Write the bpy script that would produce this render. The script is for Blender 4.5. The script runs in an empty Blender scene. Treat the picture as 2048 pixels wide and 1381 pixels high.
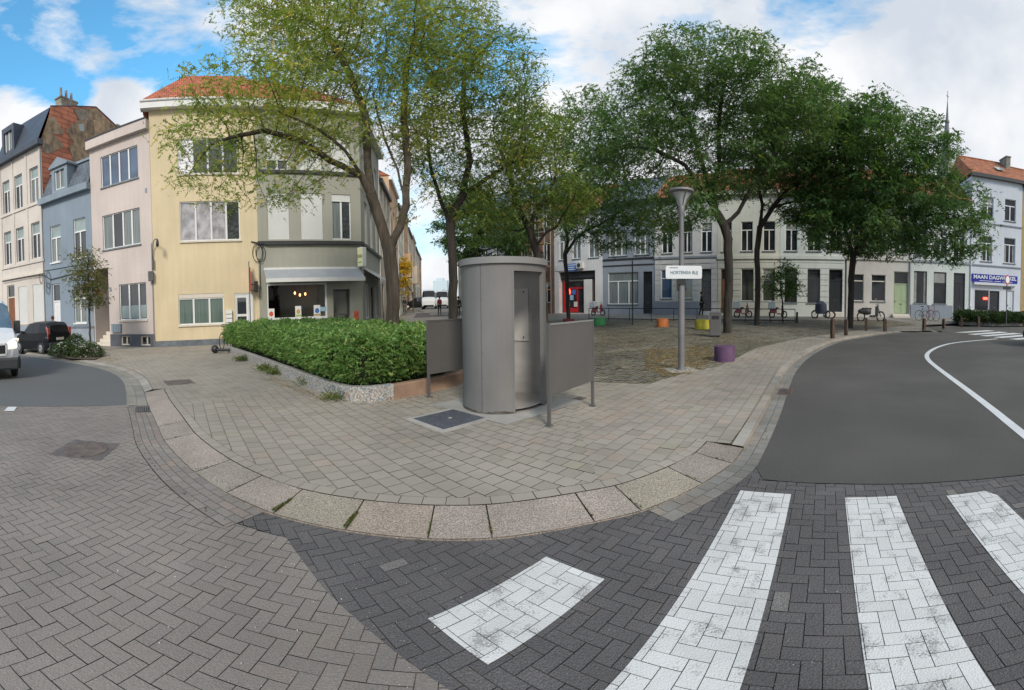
import bpy, math, random
import numpy as np
from math import sin, cos, pi, radians as R
from mathutils import Vector, Matrix
random.seed(7); rng = np.random.default_rng(7)
C = bpy.context.scene.collection
scene = bpy.context.scene

# ------------------------------------------------------------------ camera
FX, FY, CY, PIT, ROL, HC = 810.38, 971.83, 635.34, .0324478, -.0145279, 1.634
_c, _s = cos(ROL), sin(ROL); _A = np.array([[_c, 0, _s], [0, 1, 0], [-_s, 0, _c]])
_c, _s = cos(PIT), sin(PIT); _B = np.array([[1, 0, 0], [0, _c, -_s], [0, _s, _c]])
AB = _A @ _B
T3 = np.array([[1, 0, 0], [0, 0, -1], [0, 1, 0]], float)
cam_d = bpy.data.cameras.new('camera'); cam = bpy.data.objects.new('camera', cam_d); C.objects.link(cam)
cam_d.type = 'PANO'; cam_d.panorama_type = 'EQUIRECTANGULAR'
cam_d.longitude_min = -1024/FX; cam_d.longitude_max = 1024/FX
cam_d.latitude_max = CY/FY; cam_d.latitude_min = -(1381-CY)/FY
cam_d.clip_start = .05; cam_d.clip_end = 3000
M3 = AB.T @ T3
mw = Matrix.Identity(4)
for i in range(3):
    for j in range(3): mw[i][j] = M3[i, j]
mw[2][3] = HC
cam.matrix_world = mw
scene.camera = cam

def ray(x, y):
    lon = (x-1024)/FX; lat = (CY-y)/FY
    return np.array([sin(lon)*cos(lat), cos(lon)*cos(lat), sin(lat)]) @ AB
# ------------------------------------------------------------------ world, sun, exposure
SUN_EL, SUN_AZ = R(33), R(166)      # azimuth clockwise from +Y
w = bpy.data.worlds.new('World'); scene.world = w; w.use_nodes = True
nt = w.node_tree; N = nt.nodes; L = nt.links; N.clear()
def nd(t, **k):
    n = N.new(t)
    for a, b in k.items(): setattr(n, a, b)
    return n
out = nd('ShaderNodeOutputWorld'); bg = nd('ShaderNodeBackground'); L.new(bg.outputs[0], out.inputs[0])
sky = nd('ShaderNodeTexSky', sky_type='NISHITA', sun_disc=False, sun_elevation=SUN_EL, sun_rotation=SUN_AZ)
sky.air_density = 1.0; sky.dust_density = .3; sky.ozone_density = 2.0
tc = nd('ShaderNodeTexCoord')
mp = nd('ShaderNodeMapping'); mp.inputs['Scale'].default_value = (1, 1, 2.2); L.new(tc.outputs['Generated'], mp.inputs[0])
n1 = nd('ShaderNodeTexNoise'); n1.inputs['Scale'].default_value = 2.3; n1.inputs['Detail'].default_value = 9; n1.inputs['Roughness'].default_value = .60
n1.inputs['Distortion'].default_value = .25
mp.inputs['Location'].default_value = (3.1, 1.7, .4)
L.new(mp.outputs[0], n1.inputs['Vector'])
# cloudier to the right (north-east); unseen cloud added behind and overhead for whiter light
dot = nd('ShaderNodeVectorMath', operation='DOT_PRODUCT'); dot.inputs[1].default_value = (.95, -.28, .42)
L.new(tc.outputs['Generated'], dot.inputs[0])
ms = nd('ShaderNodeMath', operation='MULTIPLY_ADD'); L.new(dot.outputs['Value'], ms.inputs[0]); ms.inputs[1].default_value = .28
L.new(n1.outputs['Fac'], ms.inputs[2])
sz = nd('ShaderNodeSeparateXYZ'); L.new(tc.outputs['Generated'], sz.inputs[0])
lowc = nd('ShaderNodeMapRange', interpolation_type='SMOOTHSTEP'); L.new(sz.outputs[2], lowc.inputs[0]); lowc.inputs[1].default_value = .34; lowc.inputs[2].default_value = .47; lowc.inputs[3].default_value = .20; lowc.inputs[4].default_value = 0
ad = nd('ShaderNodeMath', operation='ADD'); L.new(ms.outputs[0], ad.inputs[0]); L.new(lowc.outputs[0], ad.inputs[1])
def puff(px, py, a0, a1, amt, prev):
    v = ray(px, py); d_ = nd('ShaderNodeVectorMath', operation='DOT_PRODUCT'); d_.inputs[1].default_value = tuple(v); L.new(tc.outputs['Generated'], d_.inputs[0])
    m_ = nd('ShaderNodeMapRange', interpolation_type='SMOOTHSTEP'); L.new(d_.outputs['Value'], m_.inputs[0]); m_.inputs[1].default_value = cos(R(a0)); m_.inputs[2].default_value = cos(R(a1)); m_.inputs[3].default_value = 0; m_.inputs[4].default_value = amt
    q_ = nd('ShaderNodeMath', operation='ADD'); L.new(prev, q_.inputs[0]); L.new(m_.outputs[0], q_.inputs[1]); return q_.outputs[0]
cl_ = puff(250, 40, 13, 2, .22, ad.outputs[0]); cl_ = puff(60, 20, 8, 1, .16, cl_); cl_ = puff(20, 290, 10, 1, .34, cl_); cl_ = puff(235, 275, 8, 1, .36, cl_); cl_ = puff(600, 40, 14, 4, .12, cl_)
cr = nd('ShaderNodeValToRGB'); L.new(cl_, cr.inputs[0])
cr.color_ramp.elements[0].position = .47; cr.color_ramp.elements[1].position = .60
n2 = nd('ShaderNodeTexNoise'); n2.inputs['Scale'].default_value = 3.2; n2.inputs['Detail'].default_value = 6; L.new(tc.outputs['Generated'], n2.inputs['Vector'])
cc = nd('ShaderNodeValToRGB'); L.new(n2.outputs['Fac'], cc.inputs[0])
cc.color_ramp.elements[0].position = .36; cc.color_ramp.elements[0].color = (5.6, 6.1, 6.8, 1)
cc.color_ramp.elements[1].position = .56; cc.color_ramp.elements[1].color = (8.2, 8.3, 8.45, 1)
tint = nd('ShaderNodeMix', data_type='RGBA', blend_type='MULTIPLY'); tint.inputs[0].default_value = 1
L.new(sky.outputs[0], tint.inputs[6]); 
tcol = nd('ShaderNodeMix', data_type='RGBA'); tz = nd('ShaderNodeMapRange'); tz.inputs[1].default_value = .02; tz.inputs[2].default_value = .40
tcol.inputs[6].default_value = (2.3, 2.35, 2.2, 1); tcol.inputs[7].default_value = (1.32, 2.5, 2.55, 1); L.new(tz.outputs[0], tcol.inputs[0]); L.new(tcol.outputs[2], tint.inputs[7]); L.new(sz.outputs[2], tz.inputs[0])
mx = nd('ShaderNodeMix', data_type='RGBA'); L.new(cr.outputs[0], mx.inputs[0])
hz = nd('ShaderNodeMapRange'); L.new(sz.outputs[2], hz.inputs[0]); hz.inputs[1].default_value = .0; hz.inputs[2].default_value = .45; hz.inputs[3].default_value = .42; hz.inputs[4].default_value = 1
dk = nd('ShaderNodeVectorMath', operation='SCALE'); L.new(tint.outputs[2], dk.inputs[0]); L.new(hz.outputs[0], dk.inputs['Scale']); L.new(dk.outputs[0], mx.inputs[6]); L.new(cc.outputs[0], mx.inputs[7])
L.new(mx.outputs[2], bg.inputs[0]); bg.inputs[1].default_value = .1
sd = bpy.data.lights.new('sun', 'SUN'); sun = bpy.data.objects.new('sun', sd); C.objects.link(sun)
sd.energy = 2.3; sd.angle = R(14); sd.color = (1, .93, .82)
sv = Vector((sin(SUN_AZ)*cos(SUN_EL), cos(SUN_AZ)*cos(SUN_EL), sin(SUN_EL)))
sun.rotation_euler = sv.to_track_quat('Z', 'Y').to_euler()
scene.view_settings.view_transform = 'Standard'; scene.view_settings.look = 'None'
scene.view_settings.exposure = .25; scene.view_settings.gamma = 1
scene.cycles.max_bounces = 6; scene.cycles.transparent_max_bounces = 6

# ------------------------------------------------------------------ geometry of the place
NV = np.array([.669, .743])
def gz(x, y):
    "the square rises gently towards the row of houses on the far side"
    t = np.clip((x*NV[0]+y*NV[1]-12)/24, 0, 1)
    q = np.clip((-.182*x+.983*y-32)/26, 0, 1)*np.clip((2-x)/5, 0, 1)   # and the side street climbs a little
    return .5*t*t*(3-2*t)+.45*q*q*(3-2*q)
def gp(px, py, z=0.):
    "where a point of the photo meets the ground (z = offset above it)"
    d = ray(px, py); g = d[:2]*((HC-z)/-d[2])
    for _ in range(40):
        g = .5*g+.5*d[:2]*((HC-z-gz(*g))/-d[2])
    return (float(g[0]), float(g[1]))
def pol(px, dist, py=610):
    d = ray(px, py); q = d[:2]/np.hypot(*d[:2])*dist
    return (float(q[0]), float(q[1]))
def p3(px, py, dist):
    d = ray(px, py); k = dist/np.hypot(d[0], d[1]); return np.array(d*k)+np.array([0, 0, HC])
def gnd(xy, off=0.): return (xy[0], xy[1], float(gz(*xy))+off)

# ------------------------------------------------------------------ tags
def tag(o, label, cat, group=None, kind=None):
    if label: o['label'] = label
    if cat: o['category'] = cat
    if group: o['group'] = group
    if kind: o['kind'] = kind
    return o
def thing(name, label, cat, loc=(0, 0, 0), rz=0, group=None):
    o = bpy.data.objects.new(name, None); C.objects.link(o); o.empty_display_size = .3
    o.location = loc; o.rotation_euler = (0, 0, rz)
    return tag(o, label, cat, group)
def copy_tree(o, parent=None):
    c = o.copy(); C.objects.link(c); c.parent = parent
    for ch in [k for k in C.objects if k.parent == o]: copy_tree(ch, c)
    return c

# ------------------------------------------------------------------ mesh builder
class MB:
    def __init__(s): s.v = []; s.f = []; s.c = []
    def add(s, vs, fs, col=None):
        b = len(s.v); s.v += [tuple(map(float, p)) for p in vs]
        for f in fs:
            s.f.append([b+i for i in f]); s.c.append(col)
        return s
    def box(s, x0, x1, y0, y1, z0, z1, col=None):
        return s.add([(x0, y0, z0), (x1, y0, z0), (x1, y1, z0), (x0, y1, z0), (x0, y0, z1), (x1, y0, z1), (x1, y1, z1), (x0, y1, z1)],
                     [(0, 3, 2, 1), (4, 5, 6, 7), (0, 1, 5, 4), (1, 2, 6, 5), (2, 3, 7, 6), (3, 0, 4, 7)], col)
    def quad(s, a, b, c, d, col=None): return s.add([a, b, c, d], [(0, 1, 2, 3)], col)
    def poly(s, pts, col=None): return s.add(pts, [tuple(range(len(pts)))], col)
    def prism(s, pts, z0, z1, col=None, tf=None):
        n = len(pts); v = [(p[0], p[1], z0) for p in pts]+[(p[0], p[1], z1) for p in pts]
        if tf: v = [tf(p) for p in v]
        return s.add(v, [tuple(range(n))[::-1], tuple(range(n, 2*n))]+[(i, (i+1) % n, n+(i+1) % n, n+i) for i in range(n)], col)
    def cyl(s, x, y, z0, z1, r0, r1=None, n=16, col=None, caps=True):
        r1 = r0 if r1 is None else r1
        v = [(x+r0*cos(2*pi*i/n), y+r0*sin(2*pi*i/n), z0) for i in range(n)]+[(x+r1*cos(2*pi*i/n), y+r1*sin(2*pi*i/n), z1) for i in range(n)]
        f = [(i, (i+1) % n, n+(i+1) % n, n+i) for i in range(n)]
        if caps: f += [tuple(range(n))[::-1], tuple(range(n, 2*n))]
        return s.add(v, f, col)
    def lathe(s, prof, n=20, c=(0, 0, 0), ax='z', col=None):
        v = []; m = len(prof)
        for r, z in prof:
            for i in range(n):
                a = 2*pi*i/n; p = (r*cos(a), r*sin(a), z)
                if ax == 'x': p = (p[2], p[0], p[1])
                if ax == 'y': p = (p[0], p[2], p[1])
                v.append((c[0]+p[0], c[1]+p[1], c[2]+p[2]))
        f = [(k*n+i, k*n+(i+1) % n, (k+1)*n+(i+1) % n, (k+1)*n+i) for k in range(m-1) for i in range(n)]
        f += [tuple(range(n))[::-1], tuple(range((m-1)*n, m*n))]
        return s.add(v, f, col)
    def tube(s, pts, r, n=8, col=None, closed=False):
        P = [Vector(p) for p in pts]; rs = r if isinstance(r, (list, tuple)) else [r]*len(P)
        v = []; K = len(P); up = Vector((.13, .21, 1)).normalized()
        for k, p in enumerate(P):
            a = P[(k-1) % K] if closed or k > 0 else p; b = P[(k+1) % K] if closed or k < K-1 else p
            d = (b-a).normalized(); u = d.cross(up)
            if u.length < .05: u = d.cross(Vector((1, 0, 0)))
            u.normalize(); w_ = d.cross(u)
            for i in range(n):
                t = 2*pi*i/n; v.append(p+u*rs[k]*cos(t)+w_*rs[k]*sin(t))
        f = [(k*n+i, k*n+(i+1) % n, ((k+1) % K)*n+(i+1) % n, ((k+1) % K)*n+i) for k in range(K if closed else K-1) for i in range(n)]
        if not closed: f += [tuple(range(n))[::-1], tuple(range((K-1)*n, K*n))]
        return s.add(v, f, col)
    def build(s, name, m, parent=None, smooth=False, loc=None, bevel=0):
        me = bpy.data.meshes.new(name); me.from_pydata(s.v, [], s.f); me.update()
        if any(c is not None for c in s.c):
            a = me.attributes.new('Col', 'FLOAT_COLOR', 'FACE')
            a.data.foreach_set('color', [x for c in s.c for x in (tuple(c) if c is not None else (1, 1, 1))+(1,)])
        if m: me.materials.append(m)
        o = bpy.data.objects.new(name, me); C.objects.link(o)
        if parent: o.parent = parent
        if loc: o.location = loc
        if smooth:
            me.polygons.foreach_set('use_smooth', [True]*len(me.polygons))
            if hasattr(me, 'set_sharp_from_angle'): me.set_sharp_from_angle(angle=R(40))
        if bevel:
            b = o.modifiers.new('bevel', 'BEVEL'); b.width = bevel; b.segments = 2; b.limit_method = 'ANGLE'
        return o
def npmesh(name, V, F, m, col=None, parent=None, smooth=False):
    "V (n,3), F (m,k) arrays, col (m,3) per face"
    me = bpy.data.meshes.new(name); k = F.shape[1]
    me.vertices.add(len(V)); me.vertices.foreach_set('co', V.astype(np.float32).ravel())
    me.loops.add(F.size); me.loops.foreach_set('vertex_index', F.astype(np.int32).ravel())
    me.polygons.add(len(F)); me.polygons.foreach_set('loop_start', np.arange(0, F.size, k, dtype=np.int32))
    if smooth: me.polygons.foreach_set('use_smooth', np.ones(len(F), bool))
    me.update(calc_edges=True)
    if col is not None:
        a = me.attributes.new('Col', 'FLOAT_COLOR', 'FACE')
        a.data.foreach_set('color', np.c_[col, np.ones(len(col))].astype(np.float32).ravel())
    me.materials.append(m)
    o = bpy.data.objects.new(name, me); C.objects.link(o)
    if parent: o.parent = parent
    return o

# ------------------------------------------------------------------ materials
def mat(name, col, rough=.7, var=.12, scale=3., detail=5, bump=0., bscale=40., metal=0., attr=False, spec=.5, speck=0., speckscale=60., dirt=0., streak=0., emit=None, obj=False, stretch=None):
    m = bpy.data.materials.new(name); m.use_nodes = True; t = m.node_tree; n = t.nodes; l = t.links
    b = n['Principled BSDF']; b.inputs['Roughness'].default_value = rough; b.inputs['Metallic'].default_value = metal
    b.inputs['Specular IOR Level'].default_value = spec
    tc = n.new('ShaderNodeTexCoord'); co = tc.outputs['Object']
    if stretch:
        mpp = n.new('ShaderNodeMapping'); mpp.inputs['Scale'].default_value = stretch; l.new(co, mpp.inputs[0]); co = mpp.outputs[0]
    base = n.new('ShaderNodeRGB'); base.outputs[0].default_value = (*col, 1); cur = base.outputs[0]
    def mul(cur, fac_out, lo, hi, fr=.35, to=.65):
        mr = n.new('ShaderNodeMapRange'); l.new(fac_out, mr.inputs[0]); mr.inputs[1].default_value = fr; mr.inputs[2].default_value = to
        mr.inputs[3].default_value = lo; mr.inputs[4].default_value = hi
        vm = n.new('ShaderNodeVectorMath'); vm.operation = 'SCALE'; l.new(cur, vm.inputs[0]); l.new(mr.outputs[0], vm.inputs['Scale'])
        return vm.outputs[0]
    if attr:
        a = n.new('ShaderNodeAttribute'); a.attribute_name = 'Col'
        vm = n.new('ShaderNodeVectorMath'); vm.operation = 'MULTIPLY'; l.new(cur, vm.inputs[0]); l.new(a.outputs['Color'], vm.inputs[1]); cur = vm.outputs[0]
    if var:
        x = n.new('ShaderNodeTexNoise'); x.inputs['Scale'].default_value = scale; x.inputs['Detail'].default_value = detail; l.new(co, x.inputs['Vector'])
        cur = mul(cur, x.outputs['Fac'], 1-var, 1+var)
    if dirt:
        x = n.new('ShaderNodeTexNoise'); x.inputs['Scale'].default_value = scale*.23; x.inputs['Detail'].default_value = 7; x.inputs['Roughness'].default_value = .65; l.new(co, x.inputs['Vector'])
        cur = mul(cur, x.outputs['Fac'], 1-dirt, 1.0, .38, .56)
    if streak:
        mq = n.new('ShaderNodeMapping'); mq.inputs['Scale'].default_value = (5, 5, .35); l.new(tc.outputs['Object'], mq.inputs[0])
        x = n.new('ShaderNodeTexNoise'); x.inputs['Scale'].default_value = 1; x.inputs['Detail'].default_value = 6; l.new(mq.outputs[0], x.inputs['Vector'])
        cur = mul(cur, x.outputs['Fac'], 1-streak, 1.03, .38, .6)
    if speck:
        x = n.new('ShaderNodeTexNoise'); x.inputs['Scale'].default_value = speckscale; x.inputs['Detail'].default_value = 2; l.new(co, x.inputs['Vector'])
        cur = mul(cur, x.outputs['Fac'], 1-speck, 1+speck, .4, .6)
    l.new(cur, b.inputs['Base Color'])
    if bump:
        x = n.new('ShaderNodeTexNoise'); x.inputs['Scale'].default_value = bscale; x.inputs['Detail'].default_value = 4; l.new(co, x.inputs['Vector'])
        bp = n.new('ShaderNodeBump'); bp.inputs['Strength'].default_value = bump; bp.inputs['Distance'].default_value = .02; l.new(x.outputs['Fac'], bp.inputs['Height']); l.new(bp.outputs[0], b.inputs['Normal'])
    if emit:
        b.inputs['Emission Color'].default_value = (*emit[0], 1); b.inputs['Emission Strength'].default_value = emit[1]
    return m
def leafmat(name, trans=.35, rough=.55):
    m = bpy.data.materials.new(name); m.use_nodes = True; t = m.node_tree; n = t.nodes; l = t.links; n.clear()
    o = n.new('ShaderNodeOutputMaterial'); a = n.new('ShaderNodeAttribute'); a.attribute_name = 'Col'
    p = n.new('ShaderNodeBsdfPrincipled'); p.inputs['Roughness'].default_value = rough; p.inputs['Specular IOR Level'].default_value = .3
    tr = n.new('ShaderNodeBsdfTranslucent'); mi = n.new('ShaderNodeMixShader'); mi.inputs[0].default_value = trans
    l.new(a.outputs['Color'], p.inputs['Base Color'])
    sc = n.new('ShaderNodeVectorMath'); sc.operation = 'MULTIPLY'; sc.inputs[1].default_value = (1.5, 1.6, .8)
    l.new(a.outputs['Color'], sc.inputs[0]); l.new(sc.outputs[0], tr.inputs['Color'])
    l.new(p.outputs[0], mi.inputs[1]); l.new(tr.outputs[0], mi.inputs[2]); l.new(mi.outputs[0], o.inputs[0])
    return m
def tilemat(name, col, pitch_u=.22, pitch_v=.3, axis='xz', depth=.35, var=.2, rough=.75):
    "roof tiles / slates: courses with random tone"
    m = bpy.data.materials.new(name); m.use_nodes = True; t = m.node_tree; n = t.nodes; l = t.links; b = n['Principled BSDF']
    b.inputs['Roughness'].default_value = rough
    tc = n.new('ShaderNodeTexCoord'); sx = n.new('ShaderNodeSeparateXYZ'); l.new(tc.outputs['Object'], sx.inputs[0])
    cb = n.new('ShaderNodeCombineXYZ'); l.new(sx.outputs['XYZ'.index(axis[0].upper())], cb.inputs[0]); l.new(sx.outputs['XYZ'.index(axis[1].upper())], cb.inputs[1])
    br = n.new('ShaderNodeTexBrick'); br.offset = .5; br.inputs['Scale'].default_value = 1; br.inputs['Brick Width'].default_value = pitch_u; br.inputs['Row Height'].default_value = pitch_v
    br.inputs['Mortar Size'].default_value = .018; br.inputs['Mortar Smooth'].default_value = .3
    br.inputs['Color1'].default_value = (*[c*(1-var) for c in col], 1); br.inputs['Color2'].default_value = (*[min(1, c*(1+var)) for c in col], 1)
    br.inputs['Mortar'].default_value = (*[c*(1-depth*1.6) for c in col], 1)
    l.new(cb.outputs[0], br.inputs['Vector'])
    x = n.new('ShaderNodeTexNoise'); x.inputs['Scale'].default_value = 1.3; x.inputs['Detail'].default_value = 6; l.new(tc.outputs['Object'], x.inputs['Vector'])
    mr = n.new('ShaderNodeMapRange'); l.new(x.outputs['Fac'], mr.inputs[0]); mr.inputs[1].default_value = .35; mr.inputs[2].default_value = .65; mr.inputs[3].default_value = .75; mr.inputs[4].default_value = 1.15
    vm = n.new('ShaderNodeVectorMath'); vm.operation = 'SCALE'; l.new(br.outputs['Color'], vm.inputs[0]); l.new(mr.outputs[0], vm.inputs['Scale']); l.new(vm.outputs[0], b.inputs['Base Color'])
    bp = n.new('ShaderNodeBump'); bp.inputs['Strength'].default_value = .6; bp.inputs['Distance'].default_value = .03; bp.invert = True; l.new(br.outputs['Fac'], bp.inputs['Height']); l.new(bp.outputs[0], b.inputs['Normal'])
    return m
def glass(name, col, rough=.04, var=.3, scale=.8, spec=.9, stripes=0, coat=.6):
    "window pane seen from outside: a dark or curtained room, or a painted reflection, behind a glossy surface"
    m = bpy.data.materials.new(name); m.use_nodes = True; t = m.node_tree; n = t.nodes; l = t.links; b = n['Principled BSDF']
    b.inputs['Roughness'].default_value = rough; b.inputs['Specular IOR Level'].default_value = spec
    b.inputs['Coat Weight'].default_value = coat; b.inputs['Coat Roughness'].default_value = .02
    tc = n.new('ShaderNodeTexCoord'); x = n.new('ShaderNodeTexNoise'); x.inputs['Scale'].default_value = scale; x.inputs['Detail'].default_value = 4
    co = tc.outputs['Object']
    if stripes:
        mpp = n.new('ShaderNodeMapping'); mpp.inputs['Scale'].default_value = (stripes, 0, .15); l.new(co, mpp.inputs[0]); co = mpp.outputs[0]
    l.new(co, x.inputs['Vector'])
    mr = n.new('ShaderNodeMapRange'); l.new(x.outputs['Fac'], mr.inputs[0]); mr.inputs[1].default_value = .35; mr.inputs[2].default_value = .65; mr.inputs[3].default_value = 1-var; mr.inputs[4].default_value = 1+var
    vm = n.new('ShaderNodeVectorMath'); vm.operation = 'SCALE'; vm.inputs[0].default_value = col; l.new(mr.outputs[0], vm.inputs['Scale']); l.new(vm.outputs[0], b.inputs['Base Color'])
    return m
M = {}
M['soil'] = mat('soil', (.09, .07, .05), .95, .3, 8, bump=.4)
M['joint'] = mat('joint_sand', (.125, .112, .095), .95, .35, 2.2, speck=.25, speckscale=14)
M['jointdark'] = mat('joint_dark', (.068, .064, .062), .95, .3, 2.2, speck=.3, speckscale=14)
M['clinker'] = mat('grey_clinker', (.232, .204, .181), .85, .09, .9, bump=.3, bscale=70, attr=True, speck=.13, speckscale=130, dirt=.14)
M['darkclinker'] = mat('dark_clinker', (.112, .104, .103), .8, .12, 1.1, bump=.5, bscale=70, attr=True, speck=.30, speckscale=150, dirt=.15)
M['tile'] = mat('concrete_tile', (.335, .297, .248), .85, .08, .8, bump=.15, bscale=60, attr=True, speck=.06, speckscale=120, dirt=.2)
M['slab'] = mat('washed_concrete', (.345, .292, .25), .85, .10, 1.5, bump=.8, bscale=90, attr=True, speck=.30, speckscale=70, dirt=.12)
M['kerb'] = mat('kerb_stone', (.34, .31, .27), .85, .12, 2, bump=.3, bscale=60, attr=True, speck=.1, speckscale=90, dirt=.25)
M['gutterstone'] = mat('gutter_stone', (.25, .235, .21), .85, .12, 2, bump=.3, bscale=60, attr=True, speck=.1, speckscale=90, dirt=.25)
M['cobble'] = mat('cobble', (.215, .195, .155), .85, .2, 1.2, bump=.4, bscale=40, attr=True, speck=.15, speckscale=60, dirt=.35)
M['asphalt'] = mat('asphalt', (.098, .093, .084), .85, .12, .5, detail=9, bump=.8, bscale=120, speck=.32, speckscale=90, dirt=.16)
M['asphalt_l'] = mat('asphalt_blue', (.115, .118, .12), .88, .05, .35, bump=.3, bscale=250, speck=.12, speckscale=240, dirt=.08)
M['paintmark'] = mat('road_paint', (.62, .63, .63), .7, .05, 3, bump=.15, bscale=90, speck=.05)
M['ground'] = mat('far_ground', (.2, .185, .16), .95, .2, .3, speck=.1, speckscale=8)
def wornpaint():
    m = mat('worn_white_paint', (.61, .605, .59), .75, .06, 2, bump=.3, bscale=90, attr=True, speck=.06, speckscale=200)
    t = m.node_tree; n = t.nodes; l = t.links; b = n['Principled BSDF']; src = b.inputs['Base Color'].links[0].from_socket
    tc = n.new('ShaderNodeTexCoord'); a = n.new('ShaderNodeTexNoise'); a.inputs['Scale'].default_value = 6.5; a.inputs['Detail'].default_value = 2; l.new(tc.outputs['Object'], a.inputs['Vector'])
    c = n.new('ShaderNodeTexNoise'); c.inputs['Scale'].default_value = 75; c.inputs['Detail'].default_value = 3; l.new(tc.outputs['Object'], c.inputs['Vector'])
    mu = n.new('ShaderNodeMath'); mu.operation = 'MULTIPLY_ADD'; l.new(a.outputs['Fac'], mu.inputs[0]); mu.inputs[1].default_value = 1.3; l.new(c.outputs['Fac'], mu.inputs[2])
    r = n.new('ShaderNodeValToRGB'); l.new(mu.outputs[0], r.inputs[0]); r.color_ramp.elements[0].position = .0; r.color_ramp.elements[1].position = 1.0
    mr = n.new('ShaderNodeMapRange'); l.new(mu.outputs[0], mr.inputs[0]); mr.inputs[1].default_value = 1.24; mr.inputs[2].default_value = 1.46; n.remove(r)
    mx = n.new('ShaderNodeMix'); mx.data_type = 'RGBA'; l.new(mr.outputs[0], mx.inputs[0]); l.new(src, mx.inputs[6]); mx.inputs[7].default_value = (.30, .295, .29, 1)
    l.new(mx.outputs[2], b.inputs['Base Color']); return m
M['worn'] = wornpaint()

# ------------------------------------------------------------------ polygon clipping / paving
def pip(P, poly):
    x, y = P[:, 0], P[:, 1]; ins = np.zeros(len(P), bool); n = len(poly)
    for i in range(n):
        x0, y0 = poly[i]; x1, y1 = poly[(i+1) % n]
        c = (y0 > y) != (y1 > y)
        with np.errstate(divide='ignore', invalid='ignore'):
            ins ^= c & (x < (x1-x0)*(y-y0)/((y1-y0) if y1 != y0 else 1e-12)+x0)
    return ins
def edist(P, poly):
    A = np.array(poly, float); B = np.roll(A, -1, 0); D = np.full(len(P), 1e9)
    for a, b in zip(A, B):
        v = b-a; t = np.clip(((P-a)@v)/max(v@v, 1e-12), 0, 1); D = np.minimum(D, np.hypot(*(P-a-t[:, None]*v).T))
    return D
def clip(sub, conv):
    "clip polygon sub by the convex counter-clockwise polygon conv"
    out_ = [tuple(p) for p in sub]
    for i in range(len(conv)):
        ax, ay = conv[i]; bx, by = conv[(i+1) % len(conv)]; ex, ey = bx-ax, by-ay
        inp = out_; out_ = []
        if not inp: return []
        s_ = inp[-1]; ds = ex*(s_[1]-ay)-ey*(s_[0]-ax)
        for e in inp:
            de = ex*(e[1]-ay)-ey*(e[0]-ax)
            if (de >= 0) != (ds >= 0):
                t = ds/(ds-de); out_.append((s_[0]+t*(e[0]-s_[0]), s_[1]+t*(e[1]-s_[1])))
            if de >= 0: out_.append(e)
            s_, ds = e, de
    return out_
def area(p):
    return .5*sum(p[i][0]*p[(i+1) % len(p)][1]-p[(i+1) % len(p)][0]*p[i][1] for i in range(len(p)))
def lay(cells, poly, name, m, z, colf=None, gap=.004, raise_=0., parent=None, tf=None, slope=None):
    "cells: (n,4,2) ccw rectangles, laid inside the outline poly, draped over the ground at height z"
    ctr = cells.mean(1); rad = np.hypot(*(cells-ctr[:, None]).transpose(2, 0, 1)).max()
    lo = np.min(poly, 0)-rad; hi = np.max(poly, 0)+rad
    k = ((ctr > lo) & (ctr < hi)).all(1); cells, ctr = cells[k], ctr[k]
    d = edist(ctr, poly); ins = pip(ctr, poly); full = ins & (d > rad); part = d <= rad
    if gap:
        sh = cells-ctr[:, None]; L_ = np.abs(sh).max((1, 2))
        ln = np.hypot(*(cells[:, 1]-cells[:, 0]).T)/2; wd = np.hypot(*(cells[:, 3]-cells[:, 0]).T)/2
        e1 = (cells[:, 1]-cells[:, 0])/(2*ln[:, None]); e2 = (cells[:, 3]-cells[:, 0])/(2*wd[:, None])
        a = np.clip(ln-gap, .01, None)[:, None]; b = np.clip(wd-gap, .01, None)[:, None]
        cells = np.stack([ctr-e1*a-e2*b, ctr+e1*a-e2*b, ctr+e1*a+e2*b, ctr-e1*a+e2*b], 1)
    V = []; Fq = []; cols = []
    mb = MB()
    for i in np.nonzero(full | part)[0]:
        q = [tuple(p) for p in cells[i]]
        if part[i] and not full[i]:
            q = clip(poly, q)
            if len(q) < 3 or abs(area(q)) < 1e-4: continue
            if area(q) < 0: q = q[::-1]
        col = colf(ctr[i]) if colf else None
        zz = rng.normal(0, raise_) if raise_ else 0
        mb.add([(x, y, z+zz+float(gz(x, y))) for x, y in q], [tuple(range(len(q)))], col)
    o = mb.build(name, m, parent)
    return o
def grid(poly, a, b, ang, stagger=0., org=(0, 0)):
    "running-bond cells a long, b wide at angle ang covering poly"
    u = np.array([cos(ang), sin(ang)]); v = np.array([-sin(ang), cos(ang)]); P = np.array(poly)-org
    U, W = P@u, P@v; i0, i1 = int(U.min()/a)-2, int(U.max()/a)+2; j0, j1 = int(W.min()/b)-2, int(W.max()/b)+2
    J, I = np.meshgrid(np.arange(j0, j1), np.arange(i0, i1)); I, J = I.ravel(), J.ravel()
    x = (I+(J % 2)*stagger)*a; y = J*b
    c = np.stack([np.stack([x+p*a, y+q*b], 1) for p, q in ((0, 0), (1, 0), (1, 1), (0, 1))], 1)
    return c[..., :1]*u+c[..., 1:]*v+np.array(org)
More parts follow.
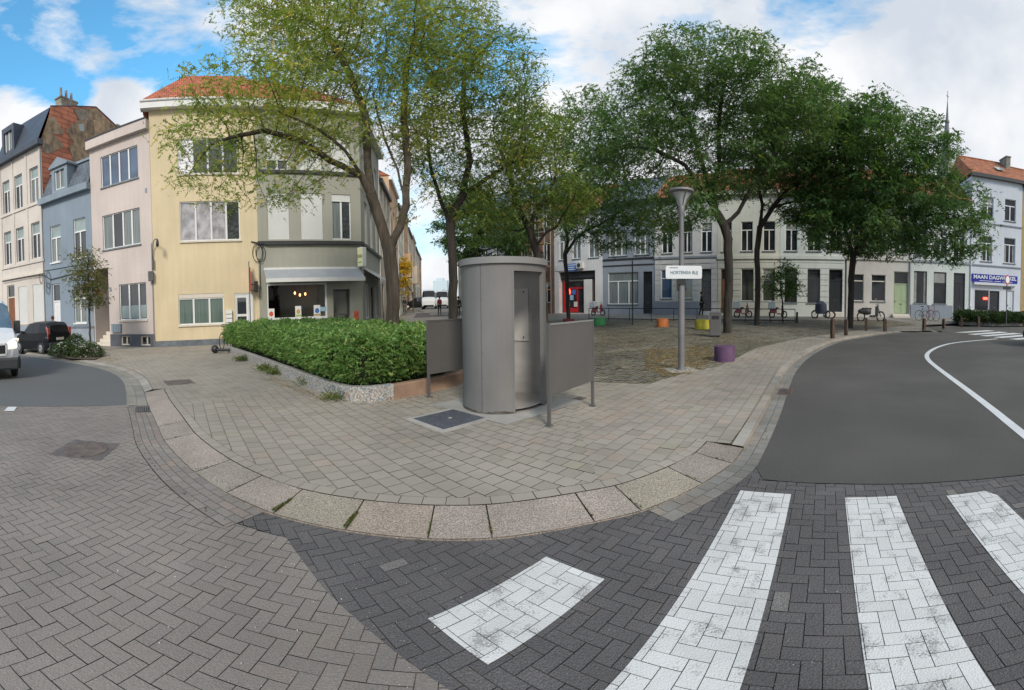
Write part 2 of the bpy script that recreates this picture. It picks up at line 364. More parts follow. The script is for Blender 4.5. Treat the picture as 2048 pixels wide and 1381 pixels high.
def herring(poly, w_, ang, org=(0, 0)):
    u = np.array([cos(ang), sin(ang)]); v = np.array([-sin(ang), cos(ang)]); P = (np.array(poly)-org)/w_
    U, W = P@u, P@v; ce = np.array([(U.min()+U.max())/2, (W.min()+W.max())/2]); rr = max(np.ptp(U), np.ptp(W))*.75+6
    n = int(rr)+2; a, b = np.meshgrid(np.arange(-n, n), np.arange(-n//2, n//2+1)); a, b = a.ravel(), b.ravel()
    ox = a+2*b+int(ce[0]); oy = a-2*b+int(ce[1])
    k = (np.abs(ox-ce[0]) < rr) & (np.abs(oy-ce[1]) < rr); ox, oy = ox[k], oy[k]
    H = np.stack([np.stack([ox+p, oy+q], 1) for p, q in ((0, 0), (2, 0), (2, 1), (0, 1))], 1)
    Vv = np.stack([np.stack([ox+p, oy+q], 1) for p, q in ((1, 1), (1, 3), (0, 3), (0, 1))], 1)
    c = np.concatenate([H, Vv]).astype(float)*w_
    return c[..., :1]*u+c[..., 1:]*v+np.array(org)
def tone(s=.06, tints=()):
    def f(c):
        k = 1+rng.normal(0, s); r = rng.random()
        for p, t in tints:
            if r < p: return (k*t[0], k*t[1], k*t[2])
            r -= p
        return (k, k, k)
    return f
def sheet(poly, cell, name, m, z, **k): return lay(grid(poly, cell, cell, .3), poly, name, m, z, gap=0, **k)
def strip(line, name, m, z, widths, length, colf, gap=.004, close=False, zs=None):
    "courses of stones along a line; widths = offsets between courses to the left of the line; zs = height per offset"
    P = np.array(line, float); seg = np.hypot(*np.diff(P, axis=0).T); S = np.r_[0, np.cumsum(seg)]
    def at(s_):
        s_ = min(max(s_, 0), S[-1]); i = min(np.searchsorted(S, s_, 'right')-1, len(seg)-1); t = (s_-S[i])/seg[i]
        return P[i]+t*(P[i+1]-P[i])
    def nrm(s_):
        d = at(s_+.15)-at(s_-.15); d = d/np.hypot(*d); return np.array([-d[1], d[0]])
    mb = MB()
    for r_ in range(len(widths)-1):
        w0, w1 = widths[r_]+gap, widths[r_+1]-gap; s0 = 0 if callable(length) else -(r_ % 2)*length*.5
        while s0 < S[-1]:
            ln = length() if callable(length) else length; a, b = max(s0, 0)+gap, min(s0+ln, S[-1])-gap; s0 += ln
            if b-a < .03: continue
            k = max(1, int((b-a)/.35)); col = colf(None)
            for q in range(k):
                a_, b_ = a+(b-a)*q/k, a+(b-a)*(q+1)/k
                pts = [at(a_)+nrm(a_)*w0, at(b_)+nrm(b_)*w0, at(b_)+nrm(b_)*w1, at(a_)+nrm(a_)*w1]
                zz = [z]*4 if zs is None else [zs[r_], zs[r_], zs[r_+1], zs[r_+1]]
                mb.add([(p[0], p[1], h_+float(gz(*p))) for p, h_ in zip(pts, zz)], [(0, 1, 2, 3)], col)
    return mb, at, nrm, S[-1]
def struct(o): o['kind'] = 'structure'; return o
# ================================================================== GROUND
xs = np.r_[-600, -300, -150, np.arange(-100, 101, 4.), 150, 300, 600]
X_, Y_ = np.meshgrid(xs, xs, indexing='ij'); n_ = len(xs)
V_ = np.stack([X_.ravel(), Y_.ravel(), gz(X_, Y_).ravel()-.13], 1)
I_ = np.arange(n_*n_).reshape(n_, n_)
F_ = np.stack([I_[:-1, :-1], I_[1:, :-1], I_[1:, 1:], I_[:-1, 1:]], -1).reshape(-1, 4)
struct(npmesh('ground', V_, F_, M['ground']))

kpx = [(49, 708.5), (110, 717), (156, 723), (220, 734), (256, 746), (278, 761), (289, 785), (295, 810), (315, 851), (328, 885.5), (384.5, 942), (442, 981), (527, 1023.7), (671, 1058), (835, 1078), (1005, 1077), (1175, 1046), (1298, 1020), (1397, 973), (1464, 932), (1487.5, 897), (1512, 857), (1531, 823.6), (1552, 777), (1572.5, 738.6), (1607.6, 709), (1648, 690), (1681, 680), (1729, 672.7), (1790, 664.6), (1840, 663)]
K = [gp(x, y, -.06) for x, y in kpx]
def smooth(P, n=3):
    P = np.array(P, float)
    for _ in range(n):
        Q = [P[0]]
        for a, b in zip(P[:-1], P[1:]): Q += [a*.75+b*.25, a*.25+b*.75]
        P = np.array(Q+[P[-1]])
    return P
kw, kc, ke = smooth(K[:7], 2), smooth(K[6:21], 2), smooth(K[20:], 2)
def offs(P, d):
    P = np.array(P); t = np.gradient(P, axis=0); t /= np.hypot(*t.T)[:, None]; return P+np.c_[-t[:, 1], t[:, 0]]*d
full = np.r_[offs(kw, .22), offs(kc, .52)[1:], offs(ke, .165)]
PV = [tuple(p) for p in full]+[(21.6, 12.2), (24, 15), (33.8, 12.6), (44, 3.5), (52, 12), (24.1, 26.75), (4, 45), (-4, 52), (-6, 60), (-13, 60), (-8.5, 23), (-13.5, 19.2), (-17.8, 14.8), (-34, 10.4), (-34, 7.2)]
o = sheet(PV, 1.0, 'pavement_base', M['joint'], -.02); struct(o); o['label'] = 'sandy joints under the pavement'

# kerbs
tK = tone(.05, ((.15, (.9, .92, .93)), (.15, (1.05, 1.0, .95))))
mb, *_ = strip(kw, 'k', None, 0, [0, .22], 1.0, tK, zs=[-.055, -.004]); k1 = mb
mb2, *_ = strip(ke, 'k', None, 0, [0, .17], 1.0, tK, zs=[.005, .008]); k1.v += []
def merge(a, b):
    n0 = len(a.v); a.v += b.v; a.f += [[i+n0 for i in f] for f in b.f]; a.c += b.c; return a
for i_, (x_, y_, z_) in enumerate(mb2.v):
    q_ = min(1, math.hypot(x_-ke[0][0], y_-ke[0][1])/1.3); mb2.v[i_] = (x_, y_, z_-.045*(1-q_)**1.5)
merge(k1, mb2)
def kface(line, a, b, zt, zb):
    m_ = MB()
    for p, q in zip(line[:-1], line[1:]):
        t0_, t1_ = [zt-(.045*(1-min(1, math.hypot(w[0]-ke[0][0], w[1]-ke[0][1])/1.3))**1.5 if zt > 0 else 0) for w in (p, q)]
        m_.quad((p[0], p[1], zb+float(gz(*p))), (q[0], q[1], zb+float(gz(*q))), (q[0], q[1], t1_+float(gz(*q))), (p[0], p[1], t0_+float(gz(*p))), (.85, .83, .8))
    return m_
merge(k1, kface(ke, 0, 0, .006, -.13)); merge(k1, kface(kw, 0, 0, -.056, -.13))
struct(k1.build('kerb', M['kerb']))
tS = tone(.05, ((.2, (.95, .97, .97)), (.12, (1.08, 1.04, 1.0)), (.1, (1.0, 1.03, .95))))
JP = [gp(*q, -.06) for q in [(315, 851), (328, 885.5), (384.5, 942), (442, 981), (540, 1026), (672, 1059), (835, 1078), (1005, 1077), (1175, 1046), (1298, 1020), (1397, 973), (1464, 932)]]
_sg = np.r_[0, np.cumsum(np.hypot(*np.diff(kc, axis=0).T))]
JS = []
for q in JP:
    JS.append(float(_sg[int(np.hypot(*(kc-np.array(q)).T).argmin())]))
_it = iter(np.diff([0, .62, 1.24]+[j for j in JS if j > 1.5]+[99]))
mb, atk, nrk, _ = strip(kc, 'k', None, 0, [0, .50], lambda: float(next(_it, 99)), tS, gap=.007, zs=[-.06, -.006])
merge(mb, kface(kc, 0, 0, -.061, -.13))
struct(mb.build('kerb_slabs', M['slab']))
mb, *_ = strip(kc, 'k', None, 0, [.505, .66], .235, tone(.04), zs=[-.004, 0])
struct(mb.build('pavement_border', M['tile']))
rg = smooth(K[4:23], 2)
struct(sheet([tuple(p) for p in rg]+[tuple(p) for p in offs(rg, .62)][::-1], .3, 'kerb_bed', M['joint'], -.0655))
jp = MB()
for J_, a_, b_ in ((kc[0], kc[1], kc[0]), (kc[-1], kc[-1], kc[-2])):
    t_ = (a_-b_)/np.hypot(*(a_-b_)); n_3 = np.array([-t_[1], t_[0]])
    jp.quad(*[(*(J_+n_3*o_+t_*q_), -.0105) for o_, q_ in ((.25 if J_ is kc[-1] else .46, .35), (.8, .35), (.8, -.35 if J_ is kc[-1] else -.2), (.48, -.35 if J_ is kc[-1] else -.2))])
struct(jp.build('pavement_patch', M['tile']))
# gutters
tG = tone(.06, ((.2, (1.06, .97, .93)), (.2, (.93, .95, .97))))
kg = smooth(K[7:13], 2)
mb, *_ = strip(offs(kg, -.44), 'g', None, -.066, [0, .11, .22, .33, .44], .21, tG, gap=.003)
struct(mb.build('gutter_bricks', M['clinker']))
mb, *_ = strip(offs(smooth(K[:8], 2), -.46), 'g', None, -.066, [0, .23, .46], 1.0, tone(.03, ((.5, (1.12, 1.1, 1.06)),)), gap=.003)
merge(mb, strip(offs(smooth(K[17:], 2), -.30), 'g', None, -.068, [0, .15, .30], .2, tG, gap=.003)[0])
struct(mb.build('gutter', M['gutterstone']))

# left road: asphalt and herringbone clinkers
AL = [(-7.3, 5.3), (-9.06, 2.81), (-13.5, -3.5), (-60, -10), (-60, 6.6), (-34, 6.9)]+[tuple(p) for p in offs(smooth(K[:8], 2), -.45)]
o = sheet(AL, 2.0, 'road_left', M['asphalt_l'], -.068); struct(o)
g0 = offs(kg, -.445)
CL = [tuple(p) for p in g0[1:-1]]+[(-2.31, 2.78), (-1.8, 2.8), (-1.21, 2.31), (-.74, 1.98), (-.28, 1.64), (1.2, .4), (4, -2.0), (3, -6), (-12, -6), (-13.5, -3.5), (-9.06, 2.81)]
CL = CL[:-1]+[(-9.06, 2.81), (-7.36, 5.25)]
struct(sheet(CL, 2.0, 'road_sand', M['joint'], -.086))
tC = tone(.028, ((.06, (1.04, 1.0, .98)), (.12, (.96, .97, .98)), (.02, (.9, .9, .9))))
struct(lay(herring(CL, .105, R(8)), CL, 'clinker_road', M['clinker'], -.072, tC, gap=.0028, raise_=.0008))
# dark paved crossing
kk = [tuple(p) for p in smooth(K[12:19], 2)]
DK = [(-2.31, 2.80), (-2.27, 3.06)]+kk+[K[19], K[20], (2.78, 3.85), (2.57, 3.58), (2.82, 3.3), (3.15, 2.96), (3.94, 2.06), (4.5, 1.38), (6.6, -1.2), (7.5, -4), (4, -4), (4, -2.0), (1.2, .4), (-.28, 1.64), (-.74, 1.98), (-1.21, 2.31), (-1.8, 2.8)]
struct(sheet(DK, 1.5, 'crossing_base', M['jointdark'], -.083))
ca, cb_ = np.array([.7022, .7120]), np.array([.7120, -.7022])
def srect(a0, a1, b0, b1, cut=0):
    q = [(a0, b0), (a0, b1), (a1-cut, b1), (a1, b1-cut*.6), (a1, b0)]
    return [tuple(ca*a+cb_*b) for a, b in q]
ST = [srect(1.21, 2.24, -1.89, -1.385), srect(.6, 4.03, -.87, -.345), srect(.2, 3.98, .195, .715), srect(-.2, 3.89, 1.215, 1.72, .14)]
cells = herring(DK, .1035, R(-44.6))
ctr = cells.mean(1); near = np.zeros(len(cells), bool); ins = np.zeros(len(cells), bool)
for s_ in ST: near |= edist(ctr, s_) < .118; ins |= pip(ctr, s_)
tD = tone(.035, ((.07, (1.1, 1.08, 1.05)), (.08, (.9, .9, .92)), (.006, (1.7, 1.7, 1.6))))
struct(lay(cells, DK, 'crossing_bricks', M['darkclinker'], -.072, tD, gap=.0028, raise_=.0008))
for s_ in ST:
    o = lay(cells, s_, 'crossing_stripe', M['worn'], -.067, tone(.03), gap=.0022, raise_=.0004); struct(o)
# right road
AR = [(2.57, 3.58)]+[tuple(p) for p in offs(smooth(K[19:], 2), -.29)[1:]]+[(21.8, 12.0), (24, 14.7), (30.5, 9.2), (45, -5), (60, -20), (60, -40), (10, -40), (7.5, -4), (6.6, -1.2), (4.5, 1.38), (3.94, 2.06), (3.15, 2.96), (2.82, 3.3)]
o = sheet(AR, 1.5, 'road_right', M['asphalt'], -.066); struct(o)
wo = smooth([gp(x, y, -.066) for x, y in [(2047, 878.6), (1952, 798.5), (1871, 737.6), (1848.5, 718), (1850, 706), (1871, 694), (1905.6, 685), (1993, 677.8)]], 2)
wo = np.r_[[wo[0]+(wo[0]-wo[3])*6], wo]
wi = offs(wo, .17)
m_ = MB()
for a, b, c, d in zip(wo[:-1], wo[1:], offs(wo, -.17)[1:], offs(wo, -.17)[:-1]): m_.quad(*[(p[0], p[1], -.061+float(gz(*p))) for p in (d, c, b, a)])
struct(m_.build('curved_line', M['paintmark']))
for q in ([(1908, 665.5), (1930, 666), (1992, 662.5), (1975, 661)], [(1935, 669), (1950, 670.3), (2018, 665.5), (1998, 664)], [(1958, 672), (1973, 673.3), (2046, 668), (2026, 666.5)], [(1985, 675), (2003, 676.5), (2075, 671), (2055, 669.5)], [(2018, 678.5), (2036, 680), (2110, 674.5), (2090, 673)]):
    m_ = MB(); m_.poly([(*p, -.061+float(gz(*p))) for p in (gp(x, y, -.066) for x, y in q)]); struct(m_.build('far_crossing_stripe', M['paintmark']))
m_ = MB(); q = [gp(x, y, -.066) for x, y in [(8, 823), (28, 823), (34, 814.5), (16, 814.5)]]; m_.poly([(*p, -.062) for p in q]); struct(m_.build('lane_mark', M['paintmark']))

# pavements
inner = [tuple(p) for p in offs(kc, .665)]
tT = tone(.028, ((.09, (.88, .89, .87)), (.06, (1.04, .98, .95)), (.02, (1.0, 1.02, .95))))
tT2 = tone(.03, ((.12, (.9, .9, .88)), (.15, (1.04, .97, .94)), (.03, (1.0, 1.02, .94))))
iw = [tuple(p) for p in offs(kw, .23)]
TL = iw+[tuple(p) for p in offs(kc, .665) if p[0] < -6.2]+[next(tuple(p) for p in offs(kc, .665) if p[0] > -6.2), (-6.1, 5.95), (-5.2, 9.0), (-13.2, 15.2), (-10, 20), (-13.9, 19), (-17.9, 14.7), (-34, 10.4), (-34, 7.4)]
struct(lay(grid(TL, .22, .22, R(-31), .5), TL, 'pavement_left', M['tile'], -.002, tT, gap=.003, raise_=.0007))
iR = [p for p in inner if p[0] > .8]
iC = [p for p in inner if -6.2 < p[0] < .8]
TM = [(-6.1, 5.95)]+iC+[iR[0], (1.0, 6.0), (1.6, 9.6), (-1, 10.2), (-3, 8), (-5.2, 9.0)]
struct(lay(grid(TM, .22, .22, R(-43), .5), TM, 'pavement_corner', M['tile'], -.002, tT, gap=.004, raise_=.0007))
ei = [tuple(p) for p in offs(ke, .18)]
_e, _n = atk(99), nrk(98.9) if False else nrk(_sg[-1]-.2); _t = np.array([_n[1], -_n[0]])
TR = iR+[tuple(_e+_n*.64-_t*.05), tuple(_e+_n*.18-_t*.05)]+ei[1:]+[(20.5, 13.0), (18, 15.6), (13, 15), (9.2, 13.4), (5.8, 10.4), (4.65, 10), (3.1, 8.85), (1.95, 9.5), (1.6, 9.6), (1.0, 6.0)]
struct(lay(grid(TR, .22, .22, R(47), .5), TR, 'pavement_right', M['tile'], -.002, tT2, gap=.003, raise_=.0007))
CB = [(1.6, 9.6), (1.95, 9.5), (3.1, 8.85), (4.65, 10), (5.8, 10.4), (9.2, 13.4), (13, 15), (18, 15.6), (24, 15.4), (26, 19), (16, 27), (5, 33), (-3, 30), (-6, 18), (-1, 10.2)]
tB = tone(.13, ((.2, (1.1, 1.0, .88)), (.15, (.8, .82, .8)), (.15, (1.0, 1.03, .85))))
struct(lay(grid(CB, .17, .13, R(47), .5), CB, 'cobbles', M['cobble'], .001, tB, gap=.008, raise_=.004))
M['farpave'] = mat('far_pavement', (.235, .22, .19), .9, .15, .5, speck=.15, speckscale=9, dirt=.2)
FP = [(18, 15.6), (20.8, 13), (24.3, 15.2), (33.8, 12.6), (44, 3.5), (52, 12), (24.1, 26.75), (4, 45), (-4, 52), (-6, 60), (-13, 60), (-8.5, 23), (-10, 20), (-13.2, 15.2), (-5.2, 9.0), (-6, 18), (-3, 30), (5, 33), (16, 27), (26, 19), (24, 15.4)]
struct(sheet(FP, 1.2, 'square_pavement', M['farpave'], -.004))
ROWV = np.array([.743, -.669]); RP = NV*36
# the street leading away between the houses
SD = np.array([cos(R(100.5)), sin(R(100.5))]); SN = np.array([SD[1], -SD[0]])
C2 = np.array([-8.94, 23.19])
def stp(s_, o_): return tuple(C2+SD*s_+SN*o_)
SR = [stp(18, 2), stp(200, 2), stp(200, 9.5), stp(18, 9.5)]
struct(sheet(SR[::-1], 4, 'side_street', M['asphalt'], -.001))

# concrete footing, covers, hatch
def cover(name, label, cat, xy, rz, parts, group=None, z=.0):
    t = thing(name, label, cat, gnd(xy, z), rz, group)
    for nm, mbb, m in parts: mbb.build(nm, m, t)
    return t
M['iron'] = mat('cast_iron', (.15, .125, .115), .6, .2, 6, bump=.3, bscale=60, metal=.3, speck=.1)
M['irong'] = mat('grey_iron', (.11, .11, .12), .5, .2, 6, metal=.4, speck=.15)
def ribs(r, n, w_=.02, z=.006, half=None):
    m_ = MB()
    for i in range(n):
        y = -r+2*r*(i+.5)/n; h = math.sqrt(max(r*r-y*y, 0)) if half is None else half
        if h > .03: m_.box(-h+.01, h-.01, y-w_/2, y+w_/2, z-.003, z+.003)
    return m_
def manhole(xy, rz, label, r=.33, sq=True, z=0., m=None, col=None):
    a = MB().cyl(0, 0, -.02, .003, r-.01, n=40); b = MB()
    if sq:
        q = r+.06
        ring = [(q, -q), (q, q), (-q, q), (-q, -q)]
        b.box(-q, q, -q, q, -.03, 0.0)
    else: b.cyl(0, 0, -.03, .0, r+.03, n=40)
    return cover('manhole_cover', label, 'manhole cover', xy, rz, [('frame', b, m or M['iron']), ('lid', a, m or M['iron']), ('ribs', ribs(r, 14), m or M['iron'])], 'manhole covers', z)
manhole((-5.27, 2.94), R(35), 'big ribbed round manhole cover in the grey brick road', .34, z=-.068)
manhole((-8.25, 7.6), R(-31), 'rusty brown manhole cover in the left pavement', .33, z=.001)
def grate(xy, rz, label, w_, h_, z, m):
    fr = MB().box(-w_, w_, -h_, h_, -.03, .001); br = MB()
    for i in range(7):
        y = -h_+.04+(2*h_-.08)*i/6; br.box(-w_+.03, w_-.03, y-.012, y+.012, .001, .009)
    return cover('drain_grate', label, 'drain', xy, rz, [('frame', fr, m), ('bars', br, M['irong'])], 'street drains', z)
grate((-6.74, 5.17), R(-38), 'small dark drain grate in the left gutter', .27, .17, -.066, M['jointdark'])
M['rust'] = mat('rusty_iron', (.16, .075, .045), .8, .3, 8)
grate((5.62, 7.0), R(45), 'rust-brown gully drain in the right gutter', .3, .16, -.066, M['rust'])
M['concrete'] = mat('concrete', (.37, .35, .32), .85, .1, 2, bump=.2, bscale=50, speck=.08, dirt=.2)
M['hatchm'] = mat('hatch_plate', (.12, .125, .15), .45, .15, 8, metal=.3, speck=.35, speckscale=70)
t = thing('service_hatch', 'square blue-grey metal hatch with concrete rim beside the urinal', 'hatch', (-1.07, 6.63, 0), R(-41))
MB().box(-.50, .50, -.55, .55, -.03, .004).build('rim', M['concrete'], t)
MB().box(-.40, .40, -.44, .44, -.02, .009).build('lid', M['hatchm'], t)
MB().cyl(.0, .03, .009, .013, .035).build('lock', M['concrete'], t)
cover('water_cover', 'tiny dark cover plate between the two screen legs', 'cover plate', (1.33, 7.9), .8, [('plate', MB().box(-.1, .1, -.1, .1, -.01, .005), M['iron'])], None, 0)
cover('water_cover', 'dark square cover plate in the cobbles behind the right screen', 'cover plate', gp(1228, 695), .8, [('plate', MB().box(-.35, .35, -.35, .35, -.01, .008), M['iron'])], None, 0)
# ================================================================== BUILDINGS
def plaster(name, col, dirt=.12, var=.04): return mat(name, col, .9, var, .6, bump=.08, bscale=30, dirt=dirt, speck=.03, speckscale=20, streak=.02)
M['pink'] = plaster('pinkish_render', (.56, .49, .46)); M['blue'] = plaster('blue_render', (.225, .28, .345)); M['whitep'] = plaster('offwhite_render', (.60, .55, .51), .2)
M['yellow'] = plaster('yellow_render', (.66, .555, .37), .1); M['green'] = plaster('greygreen_render', (.32, .32, .27), .12)
M['darkplinth'] = mat('dark_plinth', (.08, .09, .11), .6, .15, 3); M['blueplinth'] = mat('bluestone', (.13, .15, .175), .7, .2, 3)
M['bluegrey'] = mat('bluegrey_plinth', (.27, .31, .36), .8, .08, 2, dirt=.15)
M['white'] = mat('white_frame', (.70, .71, .71), .45, .03, 2); M['cream'] = mat('cream_frame', (.62, .58, .5), .5, .04, 2)
M['shutter'] = mat('roller_shutter', (.60, .61, .60), .5, .03, 1); M['slatdark'] = mat('dark_trim', (.035, .035, .04), .5, .1)
M['sillstone'] = mat('sill_stone', (.16, .18, .2), .7, .15, 4); M['lightsill'] = mat('light_sill', (.62, .57, .5), .7, .06, 4)
M['redtile'] = tilemat('red_roof_tiles', (.42, .115, .055), .26, .30, 'xz'); M['orangetile'] = tilemat('orange_roof_tiles', (.36, .12, .05), .26, .3, 'xz')
M['gabletile'] = tilemat('gable_tiles', (.46, .17, .095), 1.4, .36, 'yz', .5); M['slate'] = tilemat('grey_slate', (.13, .155, .19), .3, .18, 'xz', .35, .1, .55)
M['patch2'] = mat('ochre_stucco', (.36, .27, .17), .95, .3, 2, bump=.5, bscale=9, dirt=.3); M['patch3'] = mat('dark_stucco', (.20, .165, .12), .95, .3, 2, bump=.5, bscale=9, dirt=.3); M['patch'] = mat('old_stucco', (.31, .24, .16), .95, .35, 2.2, bump=.6, bscale=9, dirt=.35)
M['zinc'] = mat('dark_zinc', (.065, .08, .105), .5, .1, 1.5, metal=.2); M['zincl'] = mat('blue_zinc', (.21, .26, .31), .55, .08, 1.5)
M['glass'] = glass('window_glass', (.035, .04, .045)); M['curtain'] = glass('curtained_glass', (.17, .195, .195), .12, .35, 3, .6, stripes=9)
M['bluepane'] = glass('sky_glass', (.06, .10, .17), .03); M['brightpane'] = glass('bright_reflection', (.36, .345, .37), .08, .35, 2.6, .8)  # bright pane: whitish tree reflections put into the pane colour
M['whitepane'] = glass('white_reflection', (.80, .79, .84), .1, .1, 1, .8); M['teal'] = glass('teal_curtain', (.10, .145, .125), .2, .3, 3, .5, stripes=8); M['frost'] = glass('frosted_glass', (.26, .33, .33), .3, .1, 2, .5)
M['wood'] = mat('brown_door', (.20, .085, .04), .6, .25, 3, stretch=(8, 1, .6)); M['navy'] = mat('dark_door', (.02, .022, .028), .5, .1)
M['chim'] = mat('chimney_stucco', (.27, .25, .21), .95, .25, 3, bump=.4, bscale=12, dirt=.3); M['pipe'] = mat('flue_pipe', (.22, .2, .2), .6, .2, 3)
M['black'] = mat('black_metal', (.02, .02, .022), .45, .1); M['cable'] = mat('cable', (.03, .03, .032), .6, .1)
M['whitegloss'] = mat('white_door', (.66, .67, .69), .4, .03)

def wallmesh(u0, u1, z0, z1, holes, depth, rev=.16, back=True):
    "street front at y=0 with real openings and reveals, side and back walls"
    m_ = MB(); us = sorted({u0, u1, *[h for q in holes for h in q[:2]]}); zs = sorted({z0, z1, *[h for q in holes for h in q[2:4]]})
    us = [u for u in us if u0 <= u <= u1]; zs = [z for z in zs if z0 <= z <= z1]
    for a, b in zip(us[:-1], us[1:]):
        for c, d in zip(zs[:-1], zs[1:]):
            x, z = (a+b)/2, (c+d)/2
            if any(q[0] < x < q[1] and q[2] < z < q[3] for q in holes): continue
            m_.quad((a, 0, c), (b, 0, c), (b, 0, d), (a, 0, d))
    for q in holes:
        a, b, c, d = q[:4]; r = q[4] if len(q) > 4 else rev
        m_.quad((a, 0, c), (a, r, c), (b, r, c), (b, 0, c)); m_.quad((a, 0, d), (b, 0, d), (b, r, d), (a, r, d))
        m_.quad((a, 0, c), (a, 0, d), (a, r, d), (a, r, c)); m_.quad((b, 0, c), (b, r, c), (b, r, d), (b, 0, d))
        if len(q) > 4: m_.quad((a, r, c), (b, r, c), (b, r, d), (a, r, d))
    if back:
        m_.quad((u0, 0, z0), (u0, 0, z1), (u0, depth, z1), (u0, depth, z0)); m_.quad((u1, 0, z0), (u1, depth, z0), (u1, depth, z1), (u1, 0, z1))
        m_.quad((u0, depth, z0), (u0, depth, z1), (u1, depth, z1), (u1, depth, z0))
        m_.quad((u0, .3, z1-.01), (u1, .3, z1-.01), (u1, depth, z1-.01), (u0, depth, z1-.01))
    return m_
ROWW = False; wr = random.Random(4); M['blind'] = mat('cloth_blind', (.30, .29, .27), .8, .15, 3)
def window(p, a, b, c, d, bars=(.5,), trans=None, pane='glass', fr='white', sill='sillstone', y=.13, shut=0, panes=None, name='window', transpane=None):
    "pane > frame, sill (and roller shutter) in the opening a..b, c..d"
    W_ = b-a; f = .055; m_ = MB()
    global ROWW
    top = d-trans if trans else d
    pn = m_.quad((a, y, c), (b, y, c), (b, y, top), (a, y, top)).build(name, M[pane], p)
    if trans: MB().quad((a, y, top), (b, y, top), (b, y, d), (a, y, d)).build('transom_pane', M[transpane or pane], pn)
    if ROWW and pane == 'glass':
        k = wr.random()
        if k < .3: MB().box(a+.05, b-.05, y-.01, y-.003, d-(d-c)*wr.uniform(.2, .5), d-.04).build('blind', M['blind'], pn)
        elif k < .6:
            MB().box(a+.05, a+W_*.22, y-.01, y-.003, c+.04, top-.04).box(b-W_*.22, b-.05, y-.01, y-.003, c+.04, top-.04).build('curtain', M['blind'], pn)
    if panes:
        cuts = [a]+[a+W_*t for t in bars]+[b]
        for k, pm in panes.items(): MB().box(cuts[k]+.03, cuts[k+1]-.03, y-.012, y-.004, c+.04, top-.04).build('pane', M[pm], pn)
    g = MB(); y0, y1 = y-.05, y+.01
    g.box(a, a+f, y0, y1, c, d); g.box(b-f, b, y0, y1, c, d); g.box(a+f, b-f, y0, y1, c, c+f); g.box(a+f, b-f, y0, y1, d-f, d)
    for t in bars: g.box(a+W_*t-.05, a+W_*t+.05, y0-.006, y1, c+f, (top if trans else d-f))
    if trans: g.box(a+f, b-f, y0-.004, y1, top-.04, top+.04)
    g.build('frame', M[fr], pn)
    if sill: MB().box(a-.06, b+.06, -.07, .1, c-.08, c-.004).build('sill', M[sill], pn)
    if shut:
        s_ = MB(); h = (d-c)*shut; n = max(3, int(h/.055))
        for i in range(n):
            z = d-h+h*i/n; s_.box(a+.02, b-.02, y-.085, y-.06, z+.004, z+h/n)
        s_.box(a+.01, b-.01, y-.09, y-.055, d-h-.05, d-h+.004)
        s_.build('roller_shutter', M['shutter'], pn)
    return pn
def door(p, a, b, c, d, m='navy', fr=None, trans=.6, y=.15, panel=True, tm='glass', handle=True, lights=None):
    top = d-trans if trans else d
    dr = MB().quad((a, y, c), (b, y, c), (b, y, top), (a, y, top)); dr.box(a+.02, b-.02, y-.04, y-.001, c+.02, top-.02)
    dr = dr.build('door', M[m], p)
    if panel:
        g = MB(); w_ = b-a
        for z0_, z1_ in ((c+.18, c+(top-c)*.4), (c+(top-c)*.46, top-.2)):
            for q in ((a+.12, a+w_/2-.05), (a+w_/2+.05, b-.12)): g.box(q[0], q[1], y-.055, y-.04, z0_, z1_)
        g.build('panel', M[m], dr)
    if lights:
        for z0_, z1_ in lights: MB().box(a+.14, b-.14, y-.052, y-.042, z0_, z1_).build('pane', M['glass'], dr)
    if trans: MB().quad((a, y, top), (b, y, top), (b, y, d), (a, y, d)).build('transom_pane', M[tm], dr)
    g = MB(); f = .07
    g.box(a, a+f, y-.07, y, c, d); g.box(b-f, b, y-.07, y, c, d); g.box(a+f, b-f, y-.07, y, d-f, d)
    if trans: g.box(a+f, b-f, y-.075, y, top-.04, top+.04)
    g.build('door_frame', M[fr or m], dr)
    if handle:
        MB().box(a+.14, a+.18, y-.09, y-.04, c+1.0, c+1.16).build('handle', M['irong'], dr)
        MB().box((a+b)/2-.13, (a+b)/2+.13, y-.065, y-.056, c+.85, c+.9).build('letter_slot', M['irong'], dr)
    return dr
def band(p, name, m, u0, u1, z0, z1, out_=.06, **k): return MB().box(u0, u1, -out_, .01, z0, z1).build(name, M[m], p, **k)
def roof(p, u0, u1, z0, z1, y0, y1, m='redtile', name='roof', hip=0, thick=.12):
    ym = (y0+y1)/2; g = MB(); a, b = u0+hip, u1-hip
    g.quad((u0, y0, z0), (u1, y0, z0), (b, ym, z1), (a, ym, z1)); g.quad((u1, y1, z0), (u0, y1, z0), (a, ym, z1), (b, ym, z1))
    g.poly([(u0, y0, z0), (a, ym, z1), (u0, y1, z0)]); g.poly([(u1, y0, z0), (u1, y1, z0), (b, ym, z1)])
    g.quad((u0, y0, z0), (u0, y1, z0), (u1, y1, z0), (u1, y0, z0))
    o = g.build(name, M[m], p)
    MB().tube([(a-.05, ym, z1+.02), (b+.05, ym, z1+.02)], .09, 6).build('ridge', M[m], o)
    return o
def chimney(p, x, y, z, w_=.9, d_=.5, h=.9, pots=3):
    g = MB().box(x-w_/2, x+w_/2, y-d_/2, y+d_/2, z, z+h); g.box(x-w_/2-.06, x+w_/2+.06, y-d_/2-.06, y+d_/2+.06, z+h-.12, z+h-.02)
    c_ = g.build('chimney', M['chim'], p)
    for i in range(pots):
        MB().cyl(x-w_/2+w_*(i+.5)/pots, y, z+h, z+h+.75-.1*(i % 2), .1, .085, 10).build('flue', M['pipe'], c_)
    return c_
